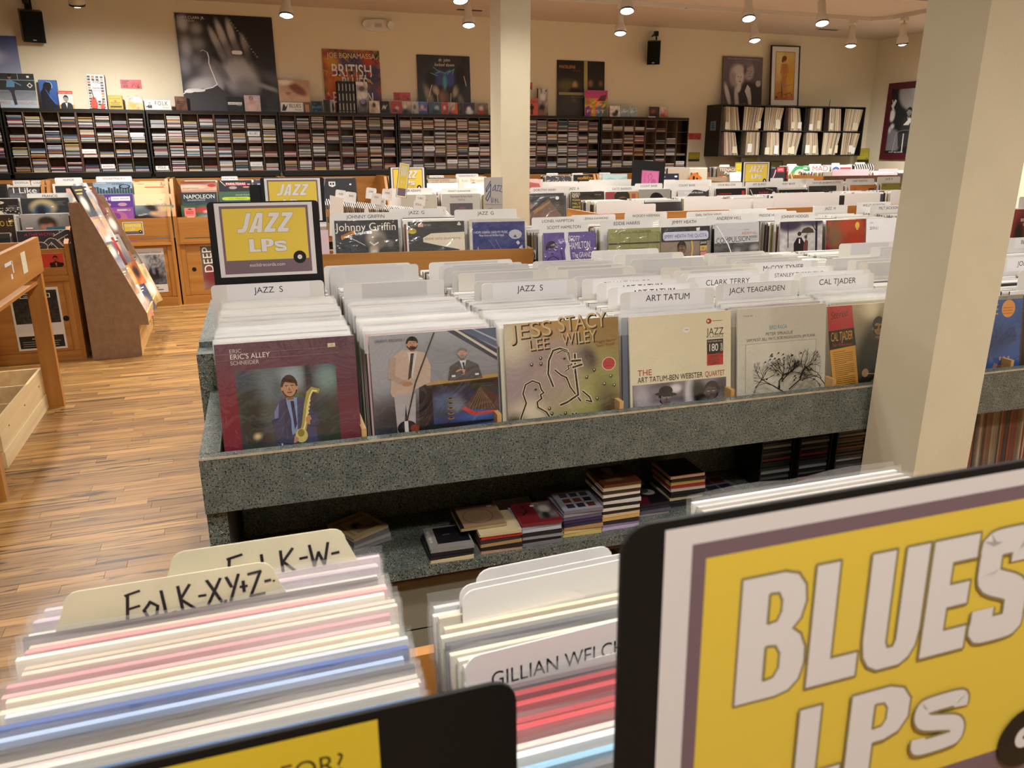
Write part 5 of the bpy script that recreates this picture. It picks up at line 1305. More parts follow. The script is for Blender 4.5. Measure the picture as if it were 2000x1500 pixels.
a = Art('#3a3a3e'); a.photo(0, 0, 1, .75, 12, ('#77787c', '#4a4a4e'), [], .5, 3, 5); a.text('I Like It', .08, .36, .34, '#f0efec', 'x', fit=.86); a.rect(0, .86, 1, .14, '#d9cfb4'); a.text('THE BLACK CAT', .1, .2, .08, '#26262a', 'b', fit=.7); cover('ilike', a, 'album with huge white words on grey against the far wall')
a = Art('#ddd6c6'); a.rect(.06, 0, .94, .86, '#30353a'); a.rect(.34, 0, .6, .66, '#d9a992'); a.line([(.7, .4), (.95, .25)], .03, '#3a3a5a'); cover('pinkish', a, 'dark album with a salmon square against the far wall')
a = Art('#26282a'); a.text('SLOW', .72, .45, .08, '#8a8c8e', 'r'); a.frame(.04, .04, .92, .92, .01, '#4a4c4e'); cover('blackleft', a, 'black album at the left picture edge against the far wall')
# left cabinet
a = Art('#2c2e30'); a.photo(0, 0, 1, 1, 24, ('#2a2d2f', '#33373a'), [(.45, .52, .27, .40, 0, '#b0a078', .25), (.42, .32, .2, .36, 0, '#33506a', .4), (.40, .35, .10, .3, 0, '#1c2024', .6)], .1, 6, 5); a.lines(.72, .80, .22, 4, .06, .012, '#8a8c8e', .4); a.rect(.62, .52, .05, .05, '#e0e0de'); cover('blond', a, 'dark album with a blond head seen from behind, in the left cabinet')
a = Art('#2a2624')
rge = random.Random(9)
for i in range(60): a.rect(.55 + rge.random() * .45, rge.random() * .55, .03, .045, rge.choice(('#cfc9bb', '#b9b2a4', '#1c1a18')))
a.ell(.62, .80, .09, .07, '#d9cbb4'); a.ell(.62, .80, .03, .03, '#6a2a1c'); a.ell(.5, .2, .18, .25, '#cfc4a8'); a.lines(.78, .62, .2, 4, .07, .015, '#9a948a', .3); cover('eyes', a, 'dark album with an eye and a pale mosaic at the left edge')
a = Art('#8d8a86'); a.photo(0, 0, 1, 1, 22, ('#77736e', '#a39e98'), [(.54, .45, .20, .42, 0, '#2a1d15', .3), (.52, .30, .14, .26, 0, '#a8755a', .4), (.5, .62, .14, .2, 0, '#3a281c', .5)], .08, 4, 5); a.rect(.08, .0, .14, .28, '#d9d6d2'); a.rect(.08, .0, .14, .2, '#b33a4a'); a.rect(.50, .14, .38, .14, '#2f6f7f'); a.ell(.82, .88, .015, .02, '#a83a3a'); cover('bangs', a, 'grey album with a brown fringe of hair and a teal label, in the left cabinet')
a = Art('#3a2a20'); a.text("'s", .88, .62, .14, '#c9a83a', 'b'); a.text('GUMBO LE', .35, .42, .2, '#c9a83a', 'b', fit=.6); a.rect(.88, .62, .06, .08, '#e0e0dc'); cover('gold', a, 'dark brown album with gold rounded letters at the left edge')
a = Art('#33333a'); a.text('ATHRWOW', .12, .885, .07, '#b8375e', 'x', fit=.56, shear=.35)
def T2(pts, w):
    a.rline(pts, w + .03, '#d9c9b4'); a.rline(pts, w, '#3c3c44')
T2([(.74, .96), (.83, .80), (.92, .66)], .11); T2([(.70, .82), (.93, .95)], .10); T2([(.88, .70), (.98, .78)], .09); T2([(.52, .70), (.62, .78), (.70, .72), (.66, .64)], .09); T2([(.66, .78), (.80, .60)], .10); T2([(.28, .60), (.40, .70), (.50, .64), (.34, .58)], .09)
cover('tar', a, 'charcoal album with huge outlined slanted letters, front of the left cabinet')
a = Art('#3a3c3e'); a.rect(.3, .5, .7, .3, '#2a2c2e'); cover('lowleft', a, 'dark album at the left picture edge, front step of the left cabinet')
RAISE = dict(guitar=.22, jess=.10, tatum=.12, birds=.19, mallet=.10, quintet=.28, gabriel=.30, harris=.30, umbrella=.30, pepper=.45, monty=.42, olive=.4, harp=.36, boys=.4, hat=.4, profile=.42, bigband=.45, bellson=.45, messenger=.45, valentine=.5, desmond=.5, orange=.4, bluegold=.5,
             teenage=.45, pinkzone=.45, redgreen=.45, mad=.45, circles=.45, zebra=.4, redtint=.6, dots=.55, yellowtitle=.6, teal=.6, navy=.6, zombie=.55, creamthree=.55, blacklogo=.40, skyline=.6, heart=.6, copper=.6, paris=.62, navysliver=.5, eagle=.62, mon=.62, napoleon=.62, green=.62, magenta=.6, face=.6, flower=.6,
             ilike=.66, pinkish=.6, blond=.55, eyes=.55, bangs=.58, gold=.55, lowleft=.5)
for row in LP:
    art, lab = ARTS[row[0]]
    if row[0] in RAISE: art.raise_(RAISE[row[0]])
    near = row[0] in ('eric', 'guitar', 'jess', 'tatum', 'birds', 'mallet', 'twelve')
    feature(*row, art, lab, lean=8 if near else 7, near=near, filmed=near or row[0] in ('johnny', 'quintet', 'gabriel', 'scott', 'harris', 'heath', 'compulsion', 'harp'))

# ---------------------------------------------------------------- divider cards
DIV1=[('JAZZ  S', -0.157, 2.43, 0.327),
('',0.219,2.337,0.309),
('',0.209,2.687,0.307),
('',0.194,2.729,0.303),
('JAZZ  S', 0.613, 2.211, 0.311),
('',0.604,2.257,0.308),
('',0.595,2.423,0.311),
('',0.585,2.471,0.304),
('',0.583,2.573,0.307),
('',0.574,2.62,0.306),
('',0.557,2.704,0.313),
('ART TATUM', 0.947, 1.951, 0.301),
('ART TATUM', 0.949, 2.038, 0.299),
('ART TATUM', 0.95, 2.122, 0.303),
('BILLY TAYLOR', 0.933, 2.197, 0.311),
('',0.928,2.25,0.296),
('',0.919,2.399,0.299),
('',0.915,2.472,0.29),
('',0.919,2.561,0.287),
('',0.917,2.615,0.278),
('JACK TEAGARDEN', 1.277, 1.988, 0.292),
('CLARK TERRY', 1.263, 2.132, 0.297),
('TOOTS',1.276,2.193,0.289),
('',1.286,2.257,0.325),
('',1.281,2.335,0.35),
('',1.27,2.543,0.301),
('',1.274,2.695,0.299),
('',1.238,2.829,0.298),
('CAL TJADER', 1.61, 2.032, 0.286),
('TRISTANO',1.638,2.099,0.302),
('STANLEY TURRENTINE', 1.6, 2.204, 0.276),
('McCOY TYNER', 1.627, 2.339, 0.294),
('',1.606,2.394,0.29),
('',1.623,2.444,0.297),
('',1.607,2.522,0.297),
('',1.613,2.58,0.276),
('',1.622,2.624,0.275),
('',1.965,2.348,0.284),
('',2.012,2.291,0.274),
('',2.004,2.225,0.276),
('',2.047,2.239,0.282),
('',2.338,2.726,0.326),
('',2.378,2.584,0.298),
('',2.376,2.514,0.297),
('BEN WEBSTER', 3.198, 2.675, 0.366),
('JOE VENUTI', 2.566, 2.155, 0.328),
('',2.382,1.917,0.3)]
DIVX=[('JOHNNY GRIFFIN', 0.673, 4.132, 1.18, 0.354, -7),
('JAZZ  G', 0.996, 4.354, 1.176, 0.305, -7),
('JAZZ  G', 1.321, 4.093, 1.183, 0.347, -7),
('',0.437,4.302,1.13,0.074,-7),
('SCOTT HAMILTON', 1.673, 3.83, 1.121, 0.284, 0),
('LIONEL HAMPTON', 1.744, 4.08, 1.131, 0.319, 0),
('COLEMAN HAWKINS', 2.061, 4.28, 1.12, 0.295, 0),
('EDDIE HARRIS', 2.052, 3.84, 1.128, 0.324, 0),
('WOODY HERMAN', 2.475, 4.38, 1.116, 0.303, 0),
('JIMMY HEATH', 2.416, 3.84, 1.124, 0.326, 0),
("EARL 'FATHA' HINES", 2.936, 4.38, 1.11, 0.333, 0),
('ANDREW HILL', 2.712, 3.84, 1.136, 0.294, 0),
('',3.128,4.23,1.132,0.288,0),
('',3.173,4.13,1.13,0.351,0),
('FREDDIE HUBBARD', 3.16, 4.03, 1.128, 0.365, 0),
('JOHNNY HODGES', 3.177, 3.84, 1.134, 0.289, 0),
('JAZZ  H', 3.87, 4.33, 1.129, 0.294, 0),
('WILLIS JACKSON', 4.195, 4.28, 1.147, 0.295, 0),
('MILT JACKSON', 4.229, 4.18, 1.134, 0.319, 0),
('PHILLY JOE', 5.351, 3.98, 1.178, 0.343, 0),
('PEPPER ADAMS', 1.457, 6.564, 1.181, 0.366, -5),
('MONTY ALEXANDER', 1.871, 6.528, 1.174, 0.315, -5),
('',1.808,6.875,1.205,0.304,-5),
('',2.173,6.843,1.201,0.326,-5),
('DOROTHY ASHBY', 2.381, 5.842, 1.206, 0.247, 1),
('JAZZ  A', 2.636, 5.847, 1.212, 0.354, 1),
('GATO BARBIERI', 3.071, 5.854, 1.203, 0.281, 1),
('COUNT BASIE', 3.323, 5.859, 1.221, 0.264, 1),
('COUNT BASIE', 3.695, 5.865, 1.22, 0.442, 1),
('LOUIS BELLSON', 4.096, 5.872, 1.218, 0.328, 1),
('ART BLAKEY', 4.443, 5.878, 1.218, 0.301, 1),
('RUBY BRAFF', 4.761, 5.884, 1.217, 0.333, 1),
('DAVE BRUBECK', 5.117, 5.89, 1.22, 0.322, 1),
('CHARLIE BYRD', 5.266, 5.893, 1.222, 0.237, 1),
('GARY BURTON', 5.579, 5.898, 1.231, 0.341, 1),
('JAZZ  B', 5.927, 5.904, 1.244, 0.283, 1),
('',2.713,6.298,1.228,0.337,1),
('',3.057,6.304,1.227,0.349,1),
('',3.208,6.307,1.238,0.456,1),
('',3.727,6.316,1.229,0.266,1),
('',4.047,6.322,1.225,0.396,1),
('',4.882,6.336,1.228,0.356,1),
('',5.276,6.343,1.22,0.307,1),
('',2.659,5.097,1.14,0.37,1),
('',2.781,5.099,1.113,0.359,1),
('',3.366,5.11,1.154,0.335,1),
('',3.45,5.111,1.133,0.374,1),
('',3.632,5.114,1.127,0.331,1),
('',4.007,5.121,1.129,0.361,1),
('',4.171,5.124,1.167,0.312,1),
('',4.293,5.126,1.152,0.326,1),
('',4.471,5.129,1.157,0.384,1),
('',4.905,5.136,1.149,0.375,1),
('',5.34,5.144,1.169,0.28,1),
('SOUNDTRACKS',0.043,8.57,1.229,0.157,0),
('SOUNDTRACKS',2.2,8.57,1.216,0.169,0),
('SOUNDTRACKS V', 2.551, 8.57, 1.228, 0.263, 0),
('SOUNDTRACKS',3.582,8.57,1.226,0.148,0),
('SOUNDTRACKS',3.904,8.57,1.223,0.145,0),
('SOUND TRACK', 4.258, 8.57, 1.225, 0.149, 0),
('',5.014,8.57,1.23,0.142,0),
('EXOTICA',-1.799,8.57,1.213,0.142,0),
('LOUNGE',-1.65,8.57,1.211,0.14,0),
('HUMOR',-1.404,8.57,1.234,0.234,0),
('SOUNDTRACK S', -1.012, 8.57, 1.241, 0.313, 0),
('',5.925,8.57,1.305,0.151,0),
('',6.549,8.57,1.308,0.141,0),
('',6.953,8.57,1.305,0.153,0),
('',7.326,8.57,1.303,0.198,0),
('',7.659,8.57,1.314,0.134,0),
('',8.069,8.57,1.321,0.172,0),
('FRANCIS',-1.231,6.66,1.185,0.294,0)]

def divider(x, y, zt, rz, w, text, label, mat='divider', group=None, tab=None, h=.33, lean=3, lsize=.030, hand=None, far=False, blankpaper=False):
    """white plastic card standing between the records; its top edge at zt"""
    u, n = fdir(rz); ln = R(lean)
    P = Vector((x, y, zt)) - (Vector((0, 0, 1)) * math.cos(ln) + n * math.sin(ln)) * h
    b = MB()
    if tab: pts = [(-.155, 0), (.155, 0), (.155, h - .062), (tab[1] + .02, h - .062)] + rrect(tab[0], tab[1], h - .06, h, .014, 4, (0, 0, 1, 1))[2:] + [(tab[0] - .02, h - .062), (-.155, h - .062)]
    else: pts = rrect(-w / 2, w / 2, 0, h, .012, 4, (0, 0, 1, 1))
    b.prism(pts, 0, .0011, 'y')
    o = b.build('divider_card', M[mat], None, P, Euler((-ln, 0, rz), 'XYZ'))
    tag(o, label, 'divider card', group)
    if text:
        cx = 0 if not tab else (tab[0] + tab[1]) / 2
        a = Art(None, asp=.046 / .24)
        if not far: a.rect(0, 0, 1, 1, '#e6e5e8')
        sz = min(.075, .82 / max(1, a.width(text)) * CAPH)
        a.text(text, .5, .40, sz, '#19191c', 'x', al='c')
        print_on(o, a, .24, .046, cx - .12, h - .048, -.0002, 6e-5 if not far else 2e-4, 'printed_label')
    elif blankpaper:
        a = Art('#c6c4c4', asp=.046 / .2)
        print_on(o, a, .2, .046, -.1, h - .049, -.0002, 6e-5, 'paper_strip')
    if hand:
        a = Art(None, asp=.05 / .17); hand(a)
        print_on(o, a, tab[1] - tab[0] if tab else w, .044, tab[0] if tab else -w / 2, h - .047, -.0002, 6e-5, 'handwriting')
    return o
ORD = ['first', 'second', 'third', 'fourth', 'fifth', 'sixth', 'seventh', 'eighth', 'ninth', 'tenth']
RN = {0: 'maroon album', 1: 'two men and piano album', 2: 'silver caricature album', 3: 'cream quartet album', 4: 'bare tree album', 5: 'album with the orange strip', 6: 'thick column', 7: 'thick column', 8: 'blue album', 9: 'blue album'}
rowof = lambda u: min(9, max(0, int(round((u + .155 - .03) / .3475))))
cnt = {}
for t, u, d, w in sorted(DIV1, key=lambda q: q[2]):
    k = rowof(u); cnt.setdefault((k, bool(t)), []).append(1); i = len(cnt[k, bool(t)])
    lab = 'printed %s divider card, %s from the front behind the %s' % ('letters' if 'JAZZ' in t else 'name', ORD[i - 1], RN[k]) if t else 'blank divider card, %s of the blank ones behind the %s' % (ORD[i - 1], RN[k])
    if k in (7, 9): lab = lab.replace('behind the', 'in the row right of the')
    divider(*at1(u + w / 2, d, 0)[:2], 1.112, RZ1 + rrg.uniform(-.012, .012), w, t, lab, ('divider', 'divider_grey', 'divider_warm')[rrg.randrange(3)] if not t else 'divider', blankpaper=not t)
# farther bins
def zone(y, x):
    return 'jazz G bin' if x < 1.5 and y < 4.6 else 'maple bin behind the green counter' if y < 4.6 else 'low bin of blank cards' if y < 5.3 else 'wall cabinets' if y > 8 else 'bin left of the middle column' if x < 2.3 and y > 6.4 else 'hardboard rack side cabinet' if x < 0 else 'jazz A and B bin'
cz = {}
for t, x, y, z, w, rot in DIVX:
    zn = zone(y, x); key = (zn, bool(t)); cz.setdefault(key, []); cz[key].append((x, y))
order = {k: sorted(v) for k, v in cz.items()}
ORD2 = ORD + ['eleventh', 'twelfth', 'thirteenth', 'fourteenth', 'fifteenth', 'sixteenth', 'seventeenth', 'eighteenth', 'nineteenth', 'twentieth']
for t, x, y, z, w, rot in DIVX:
    zn = zone(y, x); i = order[zn, bool(t)].index((x, y))
    lab = '%s white divider card, %s from the left in the %s' % ('printed' if t else 'blank', ORD2[i], zn)
    divider(x, y, z, R(rot), w, t, lab, far=True, lean=4)
# pink dividers of the dark bin
for i, (x, w) in enumerate(((7.05, .55), (7.62, .30), (8.2, .4))):
    divider(x, 7.62, 1.262, 0, w, '', 'pink divider card in the dark bin near the far right corner, %s from the left' % ORD[i], 'pinkcard', lean=4)
# foreground cards
def hw_xyz(a):
    w = .016; c = '#1d1a22'
    def S(*p): a.line(p, w, c)
    S((.27, .12), (.29, .80)); S((.28, .80), (.345, .86)); S((.28, .48), (.335, .52))
    S((.385, .55), (.355, .40), (.37, .22), (.41, .25), (.42, .45), (.385, .58)); S((.445, .78), (.455, .22), (.50, .25)); S((.525, .82), (.535, .22)); S((.58, .82), (.53, .52), (.60, .22)); S((.62, .52), (.65, .52))
    S((.665, .85), (.725, .30)); S((.73, .85), (.66, .30)); S((.745, .32), (.735, .16)); S((.76, .85), (.78, .62)); S((.82, .88), (.77, .30)); S((.825, .58), (.855, .58)); S((.84, .70), (.84, .46)); S((.87, .85), (.93, .88), (.87, .32), (.94, .34)); S((.95, .62), (.975, .63))
def hw_w(a):
    w = .018; c = '#1d1a22'
    def S(*p): a.line(p, w, c)
    S((.30, .10), (.32, .72)); S((.31, .72), (.39, .78)); S((.31, .42), (.37, .45)); S((.42, .45), (.39, .30), (.42, .12), (.46, .20), (.46, .42), (.42, .48)); S((.50, .70), (.505, .12), (.55, .15)); S((.61, .72), (.615, .15)); S((.68, .74), (.62, .45), (.69, .15)); S((.72, .46), (.76, .47)); S((.78, .75), (.80, .22), (.83, .55), (.86, .22), (.89, .75)); S((.91, .46), (.95, .47))
def hw_dvr(a):
    w = .014; c = '#2a2a30'
    def S(*p): a.line(p, w, c)
    S((.17, .2), (.17, .75)); S((.17, .75), (.27, .55), (.17, .25)); S((.32, .25), (.35, .5), (.38, .25)); S((.40, .5), (.43, .25), (.46, .5)); S((.55, .8), (.58, .3), (.63, .8)); S((.66, .3), (.69, .6), (.72, .3), (.72, .6)); S((.78, .3), (.78, .8), (.84, .7), (.79, .55), (.84, .3)); S((.88, .35), (.92, .6)); S((.95, .3), (.95, .8)); S((.99, .7), (.95, .5), (.99, .3))
def ff(u, d): return UF * u + NF * d
def hw_xyz2(a):
    hw_xyz(a); a.line([(.99, .60), (1.0, .60)], .01, '#1d1a22')
q = ff(-.05, .70); divider(q.x, q.y, 1.120, RZF, .31, '', 'cream tabbed card handwritten FOLK X, Y and Z in the front row', 'cream', tab=(-.137, .045), hand=hw_xyz2, h=.335)
q = ff(-.05, .735); divider(q.x, q.y, 1.126, RZF, .31, '', 'cream tabbed card handwritten FOLK W behind the X, Y and Z card', 'cream', tab=(-.05, .118), hand=hw_w, h=.335)
q = ff(.29, .625); divider(q.x, q.y, 1.118, RZF + R(2), .31, '', 'white tabbed card with a half-hidden handwritten name, back of the row by the blues sign', 'divider', tab=(-.115, .03), hand=hw_dvr, h=.335)
for i, d in enumerate((.612, .602)):
    q = ff(.305, d); divider(q.x, q.y, 1.114, RZF + R(2), .30, '', ('blank white card just behind the frontmost blank one, by the blues sign', 'frontmost blank white card of the pair beside the blues sign')[i], 'divider', h=.335)
q = ff(.287, .512)
o = divider(q.x, q.y, 1.114, RZF + R(3), .31, '', 'white divider card with a printed name in black capitals beside the blues sign', 'divider', h=.335)
a = Art(None, asp=.05 / .20); a.text('GILLIAN WELCH', .08, .30, .068, '#141416', 'b', fit=.62); print_on(o, a, .20, .05, -.15, .335 - .047, -.0002, 6e-5, 'printed_label')

# ---------------------------------------------------------------- section signs
def vinyl_disc(a, x, y, r):
    a.ell(x, y, r, None, '#131314'); a.ell(x, y, r * .72, None, '#262628'); a.ell(x, y, r * .70, None, '#131314'); a.ell(x, y, r * .36, None, '#e3dfe0'); a.ell(x, y, r * .07, None, '#131314')
def sign_page(word, shear=.22, full=True):
    a = Art('#dcd9d9', asp=.216 / .279)
    a.rect(.047, .04, .906, .92, '#77626c'); a.rect(.072, .225, .856, .70, '#e2c64a' if full else '#d8bc3c')
    W_, G_, Y_ = '#e0dcdc', '#8d7f58', '#e2c64a'
    if word == 'JAZZ':
        a.block('JAZZ', .205, .60, .118, .205, .020, W_, G_, .0030, Y_, .30, (.82, 1.15, 1, 1))
        a.block('LP', .315, .335, .128, .138, .010, W_, G_, .0030, Y_, 0, (.9, 1)); a.block('s', .578, .335, .122, .112, 0, W_, G_, .0030, Y_)
    else:
        a.block(word, .142, .565, .130, .228, .010, W_, G_, .005, Y_, 0, (1, .78, .94, .78, .98))
        a.block('LP', .275, .288, .132, .172, .012, W_, G_, .005, Y_, 0, (.74, 1)); a.block('s', .535, .288, .125, .125, 0, W_, G_, .005, Y_)
    a.text('euclidrecords.com', .30, .135, .036, '#dcd8da', 'b', fit=.37)
    vinyl_disc(a, .83, .245, .068)
    return a
def sign(label, top, rz, art, cw=.318, ch=.33, lean=3, near=False, tilt=0.0, name='sign_card', pw=.279, ph=.216, px=0.0, pt=.004):
    """black card as wide as a record with a printed page on it; top = centre of its top edge"""
    u, n = fdir(rz); ln = R(lean)
    P = Vector(top) - (Vector((0, 0, 1)) * math.cos(ln) + n * math.sin(ln)) * ch
    b = MB(); b.prism(rrect(-cw / 2, cw / 2, 0, ch, .012, 4, (0, 0, 1, 1)), 0, .0025, 'y')
    o = b.build(name, M['blackcard'], None, P, Euler((-ln, tilt, rz), 'XYZ'))
    tag(o, label, 'sign')
    if art: print_on(o, art, pw, ph, -pw / 2 + px, ch - ph - pt, -.0003, 5e-5 if near else 1.5e-4, 'printed_page')
    return o
q = at1(.014, 2.462, 1.35)
sign('nearest yellow jazz LPs sign, on black card at the left end of the green counter', q, RZ1, sign_page('JAZZ'), near=True)
sign('yellow jazz LPs sign on black card just behind the nearest jazz sign', (.325, 4.26, 1.357), R(-7), sign_page('JAZZ'))
o = sign('plain black card sticking out left of the second jazz sign', (.27, 4.30, 1.32), R(-7), None)
sign('yellow jazz LPs sign behind the box of singles, left of the middle column', (1.445, 6.60, 1.352), R(-5), sign_page('JAZZ'))
sign('yellow jazz LPs sign on the right, below the black record shelf', (4.50, 6.02, 1.387), R(1), sign_page('JAZZ'))
q = ff(.2905, .249)
sign('big yellow blues LPs sign on black card filling the lower right corner', (q.x, q.y, 1.3545), RZF, sign_page('BLUES'), near=True, lean=2, pw=.279, ph=.216)
a = Art('#d9bf36', asp=1.6); a.text('LOOKING FOR?', .5, .885, .080, '#463c18', 'x', al='c', fit=.74); a.rect(.10, .10, .70, .70, '#b59d34')
q = ff(-.054, .302)
sign('black card with a yellow note asking LOOKING FOR, bottom left', (q.x, q.y, 1.2505), RZF, a, near=True, lean=2, pw=.125, ph=.20, px=.028, pt=.0045)
a = Art('#c96a9a', asp=1.0); a.frame(.02, .02, .96, .96, .012, '#5a2a44'); a.line([(.35, .2), (.45, .5), (.35, .7), (.5, .85), (.62, .7), (.52, .5)], .02, '#5a2a44'); a.ell(.70, .35, .16, .2, '#b0558a'); a.lines(.1, .8, .2, 5, .1, .02, '#8a3f68'); a.line([(.2, .12), (.8, .12)], .03, '#5a2a44')
sign('black card with a pink square notice standing behind the jazz A and B bin', (3.39, 6.02, 1.40), R(1), a, pw=.17, ph=.15, px=.02, pt=.08, tilt=R(3.5), cw=.318, ch=.31)
# handwritten sign on the column
o = thing('wall_sign', 'tall grey card handwritten jazz vinyl on the left side of the middle column', 'sign', (1.70, 4.94, 0.98))
b = MB(); b.box(-.115, .012, 0, .003, 0, .34); b.build('card', M['white'], o)
a = Art('#a9a5a2', asp=.34 / .127)
def S(*p, w=.03, c='#24456d'): a.line(p, w, c)
S((.36, .93), (.10, .78), (.12, .73), (.36, .88), (.34, .68), (.18, .56), (.08, .60), (.30, .74), w=.045); S((.62, .86), (.48, .80), (.46, .75), (.58, .77), (.62, .86), (.60, .75)); S((.70, .84), (.82, .85), (.66, .74), (.82, .75)); S((.84, .84), (.96, .84), (.84, .74), (.98, .72))
S((.34, .66), (.42, .52), (.46, .62), w=.022); S((.52, .60), (.53, .53), w=.022); S((.60, .52), (.61, .60), (.66, .55), w=.022); S((.72, .60), (.73, .53), (.80, .53), w=.022); a.line([(.02, .50), (.98, .48)], .014, '#5a6a7a')
S((.42, .42), (.22, .41), (.20, .33), (.36, .32), (.38, .24), (.20, .22), w=.026, c='#77706c'); S((.40, .13), (.16, .12), (.16, .06), (.30, .05), w=.026, c='#6f6a72'); S((.55, .10), (.70, .12), (.58, .02), w=.026, c='#6f6a72')
print_on(o, a, .127, .34, -.115, 0, -.0003, 1.2e-4, 'handwriting')

# ---------------------------------------------------------------- stock rows of the farther bins
for k, (x, y) in enumerate((( .665, 4.073), (1.02, 4.029), (1.355, 3.988), (.31, 4.116))):
    stock_row(Vector((x, y, .815)) + nL * (.03), uL, nL, .305, .30 + .1 * (k % 2), step=.012, lean=R(4), sleeve=.75)
for r_ in [q for q in LP if q[2] == 3.78]:
    stock_row(Vector((r_[1] + .02, 3.80, r_[3] - .328)), Vector((1, 0, 0)), Vector((0, 1, 0)), .31, .5, step=.012, lean=R(3), sleeve=.85)
for x in (4.25, 4.65): stock_row(Vector((x, 3.80, .765)), Vector((1, 0, 0)), Vector((0, 1, 0)), .31, .5, step=.014, lean=R(3), sleeve=.9)
for k in range(10):
    x = 2.66 + k * .385
    stock_row(Vector((x, 5.13, .84 + .004 * k)), Vector((1, 0, 0)), Vector((0, 1, 0)), .31, .28, step=.014, lean=R(3), sleeve=.8, h=.285)
for r_ in [q for q in LP if 5.7 < q[2] < 5.9]:
    stock_row(Vector((r_[1] + .015, r_[2] - .01, r_[3] - .318)), Vector((1, 0, 0)), Vector((0, 1, 0)), .31, .55, step=.015, lean=R(3), sleeve=.75)
for r_ in [q for q in LP if 6.4 < q[2] < 6.52]:
    stock_row(Vector((r_[1] + .01, r_[2], r_[3] - .318)), uP, nP, .31, .45, step=.015, lean=R(3), sleeve=.7)
for r_ in [q for q in LP if 8.45 < q[2] < 8.55]:
    stock_row(Vector((r_[1] + .02, 8.50, r_[3] - .318)), Vector((1, 0, 0)), Vector((0, 1, 0)), .31, .2, step=.016, lean=R(3), sleeve=.5)
for x in (6.16, 5.5, 5.25): stock_row(Vector((x, 8.52, .96)), Vector((1, 0, 0)), Vector((0, 1, 0)), .31, .2, step=.016, lean=R(3), sleeve=.5)
for r_ in [q for q in LP if 6.3 < q[2] < 6.7 and q[1] < 0]:
    stock_row(Vector((r_[1] - .008, r_[2] - .025, r_[3] - .315)), Vector((1, 0, 0)), Vector((0, 1, 0)), .31, .08, step=.014, lean=R(7), sleeve=.6)
for k in range(5): stock_row(Vector((6.8 + k * .38, 7.6, .915)), Vector((1, 0, 0)), Vector((0, 1, 0)), .32, .4, step=.016, lean=R(3), sleeve=.6)
SPAL = [lin(c) for c in ('#cdbf9f', '#d8cdb2', '#b9a988', '#c9b296', '#8f8068', '#d9d2c0', '#a8917a', '#6f5a4c', '#c4b8a0', '#b5938c', '#7d7c74', '#dcd4bc', '#c0a77c')]
for k, (xa, xb) in enumerate(LSC):
    for z in (1.417, 1.7245):
        l0, l1 = (( -.05, .20), (-.22, -.04), (-.16, -.02), (.04, .24), (-.02, .04), (-.15, .12), (-.03, -.18))[(k + (3 if z < 1.6 else 0)) % 7]
        if l0 <= l1 and l1 > 0: a0, a1 = -l1 * .4, -l1   # fan to the left
        else: a0, a1 = 0.02, .16
        end = xb - (.03 if a1 < 0 else .075)
        spine_row(xa + (.075 if a1 < 0 else .004), end, LSY + .006, z, .285, a0 if a1 < 0 else .0, a1 if a1 < 0 else .2, SPAL)
# price cards on those records
crg = random.Random(17)
for k, (xa, xb) in enumerate(LSC):
    for z in (1.42, 1.728):
        for j in range(1 + (crg.random() < .5)):
            x = crg.uniform(xa + .03, xb - .09); w_, h_ = crg.uniform(.05, .07), crg.uniform(.07, .11)
            b = MB(); b.box(0, w_, 0, .001, 0, h_)
            tag(b.build('price_card', M['white' if crg.random() < .5 else 'cream'], None, (x, LSY - .001 - .0012 * j, z + crg.uniform(.0, .03))), 'blank pale price card tucked among the records of the black wall shelf', 'card', 'price cards on the black wall shelf')
# records on the shelf under the counter right of the column, and on the maple table
DP = [lin(c) for c in ('#6f5f50', '#8a7660', '#4a3f38', '#7d3a30', '#9a8a6a', '#3a3530', '#a89a80', '#8a4a38', '#776a5c', '#5c5048')]
stock.M = None
def spine1(u0, u1):
    q0 = MB()
    x = u0
    while x < u1:
        t = srg.uniform(.004, .008); a = -.07; c = srg.choice(DP); hh = .245
        pts = []
        for xx, dd, zz in ((x, 1.86, .438), (x + t, 1.86, .438), (x + t, 2.09, .438), (x, 2.09, .438), (x + a * .3, 1.86, .438 + hh), (x + t + a * .3, 1.86, .438 + hh), (x + t + a * .3, 2.09, .438 + hh), (x + a * .3, 2.09, .438 + hh)):
            pts.append(stock.vert(at1(xx, dd, zz)))
        for q in ((0, 1, 5, 4), (4, 5, 6, 7), (1, 2, 6, 5), (3, 0, 4, 7)): stock.idface([pts[i] for i in q], 0, c)
        x += t + .0008
spine1(2.12, 3.5)
for k in range(14):
    stock_row(Vector((-1.30 - .0, 4.1 + k * .07, .769)), Vector((-.96, .28, 0)).normalized(), Vector((-.28, -.96, 0)).normalized(), .20 if k < 6 else .26, .02, h=.20, step=.012, lean=R(18), sleeve=.3)

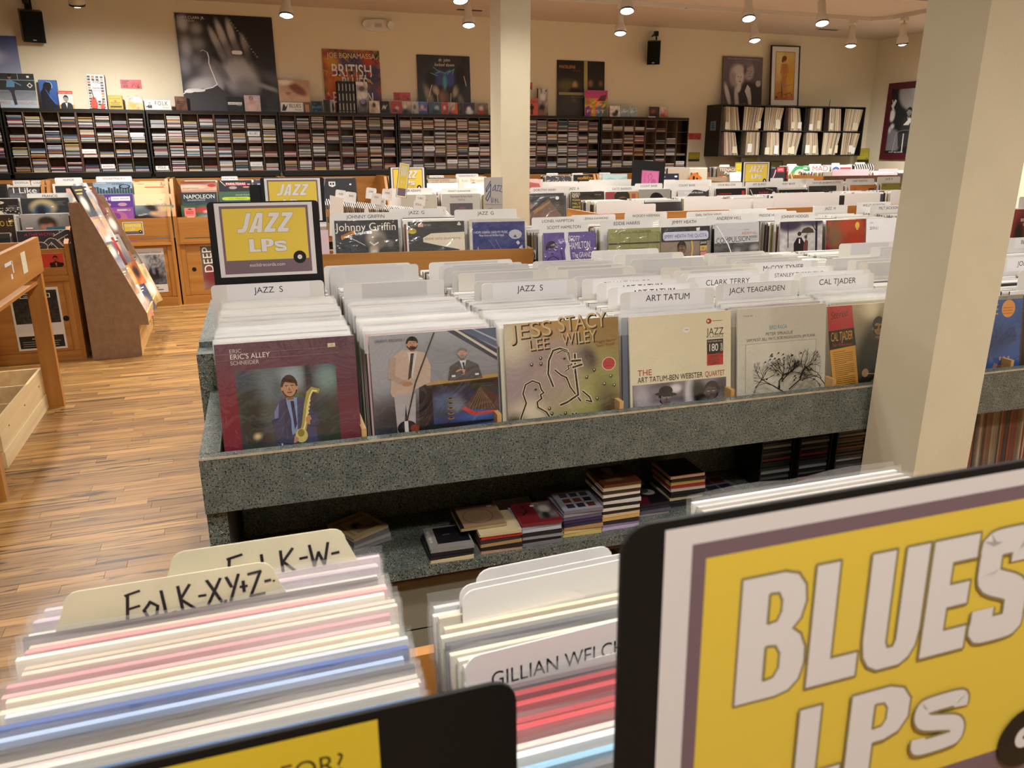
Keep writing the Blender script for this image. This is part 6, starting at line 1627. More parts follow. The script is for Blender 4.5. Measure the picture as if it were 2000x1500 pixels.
# ---------------------------------------------------------------- box of singles in front of the third jazz sign
bx = thing('singles_box', 'grey-brown open box of small singles left of the middle column', 'box', (.62, 5.42, .93), R(-4))
part('front_wall', M['kraft'], bx, (0, .86, 0, .01, 0, .085)); part('bottom', M['kraft'], bx, (0, .86, .0102, .25, -.012, -.0002))
part('side_wall', M['kraft'], bx, (-.01, -.0002, 0, .26, -.012, .11)); part('side_wall', M['kraft'], bx, (.8602, .87, 0, .26, -.012, .11)); part('back_wall', M['kraft'], bx, (0, .86, .2502, .26, -.012, .11))
SPC = [lin(c) for c in ('#8a7a62', '#a08c70', '#6f604c', '#b5a488', '#54473a', '#7d6248', '#97876c', '#c4b79c')]
pu, pn = fdir(R(-4))
srow = []
for i in range(62):
    f = i / 61.0
    x = .03 + .80 * f; zt = .205 - .10 * f
    P = Vector((.62, 5.42, .93)) + pu * x + pn * .03
    c = srg.choice(SPC)
    stock.M = leaning(P, pu, pn, 0)
    sh = -.03 + .06 * f; t = .004
    hh = zt
    v = [stock.vert(p) for p in ((0, 0, 0), (t, 0, 0), (t, .18, 0), (0, .18, 0), (sh, 0, hh), (sh + t, 0, hh), (sh + t, .18, hh + .03), (sh, .18, hh + .03))]
    for q in ((0, 1, 5, 4), (4, 5, 6, 7), (1, 2, 6, 5), (3, 0, 4, 7)): stock.idface([v[j] for j in q], 0, c if q != (4, 5, 6, 7) else srg.choice(TOPS))
    stock.M = None
for i, (x, z, t) in enumerate(((.10, .30, 'A50'), (.17, .285, 'B60'), (.31, .31, 'D40'), (.34, .275, 'DIX'), (.37, .245, 'MOB'), (.42, .30, 'H50'), (.63, .22, 'SOUL'), (.65, .26, 'CIRC'), (.80, .175, 'GOS'))):
    P = Vector((.62, 5.42, .93)) + pu * x + pn * (.06 + .02 * (i % 3))
    b = MB(); b.prism(rrect(-.035, .035, 0, .075, .01, 3, (0, 0, 1, 1)), 0, .001, 'y')
    o = tag(b.build('tab_card', M['divider'], None, P + Vector((0, 0, z - .075)), Euler((0, R(8), R(-4)), 'XYZ')), 'small white tab card among the singles, %s from the left' % ORD[i], 'divider card', 'tab cards in the box of singles')
    a = Art(None, asp=.6); a.text(t, .5, .35, .22, '#3a3a3c', 'b', al='c'); print_on(o, a, .06, .036, -.03, .03, -.0003, 2e-4, 'printed_label')
for i, (x, c) in enumerate(((.0, '#8a8a8e'), (.21, '#b5b3ae'))):
    P = Vector((.62, 5.42, .93)) + pu * (.09 + x) + pn * -.004
    b = MB(); b.prism([(-.075, .0), (.0, .0), (.03 - .05, .19), (-.04, .20)] if i else [(-.08, .0), (.01, .0), (.03, .25), (-.06, .27)], -.006, -.002, 'y')
    tag(b.build('bagged_single', M['whiteplastic'], None, P, Euler((0, 0, R(-4)), 'XYZ')), ('silvery bagged single leaning at the left end of the singles box', 'pale bagged single in front of the singles, second from the left')[i], 'record')
a = Art('#d9c03c', asp=3.2); a.frame(.0, .0, 1, 1, .08, '#d9d6d2'); a.rect(.08, .04, .84, .22, '#6a5866'); a.rect(.2, .62, .6, .3, '#cfc9b0'); a.text('LPs', .5, .42, .2, '#e0dcdc', 'x', al='c')
o = sign('narrow tilted yellow card standing up in the singles box', (1.17, 5.60, 1.405), R(-4), a, cw=.075, ch=.24, tilt=R(9), pw=.069, ph=.235, pt=.003)

# ---------------------------------------------------------------- compact discs
CDC = ['#e4e2de', '#d9d5cc', '#c9c4ba', '#efeeea', '#b7b2aa', '#2a2a2c', '#1c1c1e', '#3a3a40', '#77716a', '#8f3238', '#b8323a', '#c9563a', '#3a4f7d', '#2f5f86', '#6f8fae', '#d9b83c', '#c98a3a', '#5a7a5c', '#7a5a72', '#d8c7b4', '#cfcfd4', '#8d8a92', '#5c4438', '#a89a88', '#e0d2d0', '#3d3330', '#dcdcd8', '#c4b7a4']
CDW, CDD, CDH = .120, .128, .0104
def case_mesh(kind):
    b = MB()
    if kind == 0: b.box(0, CDW, 0, CDD, 0, CDH - .0006)
    else:
        b.box(.0015, CDW - .0015, .0004, CDD, .0008, CDH - .0016); b.box(0, CDW, .0025, CDD, CDH - .0014, CDH - .0006); b.box(0, CDW, .0025, CDD, 0, .0007)
    o = b.build('compact_disc', M['cdspine']); me = o.data; bpy.data.objects.remove(o); return me
CASE = case_mesh(1)
cdrg = random.Random(33)
def mute(c):
    c = c.lstrip('#'); v = [int(c[i:i + 2], 16) for i in (0, 2, 4)]; g = sum(v) / 3
    return '#%02x%02x%02x' % tuple(int((q * .72 + g * .28) * .86) for q in v)
CDC = [mute(c) for c in CDC]
NCD = 0
def cd(P, rz, col, label, group=None):
    global NCD
    o = bpy.data.objects.new('compact_disc', CASE); put(o); o.location = P; o.rotation_euler = (0, 0, rz); o.color = (*lin(col), 1)
    NCD += 1
    return tag(o, label, 'disc', group)
# racks: the left-hand full rack as single discs, all others as one mass
cstock = MB()
NIND = 0
SIGNCELLS = {('A', 5, 0): 'BLUEGRASS', ('A', 4, 1): 'COUNTRY VARIOUS', ('A', 7, 2): 'BLUEGRASS VARIOUS', ('B', 0, 0): 'FOLK', ('B', 6, 0): 'FOLK VARIOUS', ('B', 6, 2): 'BLUES', ('D', 4, 0): 'BLUES LATE', ('D', 2, 1): 'Various', ('D', 6, 1): 'JAZZ VOCALS', ('F', 7, 0): 'JAZZ SETS'}
for (x0, x1, z0, z1, key, c, r_) in CELLS:
    if key == 'E' and c == 0: pass
    wide = x1 - x0
    full = z1 - z0 - .004
    k = cdrg.random()
    fill = cdrg.uniform(.72, 1.0) if k < .62 else cdrg.uniform(.42, .75)
    if key in 'DE': fill = cdrg.uniform(.82, 1.0) if k < .85 else .6
    if key == 'F': fill = cdrg.uniform(.45, .85)
    if key == 'F' and c >= 4: fill = ((.72, .6, .0, .34), (.9, .6, .36, .4), (.36, .8, .55, .0), (.5, .22, .0, .0))[c - 4][r_]
    n = int(full * fill / .0106)
    w = min(.126, wide - .008); sc = w / CDW
    z = z0
    cellpal = [cdrg.choice(CDC) for _ in range(5)] + CDC
    flush = cdrg.uniform(.0, .012)
    for i in range(n):
        x = x0 + (wide - w) / 2 + cdrg.uniform(-.0025, .0025); y = RACKY + .004 + flush * .3 + cdrg.uniform(0, .005)
        col = cdrg.choice(cellpal)
        if key == 'A' and c < 6 and NIND < 205:
            o = cd((x, y, z), 0, col, 'compact disc lying in a stack in the leftmost full wall rack', 'discs in the leftmost full wall rack'); o.scale = (sc, .98, 1); NIND += 1
        else:
            cc = lin(col); d_ = (cc[0] * .35, cc[1] * .35, cc[2] * .35)
            cstock.box(x, x + w, y, y + .122, z, z + .0097, 0, cc)
        z += .0104
    if (key, c, r_) in SIGNCELLS:
        zz = z0 + n * .0104 * cdrg.uniform(.45, .6) if key != 'B' or c != 0 else z0 + .012
        t = SIGNCELLS[key, c, r_]
        b = MB(); b.box(0, .122, 0, .0012, 0, .042)
        o = tag(b.build('section_card', M['white'], None, (x0 + .004, RACKY - .001, zz)), 'white section card printed %s in a wall disc rack' % t.lower(), 'card')
        a = Art(None, asp=.34); a.text(t, .5, .34, min(.19, .8 / a.width(t) * CAPH), '#2a2a2c', 'x', al='c'); print_on(o, a, .118, .04, .002, .001, -.0002, 2e-4, 'printed_label')
tag(cstock.build('disc_stock', M['stock']), 'compact discs stacked in all the other wall racks', 'disc', kind='stuff')

# stacks on the shelf under the green counter: (u, d, angle, discs bottom to top, what)
def cd_art(i):
    if i == 'nina':
        a = Art('#b59f70'); a.text('NINA SIMONE', .12, .80, .085, '#33261a', 'x', fit=.80); a.text('FOREVER YOUNG', .16, .10, .07, '#3a2c1e', 'b', rot=90, fit=.65); a.ell(.10, .84, .06, None, '#33261a'); a.ell(.10, .84, .05, None, '#b59f70'); a.photo(.24, .14, .66, .52, 20, ('#8a7a5c', '#a08e68'), [(.3, .6, .2, .32, 0, '#1f1812', .3), (.34, .4, .12, .2, 0, '#7a5c40', .4), (.6, .2, .3, .2, 0, '#6f5640', .5)], .05, 2, 4)
    elif i == 'grey':
        a = Art('#8a8580'); a.rect(.20, .22, .78, .74, '#17171a'); a.text('SHELTER', .10, .30, .07, '#d9d6d0', 'b', rot=90, fit=.55); a.line([(.4, .6), (.55, .62)], .02, '#6a665f')
    elif i == 'tan':
        a = Art('#8f7458'); a.ell(.5, .5, .34, .36, '#6a2a2a'); a.ell(.5, .5, .32, .34, '#8f7458'); a.rect(0, 0, .08, 1, '#171513'); a.lines(.34, .60, .3, 4, .07, .02, '#7d6248', .2); a.rect(.80, .88, .12, .07, '#d9d6cc')
    elif i == 'red':
        a = Art('#6a1c22'); a.photo(.50, .12, .48, .84, 14, ('#4a4040', '#77706a'), [(.5, .6, .3, .2, 0, '#c9bfb4', .5), (.4, .2, .2, .2, 0, '#1f1c1c', .5)], .5, 3, 5); a.rect(.44, .78, .1, .08, '#d9d6cc'); a.line([(.14, .4), (.3, .6), (.24, .8)], .05, '#2a1416'); a.ell(.24, .84, .05, .06, '#2a1416')
    elif i == 'nine':
        a = Art('#8d8a92')
        for p in range(3):
            for q in range(3): a.rect(.14 + p * .27, .12 + q * .28, .20, .20, ('#2a2a34', '#5c2a22', '#3a3038', '#22242c', '#6a3426', '#2c2a34', '#4a2420', '#1f222c', '#332a30')[p * 3 + q])
    elif i == 'brown':
        a = Art('#5c3420'); a.poly([(0, 1), (1, 1), (1, .6), (0, .55)], '#3a2018'); a.rect(.15, .15, .45, .35, '#7a5a34'); a.poly([(.3, .9), (.6, .9), (.5, .5), (.35, .5)], '#8a6a4a'); a.rect(.9, 0, .1, 1, '#6a2a20')
    elif i == 'face':
        a = Art('#1a1618'); a.poly([(0, 0), (.45, 0), (.55, .35), (0, .4)], '#5c1a2a'); a.ell(.70, .60, .20, .16, '#a39a96', rot=-20); a.ell(.55, .72, .22, .16, '#3a3436', rot=-15); a.line([(.70, .55), (.80, .60)], .02, '#2a2426')
    elif i == 'four':
        a = Art('#77747a'); [a.rect(.10 + p * .42, .12 + q * .42, .36, .34, ('#2c2a34', '#4a2420', '#26262e', '#55301f')[p * 2 + q]) for p in range(2) for q in range(2)]
    else:
        a = Art('#1c1a1b'); a.frame(.06, .06, .88, .88, .03, '#33302e'); a.rect(.3, .4, .3, .3, '#2a2624')
    return a
STK = [
    (.165, 1.93, 33, ['#8d8f92', '#a9a7a2', '#77757a', '#b0a07a'], 'nina', 'gold disc with a portrait, turned askew at the left end of the low shelf'),
    (.352, 1.806, -4, ['#cfc09a', '#2a2a2e', '#26262a', '#8d8a86'], 'grey', 'grey disc case with a black picture, second stack from the left on the low shelf'),
    (.492, 1.812, -3, ['#b3907a', '#2a2628', '#a88a5c', '#3a3034', '#b0352e', '#c9b78f'], None, 'low stack under the tan circle disc'),
    (.612, 1.816, -3, ['#77747c', '#1f1f24', '#8d8c92', '#26262a', '#b9bcc6', '#9fa4b0', '#7d2a30'], 'red', 'dark red disc case with a grey photo on the low shelf'),
    (.742, 1.832, -4, ['#c9b46a', '#d0bc84', '#b08a5a', '#2c2c4a', '#3a2c52', '#5c5a70', '#8d8a94', '#77757f'], 'nine', 'lilac-grey disc case with nine little pictures on the low shelf'),
    (.862, 1.834, -3, ['#b9aac4', '#8a7a9a', '#2a2a2e', '#c9a05a', '#cfb48c', '#242428', '#d6cfc0', '#1c1c20', '#c9c6bd', '#1f1f22', '#d9d2c0', '#3a3432', '#d8c9b0', '#6a3a28'], 'brown', 'brown disc case on top of the tallest stack of the low shelf'),
    (.990, 1.88, -4, ['#8f8a98', '#5a5664', '#2a2630', '#201c20'], 'face', 'black disc case with a pale face, right of the tallest stack'),
    (1.125, 1.912, -3, ['#2a2a2e', '#2e2a2c', '#cfc29a', '#26262a', '#242428', '#d6d2c6', '#b0323a', '#c9a85a', '#2a2626', '#d0a890'], 'dark', 'black disc case on top of the right-hand stack of the low shelf'),
    (1.285, 1.935, 6, ['#77747a'], 'four', 'single disc case with four small pictures at the right end of the stacks'),
]
def flat_print(o, art, w, d, z):
    return print_on(o, art, w, d, 0, 0, z, 6e-5, 'cover_print', None, 'xy', 1)
sno = ['leftmost', 'second', 'third', 'fourth', 'fifth', 'sixth', 'seventh', 'eighth', 'ninth']
for si, (u, d, ang, cols, top, lab) in enumerate(STK):
    for i, c in enumerate(cols):
        j = cdrg.uniform(-2, 2) if ang < 20 else i * 3.0
        o = cd(at1(u + cdrg.uniform(-.002, .002), d + cdrg.uniform(0, .003), .4372 + i * CDH), RZ1 + R(j + ang * (.6 if ang > 20 else .3)), c,
               'disc case in the %s stack from the left on the low shelf under the counter' % sno[si], 'discs in the %s stack on the low shelf' % sno[si])
        if i == len(cols) - 1 and top:
            flat_print(o, cd_art(top), CDW - .004, CDD - .004, CDH - .0005)
            for ch in o.children: ch.location = (.002, .002, 0)
            o['label'] = lab; del o['group']
o = cd(at1(.445, 1.842, .4372 + 6 * CDH + .0002), RZ1 + R(-1), '#9a8a62', 'tan disc case with a dark red circle, askew on the third low shelf stack'); flat_print(o, cd_art('tan'), CDW - .004, CDD - .004, CDH - .0005)
o.scale = (1.1, 1, 1)
cd(at1(.61, 1.98, .4372), RZ1, '#d9d8d4', 'disc case with a white spine lying behind the third stack of the low shelf')
for k in range(3): cd(at1(.735, 1.985, .4372 + k * CDH), RZ1, ('#2a2a30', '#5a5864', '#77747c')[k], 'disc case in the small pile behind the stack with nine little pictures', 'discs behind the nine picture stack')
cd(at1(.995, 2.02 - .0, .4372), RZ1, '#26262a', 'disc case at the bottom behind the pale face disc', 'discs behind the pale face disc')
cd(at1(.995, 2.02, .4372 + CDH), RZ1, '#d0cfcc', 'disc case at the bottom behind the pale face disc', 'discs behind the pale face disc')
o = cd(at1(.03, 1.93, .4372), RZ1 + R(8), '#242428', 'black disc case in the dark left corner of the low shelf'); a = Art('#1c1c1e'); a.text('MONO', .4, .2, .16, '#8a8a8c', 'b', rot=90, fit=.5); a.ell(.7, .5, .12, None, '#77777a'); a.ell(.7, .5, .09, None, '#1c1c1e'); flat_print(o, a, CDW - .004, CDD - .004, CDH - .0005)
# black disc towers at the dark end of the shelf
for i, (u, d, n) in enumerate(((1.47, 1.95, 3), (1.60, 1.93, 3), (1.735, 1.92, 3))):
    t = thing('disc_tower', 'black disc tower in the right end of the low shelf, %s from the left' % ORD[i], 'disc tower', at1(u, d, .4372), RZ1)
    part('base', M['blackplastic'], t, (0, .125, 0, .13, 0, .012)); part('top', M['blackplastic'], t, (0, .125, 0, .13, .19, .2))
    part('side', M['blackplastic'], t, (0, .005, 0, .13, .0122, .1898)); part('side', M['blackplastic'], t, (.12, .125, 0, .13, .0122, .1898)); part('back', M['blackplastic'], t, (.0052, .1198, .125, .13, .0122, .1898))
    z = .013
    for k in range(16):
        o = bpy.data.objects.new('disc_tray', CASE); put(o, t); o.location = (.006, .004 + (k % 3) * .002, z); o.scale = (.94, .92, 1); z += .0108
        o.color = (*lin(('#1a1a1c', '#222226', '#161618', '#7a2a34', '#2c2c30', '#55555a', '#1c1c20', '#8a8a8c')[(k * 5 + i * 3) % 8]), 1)
for i, (u, d) in enumerate(((1.745, 1.93),)):
    cd(at1(u, d, .4372 + .2005), RZ1, '#b5b3aa', 'pale disc case lying on top of the right-hand black disc tower')

# ---------------------------------------------------------------- things standing on the racks and hung on the walls
TOPZ = 1.8722
def standee(name, label, cat, x0, x1, y, h, art, th=.01, z=TOPZ, lean=0.0, mat='jacket', col='#c9c4b8', group=None, rz=0.0, eps=1.8e-4, tilt=0.0, ry=0.0):
    w = x1 - x0
    b = MB(); b.box(-w / 2, w / 2, 0, th, 0, h)
    o = b.build(name, M[mat], None, ((x0 + x1) / 2, y, z + math.sin(abs(R(lean))) * th + abs(math.sin(R(tilt))) * w / 2), Euler((-R(lean), R(tilt), R(rz)), 'XYZ'))
    o.color = (*lin(col), 1)
    tag(o, label, cat, group)
    if art: print_on(o, art, w - .002, h - .002, -w / 2 + .001, .001, 0, eps)
    return o
# posters leaning on the wall
a = Art('#26262a', asp=.93 / .94)
a.photo(0, 0, 1, 1, 72, ('#333337', '#1f1f22'), [
    (.12, .62, .16, .32, 0, '#55555a', .6), (.07, .90, .05, .07, 0, '#b9b9be', .7), (.20, .85, .05, .05, 0, '#9a9a9e', .8), (.08, .66, .05, .09, 0, '#a9a9ae', .8), (.20, .70, .06, .05, 0, '#8d8d92', .8), (.05, .48, .05, .08, 0, '#8a8a90', .8), (.17, .52, .05, .05, 0, '#77777c', .8),
    (.30, .40, .10, .10, 20, '#85858a', .6), (.22, .26, .16, .09, 10, '#b5b5ba', .5), (.36, .28, .06, .10, 0, '#9a9a9e', .6),
    (.62, .36, .17, .20, 15, '#a9a9ac', .4), (.58, .42, .14, .13, 10, '#a5a5a8', .5), (.66, .24, .13, .12, 0, '#7a7a7e', .5),
    (.385, .74, .032, .13, 22, '#b0b0b3', .45), (.44, .60, .035, .10, 22, '#77777a', .6), (.455, .80, .034, .14, 17, '#bcbcbf', .45), (.51, .64, .036, .10, 17, '#77777a', .6), (.555, .82, .033, .13, 12, '#bababd', .45), (.595, .66, .034, .10, 12, '#707074', .6), (.69, .70, .030, .11, 14, '#9a9a9d', .45), (.71, .58, .03, .08, 8, '#5c5c60', .6), (.42, .42, .04, .14, 35, '#6a6a6e', .5),
    (.93, .38, .14, .05, -25, '#55555a', .8), (.9, .26, .16, .02, -18, '#8d8d90', .9), (.88, .70, .15, .25, 0, '#222226', .7), (.5, .05, .6, .14, 0, '#2d2d31', .6)], .35, 14, 11)
a.poly([(0, 0), (1, 0), (1, .02), (.6, .05), (.36, .27), (.28, .24), (.20, .235), (.08, .215), (.02, .19), (0, .17)], '#3a3a3e')
a.line([(.0, .175), (.04, .20), (.12, .215), (.21, .225), (.31, .25), (.36, .285), (.345, .32), (.33, .38), (.31, .44), (.295, .50), (.30, .56), (.29, .61)], .010, '#e6e6e8'); a.line([(.29, .61), (.25, .635), (.22, .62)], .006, '#c9c9cc'); a.ell(.13, .215, .10, .018, '#e0e0e3'); a.ell(.06, .20, .05, .015, '#e6e6e9')
for i in range(40):
    t = i / 39.0; a.rect(.55 + t * .26, .95 - t * .38 + .012 * math.sin(i * 2.3), .006, .006, '#c9c9cc')
a.rect(.565, .60, .07, .04, '#e9e9ec'); a.ell(.565, .62, .02, .02, '#e9e9ec'); a.ell(.635, .62, .02, .02, '#e9e9ec')
a.text('GARY CLARK JR.', .02, .945, .026, '#dcdcde', 'b', fit=.28); a.text('JPEG RAW', .02, .912, .026, '#b9b9bd', 'r', fit=.175)
standee('poster_board', 'big square black and grey poster of a blurred raised hand', 'poster', -.317, .623, 9.085, .935, a, .012, lean=3.2, col='#55555a')
a = Art('#b5673a', asp=1.02)
a.photo(0, 0, 1, 1, 52, ('#8a4a34', '#a85c34'), [(.2, .5, .15, .3, 0, '#c9782f', .6), (.5, .82, .4, .14, 0, '#4a4a6a', .7), (.85, .6, .15, .2, 0, '#3a3f63', .6), (.85, .25, .14, .16, 0, '#4a3f66', .6), (.15, .8, .12, .1, 0, '#c9902f', .7), (.8, .85, .1, .1, 0, '#b84a2c', .6), (.12, .2, .1, .15, 0, '#c93f2a', .6), (.9, .08, .1, .08, 0, '#c9a03a', .6)], .75, 5, 13, False)
rgp = random.Random(12)
for i in range(46):
    x, y = rgp.random(), rgp.random(); c = rgp.choice(('#c9872f', '#b5432a', '#33375c', '#d9a93c', '#7a3a2a', '#2a2a44'))
    a.line([(x, y), (x + .04 * math.cos(i), y + .05), (x + .07 * math.sin(i * 2), y + .03), (x + .05, y - .03)], .016, c, .4)
a.text('JOE BONAMASSA', .08, .865, .082, '#e3d0a8', 'x', fit=.84, out=('#4a2a22', 'o'))
for t, x, y, s_, f in (('BRITISH', .13, .58, .20, .72), ('BLUES', .30, .40, .18, .46), ('EXPLOSION', .13, .16, .18, .72)):
    a.text(t, x, y, s_, '#e6e2de', 'x', fit=f, out=('#1d1c2c', 'o')); a.text(t, x + .006, y + .006, s_ * .92, '#e9e5e0', 'b', fit=f)
for i, x in enumerate((.15, .24, .36, .47, .58, .69, .78)): a.rect(x, .60 + .01 * (i % 2), .045, .055, ('#b5302c', '#2c3566')[i % 2])
for i, x in enumerate((.33, .43, .53, .63)): a.rect(x, .41, .05, .05, ('#b5302c', '#2c3566')[i % 2])
standee('poster_board', 'square poster of swirling orange and blue with bubble lettering', 'poster', 1.114, 1.735, 9.105, .655, a, .008, lean=3)
a = Art('#2d2f33', asp=1.0)
a.photo(0, 0, 1, 1, 46, ('#2b2d31', '#33353a'), [(.5, .35, .2, .3, 0, '#1d1c1f', .4), (.48, .22, .10, .2, 0, '#6a4a40', .4), (.45, .28, .05, .09, 0, '#8a6352', .5), (.42, .62, .13, .13, 0, '#3f4a8c', .3), (.60, .62, .12, .13, 0, '#3f4f94', .3), (.51, .55, .035, .12, 0, '#4a9aa8', .4), (.2, .3, .06, .2, 20, '#8d8478', .5), (.33, .42, .05, .09, 30, '#b0a590', .4), (.72, .42, .05, .12, -20, '#a89c86', .4), (.82, .22, .05, .14, 20, '#7d7264', .5), (.25, .6, .1, .15, 0, '#17181c', .5), (.8, .6, .1, .2, 0, '#1a1b20', .5)], .2, 19, 8)
for p in ([(.30, .80), (.42, .72), (.34, .70)], [(.60, .72), (.70, .78), (.66, .70)], [(.40, .74), (.52, .70), (.62, .76), (.56, .68)], [(.25, .70), (.38, .66)]): a.line(p, .014, '#5aa3a0')
for p in ([(.36, .36), (.37, .08)], [(.62, .36), (.60, .1)], [(.26, .5), (.20, .3)], [(.88, .66), (.92, .5)], [(.17, .25), (.15, .1)]): a.line(p, .014, '#c9bfa8')
a.line([(.40, .20), (.47, .18)], .02, '#3a2620'); a.ell(.50, .12, .05, .015, '#5c3a34')
a.text('dr. john', .40, .90, .055, '#dcdcd8', 'b', fit=.22, shear=.2); a.text('locked down', .32, .82, .055, '#dcdcd8', 'b', fit=.38, shear=.2)
standee('poster_board', 'square dark poster of a bearded face under blue round lenses', 'poster', 2.153, 2.773, 9.105, .635, a, .008, lean=3, col='#44464a')
a = Art('#1d1c1c', asp=1.0)
a.photo(0, 0, 1, 1, 40, ('#3a3a3a', '#1c1b1b'), [(.2, .55, .2, .1, 0, '#5c5a34', .7), (.37, .55, .05, .08, 0, '#b08a70', .4), (.36, .45, .12, .08, 0, '#161414', .4), (.36, .26, .07, .05, -40, '#b08a74', .4), (.24, .22, .05, .14, 10, '#5c3630', .5), (.70, .60, .05, .06, 0, '#8a5a44', .4), (.92, .60, .04, .05, 0, '#7a5040', .5), (.3, .15, .3, .2, 0, '#3f3f3f', .6)], .15, 4, 6)
a.rect(.56, .36, .075, .64, '#a39a5c'); a.rect(.03, .385, .60, .05, '#8f8a68'); a.text('MADELEINE', .04, .86, .055, '#c98a54', 'b', fit=.34); a.text('PEYROUX', .32, .81, .03, '#8a3f34', 'r', fit=.17); a.text('SECULAR', .28, .34, .03, '#77746a', 'r', fit=.3)
standee('poster_board', 'square dark poster with a woman at a window and an olive bar', 'poster', 3.861, 4.490, 9.105, .637, a, .008, lean=3, col='#3a3a3a')
a = Art('#b5508a', asp=1.0); a.photo(0, .35, 1, .35, 18, ('#c9a86a', '#c98a4a'), [], .8, 8, 14, False); a.photo(0, .7, 1, .3, 8, ('#c9508a', '#b84a86')); a.poly([(.55, .6), (.9, .6), (.95, .85), (.7, .8)], '#6a3a5a'); 
for i, c in enumerate(('#7a4a94', '#c9a03a', '#3a8aa8', '#4a7a4a')): a.poly([(i * .25 + .02, 0), (i * .25 + .23, 0), (i * .25 + .2, .42), (i * .25 + .06, .36)], c)
a.text('FEST', .06, .14, .12, '#e0cfa8', 'b', fit=.85)
standee('album_sleeve', 'pink and rainbow festival album leaning on the dark window poster', 'record', 4.200, 4.507, 9.045, .303, a, .006, lean=4)
# items on the racks, left to right
a = Art('#8f98b0', asp=2.0); a.photo(0, 0, 1, 1, 14, ('#b9bcc6', '#3f4f86'), [(.3, .68, .4, .12, 10, '#c9d2e6', .6), (.3, .2, .6, .14, 0, '#33343c', .6), (.8, .05, .3, .1, 0, '#d9d9dc', .6)], .2, 4, 4)
standee('poster_board', 'blue and white poster cut by the left edge above the bench album', 'poster', -2.30, -1.745, 9.11, .64, a, .006, z=1.885, lean=2)
a = Art('#6a7278'); a.rect(0, .52, 1, .48, '#33383a'); a.rect(0, .80, 1, .02, '#8a9094'); a.rect(0, .48, 1, .02, '#77828a'); a.rect(.55, .82, .02, .18, '#8a9094'); a.rect(0, 0, 1, .22, '#a3b0ba'); a.photo(0, .22, 1, .26, 10, ('#8a9298', '#6a7278'), [], .2, 3, 4)
a.poly([(.22, .58), (.26, .80), (.36, .84), (.46, .74), (.44, .58)], '#5f8aa8'); a.ell(.34, .90, .045, .06, '#a3705a'); a.ell(.34, .935, .05, .04, '#2a1f1a'); a.poly([(.22, .60), (.48, .60), (.42, .45), (.46, .10), (.38, .08), (.33, .45)], '#3a3640'); a.line([(.44, .76), (.62, .66)], .03, '#5f8aa8'); a.poly([(.78, .66), (.86, .74), (.94, .66), (.86, .58)], '#dcdcd8'); a.poly([(.81, .66), (.86, .71), (.91, .66), (.86, .61)], '#33383a'); a.rect(.80, .88, .07, .06, '#dcdcd8')
a.text('MERLE', .02, .10, .10, '#b58a78', 'r', fit=.26); a.text('HAGGARD', .48, .10, .10, '#b58a78', 'r', fit=.48)
standee('album_sleeve', 'album with a man in a blue shirt sitting on a bench', 'record', -1.955, -1.640, 9.04, .317, a, .006, lean=6)
a = Art('#2f5090', asp=1.6); a.photo(0, 0, 1, 1, 14, ('#24468c', '#3f68a8')); a.poly([(0, 0), (.02, .55), (.2, .72), (.26, .86), (.42, .95), (.66, .92), (.72, .80), (.66, .70), (.60, .64), (.55, .62), (.5, .4), (.8, .15), (1, .1), (1, 0)], '#14161f'); a.line([(.42, .95), (.66, .92), (.73, .80), (.69, .72)], .03, '#b9cfe6'); a.line([(.35, .66), (.55, .40), (.8, .18)], .03, '#4a78b8')
standee('boxed_set', 'blue box with the dark silhouette of a bowed head', 'boxed set', -1.612, -1.455, 9.06, .262, a, .03, lean=4, col='#2a3a66')
a = Art('#d3d0ca', asp=1.2); a.rect(0, .82, 1, .18, '#b8423a'); a.text('JOHNNY CASH', .06, .86, .09, '#e6c9bc', 'b', fit=.88); a.rect(0, 0, 1, .22, '#c9962f'); a.text('LIVE PRISON', .08, .07, .09, '#5c3a12', 'b', fit=.8); a.face(.5, .56, .16, '#9a9690', '#1f1c1c', suit='#26262a', shade='#5a5652')
standee('boxed_set', 'small red, white and yellow case with a black-haired head', 'boxed set', -1.452, -1.325, 9.03, .165, a, .014, lean=3)
a = Art('#d9d6d0', asp=2.0)
rgk = random.Random(7)
for i in range(12):
    for j in range(4):
        if 1 <= j <= 2 and 3 <= i <= 9: continue
        a.rect(.04 + j * .24, .02 + i * .08, .16, .055, rgk.choice(('#3a3a44', '#b5673a', '#5c5a66', '#c98a5c', '#2a2a30')))
a.text('KING', .32, .74, .15, '#3a4a86', 'b', fit=.42); a.text('and', .42, .68, .06, '#b5433a', 'b'); a.text('Starday', .28, .58, .13, '#3a5a96', 'b', fit=.46, shear=.2); a.text('BLUEGRASS', .30, .52, .05, '#b5433a', 'b', fit=.44); a.ell(.30, .12, .20, .16, '#b5432a'); a.ell(.30, .24, .15, .10, '#b5432a'); a.line([(.30, .28), (.22, .55)], .05, '#3a2018'); a.ell(.76, .06, .12, .10, '#b5432a'); a.line([(.76, .14), (.80, .3)], .04, '#3a2018')
standee('boxed_set', 'tall white box covered in small pictures with red fiddles', 'boxed set', -1.195, -1.035, 9.05, .322, a, .05, lean=3, tilt=1.5, col='#4a3f3a')
a = Art('#c9a93a', asp=.95); a.frame(.04, .04, .92, .92, .02, '#5c4a1a'); a.text('BLUEGRASS', .12, .72, .12, '#6a541c', 'b', fit=.76); a.ell(.5, .60, .09, .05, '#a84a2c'); a.lines(.15, .48, .7, 2, .12, .04, '#6a541c', .1); a.rect(.1, .12, .8, .14, '#3f3a20')
standee('license_plate', 'small yellow bluegrass plate with rounded print', 'plate', -1.018, -.888, 9.03, .132, a, .04, lean=2, col='#5a4a2a')
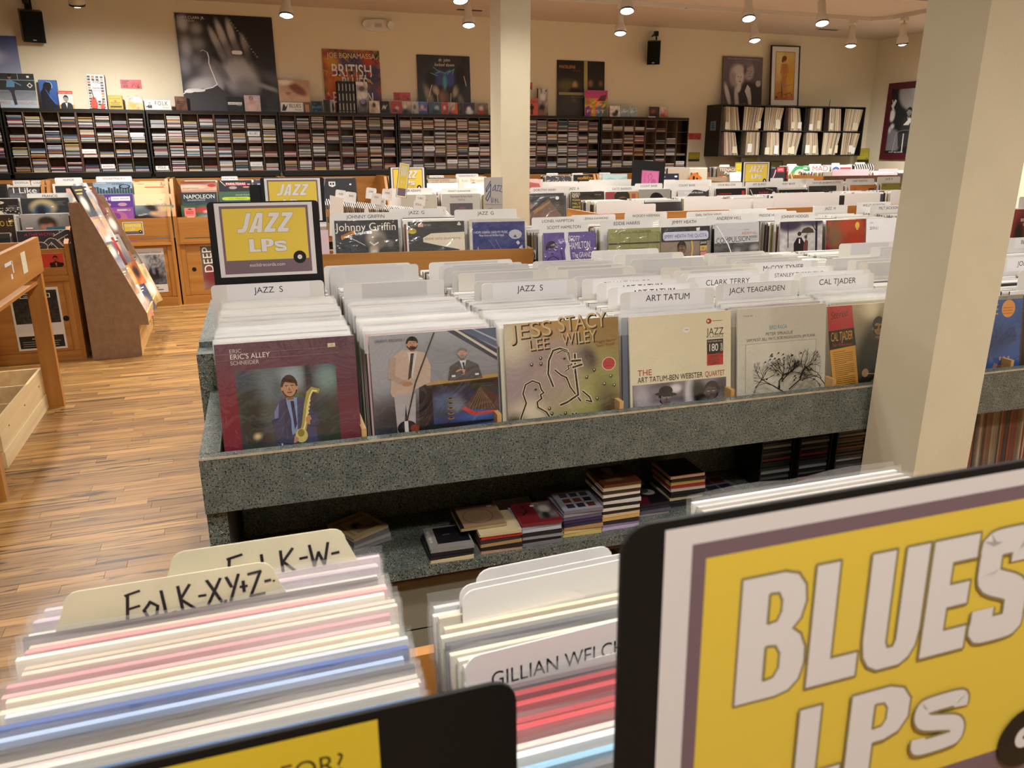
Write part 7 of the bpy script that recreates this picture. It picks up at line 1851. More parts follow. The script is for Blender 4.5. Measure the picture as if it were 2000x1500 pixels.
a = Art('#b9a48c', asp=1.0); a.photo(0, 0, 1, 1, 12, ('#c9a05a', '#a89a90'), [(.3, .3, .25, .2, 0, '#c99a2a', .4), (.6, .7, .3, .2, 0, '#d9d9dc', .6)], .5, 5, 6); a.text('the hills', .08, .75, .08, '#5c3a2a', 'b')
standee('compact_disc', 'silver and gold disc case standing left of the folk plate', 'disc', -.845, -.703, 9.03, .135, a, .0104, lean=4)
a = Art('#d6d6d0', asp=.41); a.frame(.01, .01, .98, .98, .010, '#77777a'); a.text('FOLK', .38, .44, .16, '#2a2a2c', 'b', fit=.52, sp=.18); a.text('1942-2014', .64, .16, .05, '#55555a', 'r', fit=.26); a.ell(.14, .30, .11, .06, '#2a2a2c'); a.ell(.19, .62, .045, .10, '#d6d6d0'); a.ell(.19, .62, .04, .09, '#55555a'); a.face(.19, .60, .03, '#c9c9c4', '#4a4a4c', suit='#2a2a2c')
standee('license_plate', 'white licence plate reading FOLK', 'plate', -.690, -.440, 9.012, .103, a, .003, lean=4, mat='metal')
a = Art('#6d4a3c', asp=1.15); a.photo(0, 0, 1, 1, 8, ('#5c3a30', '#7d5a4c'), [], .5, 3, 5); a.lines(.1, .6, .8, 3, .15, .05, '#4a2c24')
standee('boxed_set', 'small brown box left of the big hand poster base', 'boxed set', -.400, -.290, 9.03, .135, a, .05, lean=0, col='#4a3028', rz=8)
a = Art('#1c1c1e'); a.rect(.06, .46, .88, .18, '#cfcfcc'); a.text('LIVE AT THE', .10, .50, .09, '#1c1c1e', 'x', fit=.80); a.rect(.6, .38, .3, .04, '#8a8a8c')
standee('compact_disc', 'black disc case with one white text strip before the hand poster', 'disc', .095, .255, 9.025, .14, a, .0104, lean=3, col='#1c1c1e')
a = Art('#b9a4a8'); a.photo(0, 0, 1, 1, 14, ('#b59a98', '#b9aab2'), [(.42, .82, .12, .14, 0, '#5c3a30', .4), (.42, .80, .06, .08, 0, '#c99a84', .4), (.45, .5, .16, .16, 30, '#b58a7c', .5), (.45, .2, .25, .25, 0, '#c9aaa4', .5)], .1, 3, 4); a.lines(.6, .82, .3, 2, .1, .03, '#d9c9cc')
standee('compact_disc', 'pink disc case with a seated lady before the hand poster', 'disc', .270, .430, 9.02, .16, a, .012, lean=3)
a = Art('#b08e74'); a.photo(0, .3, 1, .7, 20, ('#c9a88c', '#b8937a'), [(.6, .6, .34, .2, -30, '#7a4a3a', .3), (.2, .9, .25, .12, 0, '#e6d9c9', .6), (.3, .4, .1, .05, 0, '#8d5c46', .5)], .1, 3, 5); a.rect(0, 0, 1, .32, '#7a5a4a'); a.text('ATLANTIC', .30, .335, .035, '#d9b89c', 'b', fit=.4); a.rect(.82, .0, .12, .24, '#c9a48a')
standee('album_sleeve', 'brown album with hands on a guitar behind the blues plate', 'record', .630, .948, 9.05, .325, a, .02, lean=4)
a = Art('#d6d6d2', asp=.41); a.frame(.01, .01, .98, .98, .010, '#77777a'); a.text('BLUES', .36, .46, .15, '#2a2a2c', 'x', fit=.54); a.text('1942-2014', .60, .16, .06, '#3a3a3e', 'r', fit=.3); a.poly([(.04, .1), (.10, .75), (.16, .8), (.22, .5), (.32, .85), (.26, .4), (.20, .1)], '#26262a')
standee('license_plate', 'white licence plate reading BLUES', 'plate', .632, .867, 9.012, .10, a, .003, lean=3, mat='metal')
a = Art('#1a2a34'); a.text('BLUES', .04, .38, .18, '#4aa0d0', 'x', fit=.86); a.text('the', .18, .72, .12, '#3a86b4', 'b'); a.frame(.04, .04, .92, .92, .02, '#3a86b4'); a.text('bar', .3, .12, .12, '#3a86b4', 'b')
standee('tin_sign', 'small black tin sign with blue neon lettering', 'sign', .953, 1.067, 9.015, .116, a, .004, lean=2, mat='blackplastic')
for i, (xa, xb, c, l) in enumerate(((1.080, 1.15, '#2a2c30', 'dark disc case turned half sideways right of the neon tin sign'), (1.155, 1.205, '#a9abae', 'silver spine of a disc set right of the neon tin sign'))):
    a = Art(c); a.photo(0, 0, 1, 1, 8, c, [(.5, .4, .3, .4, 0, '#0f0f10', .5)], .4, i, 4); standee('compact_disc', l, 'disc', xa, xb, 9.02, .131, a, .02, lean=2)
for k in range(5):
    a = Art('#141415', asp=8.0)
    for j in range(3): a.rect(.38, .08 + j * .31, .24, .22, '#b9b9b6')
    a.rect(.2, .01, .6, .03, '#8a8a8c')
    standee('boxed_set', 'black tall boxed set with white spine text, %s of the five' % ORD[k], 'boxed set', 1.236 + k * .0385, 1.236 + k * .0385 + .0365, 9.005, .322, a, .1, col='#141415')
a = Art('#3a3a3e', asp=2.5); a.photo(0, 0, 1, 1, 14, ('#2a2a2c', '#c9c9cc'), [(.5, .78, .3, .1, 0, '#55555a', .5), (.5, .55, .4, .12, 20, '#d9d9dc', .4), (.6, .3, .3, .14, 0, '#26262a', .5)], .6, 4, 8); a.ell(.55, .36, .2, .075, '#7a7ab0'); a.line([(.3, .62), (.55, .44)], .05, '#b9b9c9'); a.rect(0, .9, .5, .1, '#d9d9dc')
standee('boxed_set', 'boxed set with a black and white guitar picture and a lilac tag', 'boxed set', 1.436, 1.562, 9.005, .322, a, .1, col='#26262a')
def thumb(kind, seed):
    rgt = random.Random(seed); a = Art(kind[0]); a.photo(0, 0, 1, 1, 10, (kind[0], kind[1]), [(rgt.uniform(.3, .7), rgt.uniform(.35, .7), .18, .22, 0, kind[2], .4), (rgt.uniform(.3, .7), .2, .3, .2, 0, kind[3], .5)], .35, seed, 6)
    return a
RT = [(1.572, 1.690, ('#cfc4b0', '#d9d0be', '#3a3630', '#a89878'), 'cream disc case with ink drawings'), (1.693, 1.800, ('#141416', '#1c1c1e', '#b9b9bc', '#141416'), 'black disc case with silver script'), (1.818, 1.938, ('#a83a42', '#b0444a', '#e0c9b4', '#4a3a30'), 'red disc case with a pale picture'), (1.944, 2.043, ('#2a2826', '#c9c0b8', '#d9cfc6', '#1c1a1a'), 'black and white disc case of a close-up face'), (2.049, 2.129, ('#8d8f92', '#b9bbbe', '#55575a', '#a9abae'), 'grey flowery disc case'), (2.131, 2.236, ('#33509a', '#5a7ac0', '#d9a9a0', '#3a46a0'), 'blue disc case with pale capitals'), (2.248, 2.391, ('#2f4a5c', '#44687c', '#a9c0cc', '#22343f'), 'teal disc case with a portrait'), (2.397, 2.480, ('#a8444a', '#b8545a', '#d9c0b8', '#9a3a40'), 'plain red disc case'), (2.482, 2.590, ('#26201e', '#c9b8a8', '#d9c9bc', '#c9602a'), 'disc case with a face and an orange band'), (2.600, 2.643, ('#2a2a2c', '#3a3a3e', '#55555a', '#222'), 'dark narrow disc case'), (2.653, 2.792, ('#2f2a4a', '#3f3a66', '#e6e9f0', '#d9dce6'), 'violet disc case with a white glow'), (2.818, 2.958, ('#5c4a48', '#8a7a78', '#c9c4c4', '#b0383e'), 'disc case with two figures in white and red')]
for i, (xa, xb, kind, l) in enumerate(RT):
    a = thumb(kind, 40 + i)
    if i == 5: a.text('LEWIS', .06, .25, .2, '#d9b9b4', 'x', fit=.85)
    if i == 1: a.line([(.2, .3), (.4, .6), (.5, .4), (.8, .7)], .04, '#c9c9cc')
    if i == 8: a.rect(.74, 0, .26, 1, '#c9602a')
    if i == 2: a.frame(0, 0, 1, 1, .12, '#a83a42')
    standee('compact_disc', l + ', left of the middle column', 'disc', xa, xb, 9.02 + .004 * (i % 3), .1305, a, .0104 if i != 10 else .012, lean=5)
a = Art('#c9645a', asp=1.5); a.text('VOCALS', -.18, .74, .19, '#2a1f1f', 'x', fit=1.1); a.fig(.40, .05, .62, '#2a1f1f', '#2a1f1f', '#2a1f1f', '#2a1f1f')
standee('section_card', 'salmon vocals card half hidden by the middle column', 'card', 3.440, 3.572, 9.01, .195, a, .002, lean=2)
a = Art('#3a3638', asp=1.9); a.photo(0, 0, 1, 1, 12, ('#6a5a58', '#b9b5b2'), [(.4, .3, .3, .12, 0, '#2a2426', .5), (.5, .7, .3, .14, 0, '#d9d6d4', .5), (.3, .1, .3, .1, 0, '#8a5c50', .5)], .6, 4, 6); a.ell(.8, .92, .09, .05, '#5a7ab0')
standee('boxed_set', 'black and white boxed set right of the salmon vocals card', 'boxed set', 3.578, 3.705, 9.02, .305, a, .03, lean=2, col='#2a2a2c')
for i, (xa, xb, kind, l) in enumerate(((4.526, 4.664, ('#d9d9d8', '#e0e0de', '#26262a', '#3a3a3c'), 'white disc case with a dark head'), (4.668, 4.786, ('#8fa3ac', '#9fb3bb', '#b9c9cf', '#8fa3ac'), 'left one of two pale blue disc cases'), (4.790, 4.905, ('#8fa3ac', '#9fb3bb', '#b9c9cf', '#8fa3ac'), 'right one of two pale blue disc cases'), (5.068, 5.218, ('#3a2a2c', '#4a3a3c', '#8a4a44', '#2a2022'), 'dark brown disc case left of a lady cover'), (5.222, 5.345, ('#b58a78', '#c9bfb4', '#c98a6a', '#a8484a'), 'disc case with a fair-haired lady'))):
    a = thumb(kind, 70 + i)
    if i in (1, 2): a.line([(.1, .4), (.4, .55), (.6, .45), (.9, .6)], .06, '#d9e3e6')
    standee('compact_disc', l + ', on the half-empty rack', 'disc', xa, xb, 9.02, .127, a, .0104, lean=4)
b = MB(); b.box(-.05, .05, 0, .02, 0, .01); tag(b.build('paper_slip', M['white'], None, (5.10, 8.998, TOPZ)), 'small white paper slip on the front edge of the half-empty rack', 'paper')
b = MB(); b.box(-.1, .1, 0, .07, 0, .006); tag(b.build('paper_strip', M['darkred'], None, (-.12, 9.02, TOPZ)), 'reddish strip lying on the rack before the hand poster', 'paper')
# red and yellow cards on the wall
def red_art(s_=1):
    a = Art('#d2565a', asp=.46); a.frame(.0, .0, 1, 1, .02, '#b8444a'); a.lines(.06, .80, .36, 3, .15, .07, '#5c2024', .3, s_); a.lines(.10, .30, .30, 2, .15, .07, '#5c2024', .2, s_ + 1)
    a.ell(.62, .62, .08, .09, '#5c2024'); a.ell(.62, .62, .065, .07, '#d2565a'); a.ell(.82, .55, .08, .11, '#5c2024'); a.ell(.82, .55, .065, .09, '#d2565a'); a.line([(.52, .2), (.58, .45), (.68, .42), (.72, .2)], .02, '#5c2024'); a.line([(.76, .2), (.82, .38), (.9, .2)], .02, '#5c2024'); a.poly([(.78, .1), (.88, .1), (.84, .3)], '#5c2024')
    return a
def wall_card(label, x0, x1, z0, z1, art, rot=0, y=WALL_Y, cat='card', name='wall_card', round_=.015):
    w, h = x1 - x0, z1 - z0
    b = MB(); b.prism(rrect(-w / 2, w / 2, -h / 2, h / 2, round_), -.003, -.0005, 'y')
    o = tag(b.build(name, M['white'], None, ((x0 + x1) / 2, y, (z0 + z1) / 2), Euler((0, R(rot), 0), 'XYZ')), label, cat)
    a = art; print_on(o, a, w - .006, h - .006, -w / 2 + .003, -h / 2 + .003, -.0031, 2e-4, 'printed_face')
    return o
wall_card('red notice card on the wall above the yellow bluegrass plate', -.900, -.701, 2.075, 2.167, red_art(1))
wall_card('red notice card on the wall left of the dark bearded face poster', 1.873, 2.072, 2.015, 2.107, red_art(3))
wall_card('red notice card on the wall half hidden by the middle column', 3.40, 3.553, 2.167, 2.252, red_art(5))
wall_card('red notice card on the wall right of the half-empty disc rack', 5.731, 5.929, 1.608, 1.694, red_art(7))
def yel(t, asp=.68):
    a = Art('#a89a2f', asp=asp); a.rect(0, 0, 1, .24, '#2a2a1c'); a.text(t, .5, .42, .22, '#c9bd4a', 'x', al='c', fit=.8); vinyl_disc(a, .84, .24, .07); a.frame(0, 0, 1, 1, .02, '#6a621c'); return a
wall_card('dim yellow section sign on the wall below the red card, right of the racks', 5.754, 5.930, 1.334, 1.454, yel('SOUL 45'), round_=.004, cat='sign', name='wall_sign')
a = yel('BLUES', .9); a.text('LPs', .5, .30, .16, '#c9bd4a', 'x', al='c')
standee('section_sign', 'dim yellow sign under the right end of the black record shelf', 'sign', 8.43, 8.645, 9.02, .20, a, .003, z=1.30, lean=5)
standee('section_sign', 'pale framed yellow sign under the left half of the black record shelf', 'sign', 6.50, 6.81, 9.02, .17, (lambda a: (a.rect(.18, 0, .64, 1, '#a89a4a'), vinyl_disc(a, .7, .25, .07), a)[-1])(Art('#b0aca6', asp=.55)), .003, z=1.216, lean=5)
standee('section_sign', 'dark yellow sign just behind the wall bin under the black record shelf', 'sign', 6.873, 7.176, 9.02, .125, (lambda a: (a.rect(.06, .05, .88, .85, '#8f8230'), a)[-1])(Art('#3a361c', asp=.4)), .003, z=1.216, lean=5)
# couple portrait and framed print on the black shelf
SHZ = 2.0352
a = Art('#6a5c68', asp=.96)
a.photo(0, 0, 1, 1, 52, ('#4f4652', '#6d606c'), [(.62, .20, .34, .30, 0, '#1f1d20', .2), (.88, .2, .2, .3, 0, '#26242a', .3), (.70, .12, .05, .24, 10, '#cfc9cc', .3), (.18, .14, .14, .26, 20, '#3a3338', .4),
    (.36, .62, .17, .22, 12, '#b5aaac', .35), (.28, .56, .10, .14, 0, '#9a9094', .5), (.42, .58, .095, .15, -8, '#cfc6c8', .25), (.40, .74, .13, .09, 15, '#c9c0c2', .4), (.66, .70, .12, .17, -8, '#a59a9e', .25), (.60, .84, .12, .06, 10, '#77707a', .4), (.56, .74, .04, .1, 0, '#5a525a', .4), (.40, .36, .06, .10, -20, '#cfc6c8', .3), (.13, .22, .05, .24, 18, '#c9c0c2', .3), (.36, .12, .05, .26, 8, '#c4bbbe', .3), (.90, .46, .06, .06, 0, '#c4b9bc', .3)], .08, 3, 8)
for x, y in ((.385, .60), (.46, .59), (.62, .72), (.71, .71)): a.ell(x, y, .018, .009, '#2a2226')
a.line([(.41, .495), (.455, .50)], .016, '#6a3f48'); a.line([(.64, .60), (.71, .61)], .014, '#6a5358'); a.poly([(.425, .58), (.44, .53), (.41, .535)], '#a3989c'); a.poly([(.665, .70), (.70, .645), (.655, .645)], '#857a7e')
a.poly([(.72, .40), (.76, .36), (.82, .02), (.74, .02)], '#26242a'); a.poly([(.62, .44), (.70, .36), (.68, .06), (.56, .3)], '#cfc9cc')
for k in range(4): a.line([(.84 + k * .03, .44), (.86 + k * .028, .52)], .016, '#b9aeb2')
a.text('TONY BENNETT & DIANA KRALL', .10, .94, .028, '#b9aeb6', 'b', fit=.80); a.text('LOVE IS HERE TO STAY', .30, .895, .018, '#a59aa2', 'r', fit=.42); a.text('with the bill charlap trio', .45, .03, .012, '#b9aeb6', 'r')
standee('poster_board', 'square grey portrait poster of a couple leaning heads on the black record shelf', 'poster', 6.165, 6.775, 9.075, .60, a, .01, z=SHZ, lean=5, col='#4a434a')
fr = thing('framed_print', 'black framed print of a woman on a golden ground, on the black record shelf', 'framed print', (7.095, 9.02, SHZ))
fr.rotation_euler = Euler((R(-5), R(-.6), 0), 'XYZ')
w_, h_ = .455, .755
part('back', M['white'], fr, (-w_ / 2 + .012, w_ / 2 - .012, .004, .016, .012, h_ - .012))
part('frame', M['black'], fr, (-w_ / 2, -w_ / 2 + .012, -.006, .018, 0, h_), (w_ / 2 - .012, w_ / 2, -.006, .018, 0, h_), (-w_ / 2 + .012, w_ / 2 - .012, -.006, .018, 0, .012), (-w_ / 2 + .012, w_ / 2 - .012, -.006, .018, h_ - .012, h_))
a = Art('#c99a4a', asp=1.95)
a.photo(0, 0, 1, 1, 24, ('#b5742c', '#d3b468'), [(.2, .8, .2, .3, 0, '#d9c68a', .7), (.5, .05, .5, .1, 0, '#a85c22', .7), (.8, .4, .2, .3, 0, '#cf9a3a', .7)], .12, 5, 5)
a.poly([(.36, .10), (.34, .45), (.30, .60), (.30, .76), (.62, .76), (.64, .60), (.58, .42), (.56, .06), (.46, .04)], '#b5793f'); a.poly([(.30, .46), (.40, .20), (.42, .06), (.34, .06)], '#6a4a2a'); a.ell(.46, .84, .09, .05, '#b58a5c'); a.ell(.46, .875, .12, .05, '#6d4426'); a.ell(.36, .83, .05, .05, '#6d4426'); a.line([(.62, .74), (.68, .58), (.48, .52)], .07, '#b98a52'); a.line([(.32, .74), (.27, .58), (.44, .50)], .07, '#b98a52')
a.text('KRALL', .55, .86, .11, '#d9c060', 'r', fit=.38); a.line([(.1, .38), (.2, .30), (.35, .36), (.5, .28), (.9, .33)], .02, '#7a7a86'); a.line([(.1, .12), (.3, .16), (.5, .10), (.8, .15), (.9, .08)], .025, '#5c3a1c'); a.ell(.08, .045, .05, .022, '#2a1f14')
print_on(fr, a, .30, .59, -.15, .085, .0039, 2e-4, 'printed_picture'); part('mount_line', M['blackcard'], fr, (-.155, .155, .0032, .00385, .08, .0845), (-.155, .155, .0032, .00385, .6755, .680), (-.155, -.1505, .0032, .00385, .0845, .6755), (.1505, .155, .0032, .00385, .0845, .6755))
b = MB(); b.tube([(0, 0, 0), (.004, 0, .09)], .004, 6); tag(b.build('pen', M['blackplastic'], None, (7.78, 8.95, SHZ + .003)), 'thin black peg standing on the black record shelf', 'peg')
# blue notice on the side of the shelf
o = thing('notice_card', 'blue notice in a clear sleeve on the side of the black record shelf', 'card', (LSX0 - .0005, 8.98, 1.72))
b = MB(); b.box(-.0015, 0, -.06, .06, 0, .115); b.build('card', M['case'], o); b = MB(); b.box(-.003, -.0016, -.045, .045, .012, .10); b.build('page', plain('blue_paper', '#3f86b5', .6), o)
for k in range(3): part('text_line', M['blackcard'], o, (-.0036, -.0031, -.03 + .01 * k, .03 - .006 * k, .03 + k * .024, .04 + k * .024))
# framed drummer print on the right-hand wall
fr = thing('framed_print', 'burgundy framed print of a drummer on the right-hand wall', 'framed print', (WALL_X, 8.83, 1.355))
W_, H_ = .78, .99
part('back', M['blackcard'], fr, (-.012, -.002, -W_ + .06, -.06, .06, H_ - .06))
part('frame', M['darkred'], fr, (-.028, -.001, -W_, -W_ + .075, 0, H_), (-.028, -.001, -.075, 0, 0, H_), (-.028, -.001, -W_ + .075, -.075, 0, .08), (-.028, -.001, -W_ + .075, -.075, H_ - .08, H_))
a = Art('#1f1f20', asp=1.33)
a.photo(0, .04, 1, .96, 40, ('#1c1c1d', '#2a2b2b'), [(.60, .95, .42, .30, 0, '#9a9a99', .12), (.7, 1.0, .2, .12, 0, '#b0b0ae', .5), (.08, .14, .3, .22, 0, '#77777a', .15), (.06, .58, .07, .10, 0, '#d9d9d6', .3), (.10, .40, .05, .04, 0, '#c9c9c6', .5), (.04, .34, .04, .05, 0, '#b9b9b6', .5), (.6, .3, .2, .2, 0, '#2c2c2d', .5)], .2, 6, 7)
a.face(.52, .64, .065, '#8a8a88', '#2a2a2a', suit='#333334', shirt='#b9b9b6', shade='#4a4a48'); a.line([(.02, .84), (.10, .66)], .02, '#c9c9c6'); a.poly([(.0, .75), (.1, .85), (.14, .82), (.06, .68)], '#c9c9c6')
for k in range(5): a.line([(.42 + k * .03, .44), (.56 + k * .02, .54)], .02, '#d9d9d6')
a.ell(.50, .32, .22, .045, '#6a6a6a'); a.ell(.50, .32, .20, .035, '#2a2a2a'); a.poly([(.29, .31), (.34, .10), (.64, .10), (.70, .31)], '#333334'); a.line([(.45, .3), (.46, .02)], .03, '#c9c9c6'); a.line([(.25, .33), (.2, .02)], .012, '#a9a9a6'); a.text('ART BLAKEY', .10, .005, .026, '#d9d9d6', 'b', fit=.4); a.text('1957', .70, .005, .026, '#d9d9d6', 'b')
mb = MB()
for li, polys in enumerate(a.L):
    for P_, c in polys: mb.face([(-.0125 - .0002 * (li + 1), -.078 - px * (W_ - .156), .084 + py * (H_ - .168)) for px, py in P_], 0, c)
mb.build('printed_picture', M['prnm'], fr)
# speakers
def speaker(label, x, z, rz, tilt, w, h, d, off):
    t = thing('wall_speaker', label, 'speaker', (x, 9.14, z), 0)
    b = MB(); b.box(-.03, .03, -.012, .008, -.06, .06); b.build('wall_plate', M['whiteplastic' if off > 0 else 'blackplastic'], t, (.0, 0, .03))
    b = MB(); b.tube([(.0, -.01, .03), (.01, -.06, .05), (.012, -.10, .02), (.012, -.10, -.02)], .011, 8); b.build('bracket', M['blackplastic'], t)
    b = MB(); b.box(-.022, .022, -.13, -.085, .02, .075); b.build('clamp', M['blackplastic'], t)
    b = MB(); b.box(-w / 2, w / 2, -d, 0, -h, 0); c = b.build('cabinet', M['blackplastic'], t, (.012, -.06, -.02), Euler((R(tilt), 0, R(rz)), 'XYZ'))
    b = MB(); b.box(-w / 2 + .006, w / 2 - .006, -d - .008, -d - .0003, -h + .006, -.006); b.build('grille', M['grille'], c)
    b = MB(); b.box(-.014, .014, -d - .0095, -d - .0082, -h + .02, -h + .026); b.build('badge', M['metal'], c)
    return t
speaker('black wall speaker tilted down at the upper left', -1.60, 2.78, 14, 12, .185, .275, .17, 0)
speaker('black wall speaker turned sideways, right of the middle column', 5.12, 2.79, -32, 10, .155, .265, .17, 1)
t = thing('outlet_plate', 'white cable plate on the wall behind the right-hand speaker', 'plate', (4.99, WALL_Y, 2.70))
b = MB(); b.prism(rrect(-.035, .035, -.06, .06, .006), -.006, -.0003, 'y'); b.build('plate', M['whiteplastic'], t)
# emergency light
t = thing('emergency_light', 'white twin-head emergency light on the wall above the swirling poster', 'emergency light', (1.732, WALL_Y, 2.78))
b = MB()
pts = [(x * .165, z * .062) for x, z in ((math.cos(R(k * 15)) * (abs(math.cos(R(k * 15))) ** -.35 if abs(math.cos(R(k * 15))) > .01 else 1), math.sin(R(k * 15))) for k in range(24))]
b.prism(pts, -.045, -.0005, 'y'); b.build('body', M['whiteplastic'], t)
b = MB(); b.prism(rrect(-.04, .04, -.024, .024, .004), -.05, -.0455, 'y'); b.build('cover_plate', M['lampwhite'], t); b = MB(); b.prism(rrect(-.032, .032, -.016, .016, .003), -.0515, -.0502, 'y'); b.build('test_window', M['metal'], t)
for sx in (-1, 1):
    b = MB(); lathe(b, [(.001, .0), (.030, .0), (.040, .02), (.044, .045), (.040, .047), (.02, .03), (.001, .026)], 18)
    hd = b.build('lamp_head', M['whiteplastic'], t, (sx * .122, -.047, .0), Euler((R(90), 0, R(sx * 14)), 'XYZ'))
    b = MB(); lathe(b, [(.001, .043), (.03, .042), (.0395, .0455)], 16); b.build('lens', M['lens'], hd)

# ---------------------------------------------------------------- posters and cards on the cabinets
def stuck(label, x0, x1, z0, z1, y, art, cat='poster', name='wall_poster', round_=.002):
    w, h = x1 - x0, z1 - z0
    b = MB(); b.prism(rrect(-w / 2, w / 2, -h / 2, h / 2, round_), -.0014, -.0002, 'y')
    o = tag(b.build(name, M['white'], None, ((x0 + x1) / 2, y, (z0 + z1) / 2)), label, cat)
    print_on(o, art, w - .002, h - .002, -w / 2 + .001, -h / 2 + .001, -.0015, 1.5e-4, 'printed_face')
    return o
a = Art('#d6d4d0', asp=1.49); a.rect(.04, .30, .92, .66, '#2a2928'); a.photo(.04, .42, .92, .50, 40, ('#2c2b2a', '#1d1c1c'), [], 1.0, 8, 26); a.rect(.04, .30, .92, .13, '#d0ceca'); a.rect(.20, .84, .62, .07, '#d6d4d0'); a.rect(.22, .85, .58, .05, '#1f1e1e'); a.text('GRACE POTTER', .28, .86, .03, '#d9d6d2', 'b', fit=.44)
a.rect(.04, .03, .92, .20, '#1a1919'); a.text('AVAILABLE NOW', .30, .17, .04, '#e6e4e0', 'b', fit=.46); a.lines(.10, .13, .8, 3, .035, .010, '#8a8884', .1)
a.poly([(.46, .32), (.44, .55), (.36, .74), (.30, .80), (.34, .80), (.46, .72), (.58, .72), (.66, .66), (.60, .55), (.58, .32)], '#0e0e0f'); a.ell(.50, .76, .045, .04, '#0e0e0f')
stuck('black and white concert poster on the left cabinet door', -1.530, -1.217, .09, .545, 6.3158, a)
a = Art('#c9402f', asp=.72); a.face(.62, .62, .11, '#b8402f', '#1c1414', suit='#1c1414', shirt='#c9402f', shade='#7a2a22'); a.ell(.42, .24, .10, .13, '#1c1414'); a.ell(.88, .22, .10, .12, '#1c1414'); a.line([(.42, .28), (.62, .42), (.86, .26)], .07, '#1c1414')
stuck('red card with a black biker silhouette on the left cabinet board', -1.284, -1.146, .683, .784, 6.3118, a, 'card', 'wall_card', .012)
a = Art('#cfc9c2', asp=1.62); a.photo(.0, .18, 1, .68, 30, ('#4a4a4e', '#8f8d8c'), [(.5, .25, .4, .12, 0, '#26262a', .5), (.3, .4, .06, .16, 0, '#1f1f22', .4), (.5, .42, .06, .16, 0, '#2a2a2c', .4), (.7, .40, .06, .16, 0, '#1f1f22', .4), (.2, .8, .2, .2, 0, '#b9b5b2', .7)], .7, 8, 18); a.text('freelance whales', .08, .90, .05, '#2a2826', 'r', fit=.84); a.text('diluvia', .30, .10, .07, '#2a2826', 'b', fit=.4); a.rect(.55, .05, .3, .02, '#55524e')
stuck('grey band poster on the soundtrack cabinet door', -.912, -.640, .135, .568, 8.3158, a)
a = Art('#6a5c48', asp=1.6); a.photo(0, 0, 1, 1, 14, ('#8a6a62', '#4a4a38'), [(.4, .3, .4, .2, 0, '#7a2a30', .5)], .5, 3, 5); a.text('DEEP', .38, .38, .30, '#e0ded8', 'x', rot=92, fit=.95)
stuck('dark poster with vertical white letters on the cabinet behind the nearest jazz sign', -.306, -.02, .14, .572, 8.3158, a)
a = Art('#e0ddd4', asp=.66); a.rect(.03, .04, .94, .92, '#6a5866'); a.rect(.06, .28, .88, .64, '#d9b83a'); a.text('SOUNDTRACK', .10, .62, .13, '#e6e2d2', 'x', fit=.80, out=('#7a6a30', 'o')); a.text('LPs', .36, .36, .13, '#e6e2d2', 'x', fit=.24, out=('#7a6a30', 'o')); vinyl_disc(a, .84, .25, .08)
stuck('yellow soundtrack sign on the cabinet board', -.968, -.79, .702, .826, 8.3118, a, 'sign', 'wall_sign')

# ---------------------------------------------------------------- cases on the slanted rack
RK = [ # (step, y along rack, width, height, colours, label)
 (4, .30, .14, .20, ('#55585c', '#2a2b2e'), 'dark clear-sleeved case sticking up at the top of the hardboard rack'), (4, .50, .15, .21, ('#8d9094', '#b9bcbf'), 'silver clear-sleeved case at the top of the hardboard rack'), (4, .74, .15, .20, ('#7a4a40', '#5c3a34'), 'brown-red case at the far top corner of the hardboard rack'),
 (3, .22, .15, .17, ('#c9bfb8', '#b58a80'), 'cream and pink case on the second tier of the hardboard rack'), (3, .45, .15, .18, ('#d9d2c0', '#8a8478'), 'pale case with lettering on the second tier of the hardboard rack'), (3, .78, .17, .19, ('#6a4a40', '#8a6a5c'), 'reddish case at the far end of the second tier'),
 (2, .16, .15, .17, ('#8d8a92', '#5c5c66'), 'grey-blue sleeved case on the middle tier of the hardboard rack'), (2, .36, .13, .18, ('#3a2426', '#b0343a'), 'narrow dark case with red edge on the middle tier'), (2, .56, .16, .18, ('#5c5a60', '#9a8f88'), 'large grey sleeved case on the middle tier, far side'),
 (1, .12, .14, .16, ('#b08a68', '#8a7a68'), 'tan case on the fourth tier of the hardboard rack'), (1, .30, .14, .16, ('#c9a05c', '#b58a4a'), 'golden-brown book on the fourth tier of the hardboard rack'), (1, .56, .18, .22, ('#b5673a', '#7d4a30'), 'orange book standing on the fourth tier of the hardboard rack'), (1, .88, .16, .17, ('#8d8a86', '#6a6660'), 'grey case at the far end of the fourth tier'),
 (0, .12, .16, .20, ('#c97a6a', '#d9c9c4'), 'pink and orange magazine on the bottom tier of the hardboard rack'), (0, .40, .17, .17, ('#55606f', '#3a4a6a'), 'slate blue case on the bottom tier of the hardboard rack'), (0, .72, .22, .26, ('#a8854a', '#c9b48a'), 'thick white-edged book on the bottom tier of the hardboard rack'),
]
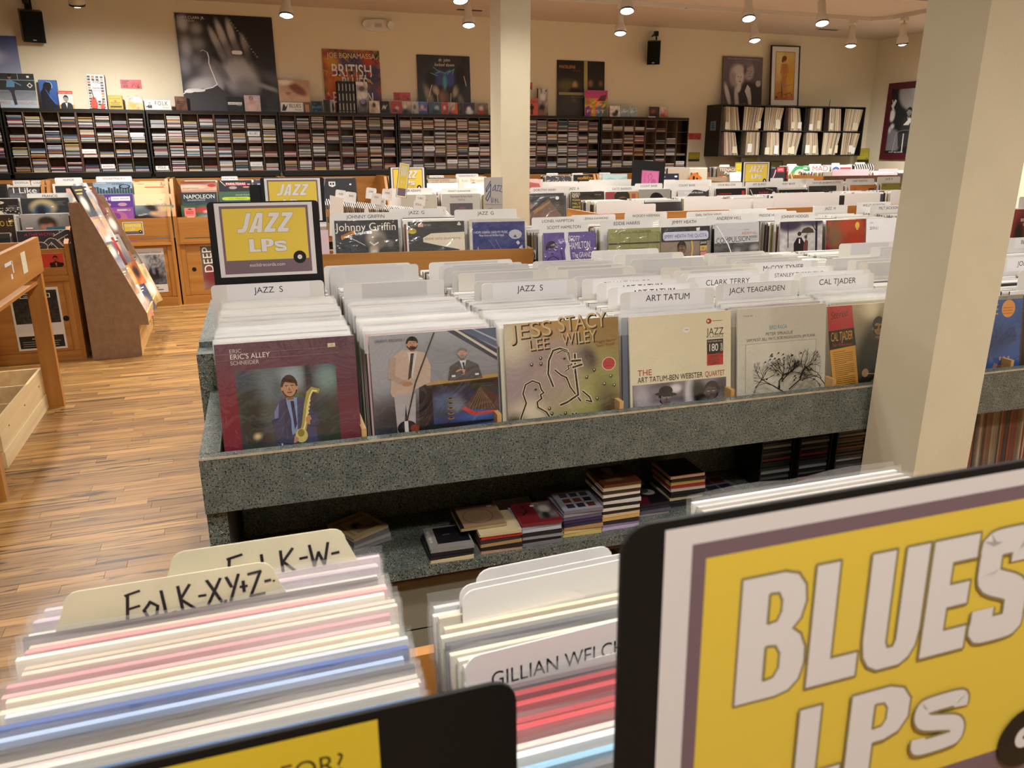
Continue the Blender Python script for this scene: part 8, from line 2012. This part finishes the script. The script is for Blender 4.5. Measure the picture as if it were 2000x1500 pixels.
for i, (st, y, w_, h_, cols, lab) in enumerate(RK):
    xs, zs_ = RACK_STEPS[st]
    h_ *= 1.3; w_ *= 1.15
    th = .045 if 'thick' in lab else .016
    b = MB(); b.box(0, w_, 0, th, 0, h_)
    # local x runs along the rack (world +y), front (local -y) faces world +x
    o = b.build('book' if 'book' in lab or 'magazine' in lab else 'disc_case', M['jacket'], None, (-1.054 + xs - .024, 6.245 + y, zs_ - .002), Euler((R(-21), 0, R(72)), 'XYZ'))
    o.color = (*lin('#d9d6d0' if 'thick' in lab else cols[1]), 1)
    tag(o, lab, 'book' if 'book' in lab else 'case')
    rgx = random.Random(100 + i)
    a = Art(cols[0], asp=h_ / w_); a.photo(0, 0, 1, 1, 12, (cols[0], cols[1]), [(rgx.uniform(.3, .7), rgx.uniform(.3, .7), .25, .2, 0, rgx.choice(('#d9d2c4', '#2a2628', '#c9a07a')), .5)], .4, i, 5); a.lines(.12, .86, .7, 2, .1, .04, rgx.choice(('#e6e2da', '#2a2628', '#c9b060')))
    print_on(o, a, w_ - .002, h_ - .002, .001, .001, 0, 1e-4)
    if 'sleeved' in lab or 'case' in lab:
        b = MB(); b.face([(-.002, -.004, .0), (w_ + .002, -.004, .0), (w_ + .002, -.004, h_ + .012), (-.002, -.004, h_ + .012)]); b.build('plastic_sleeve', M['film'], o)
# small white bagged goods right of the disc racks
t = thing('bag_box', 'grey open box of clear bagged goods right of the disc racks', 'box', (5.45, 7.9, .93), R(2))
part('box', M['kraft'], t, (0, .5, 0, .01, 0, .20), (0, .5, .29, .30, 0, .24), (0, .01, .01, .29, 0, .2), (.49, .5, .01, .29, 0, .2))
for k in range(6):
    b = MB(); b.prism([(-.09, 0), (.09, 0), (.1, .26), (.03, .29), (-.02, .27), (-.08, .28)], -.004, .004, 'y'); tag(b.build('plastic_bag', M['whiteplastic'] if k % 2 else M['case'], None, (5.70 + .035 * (k % 3) + .02 * k, 7.93 + k * .035, .955), Euler((R(-14), 0, R(2)), 'XYZ')), 'shiny clear bag standing in the grey box right of the disc racks', 'bag', 'bags in the grey box')
a = yel('DOO WOP', .5); standee('section_sign', 'yellow tab sign standing behind the shiny clear bags', 'sign', 5.80, 5.98, 8.16, .14, a, .003, z=1.20, lean=4)
b = MB(); b.prism([(0, 0), (.12, 0), (.16, .10), (.06, .16), (-.02, .10)], -.01, .01, 'y'); o = tag(b.build('toy', plain('orange_plastic', '#c9742a', .4), None, (5.30, 8.35, 1.06)), 'orange and black odd piece by the grey box of bags', 'object'); part('stripe', M['blackplastic'], o, (.03, .055, -.0115, .0115, .02, .12), (.08, .1, -.0115, .0115, .02, .10))
tag(stock.build('record_stock', M['stock']), 'all the other records packed in the farther rows, bins and shelves', 'record', kind='stuff')
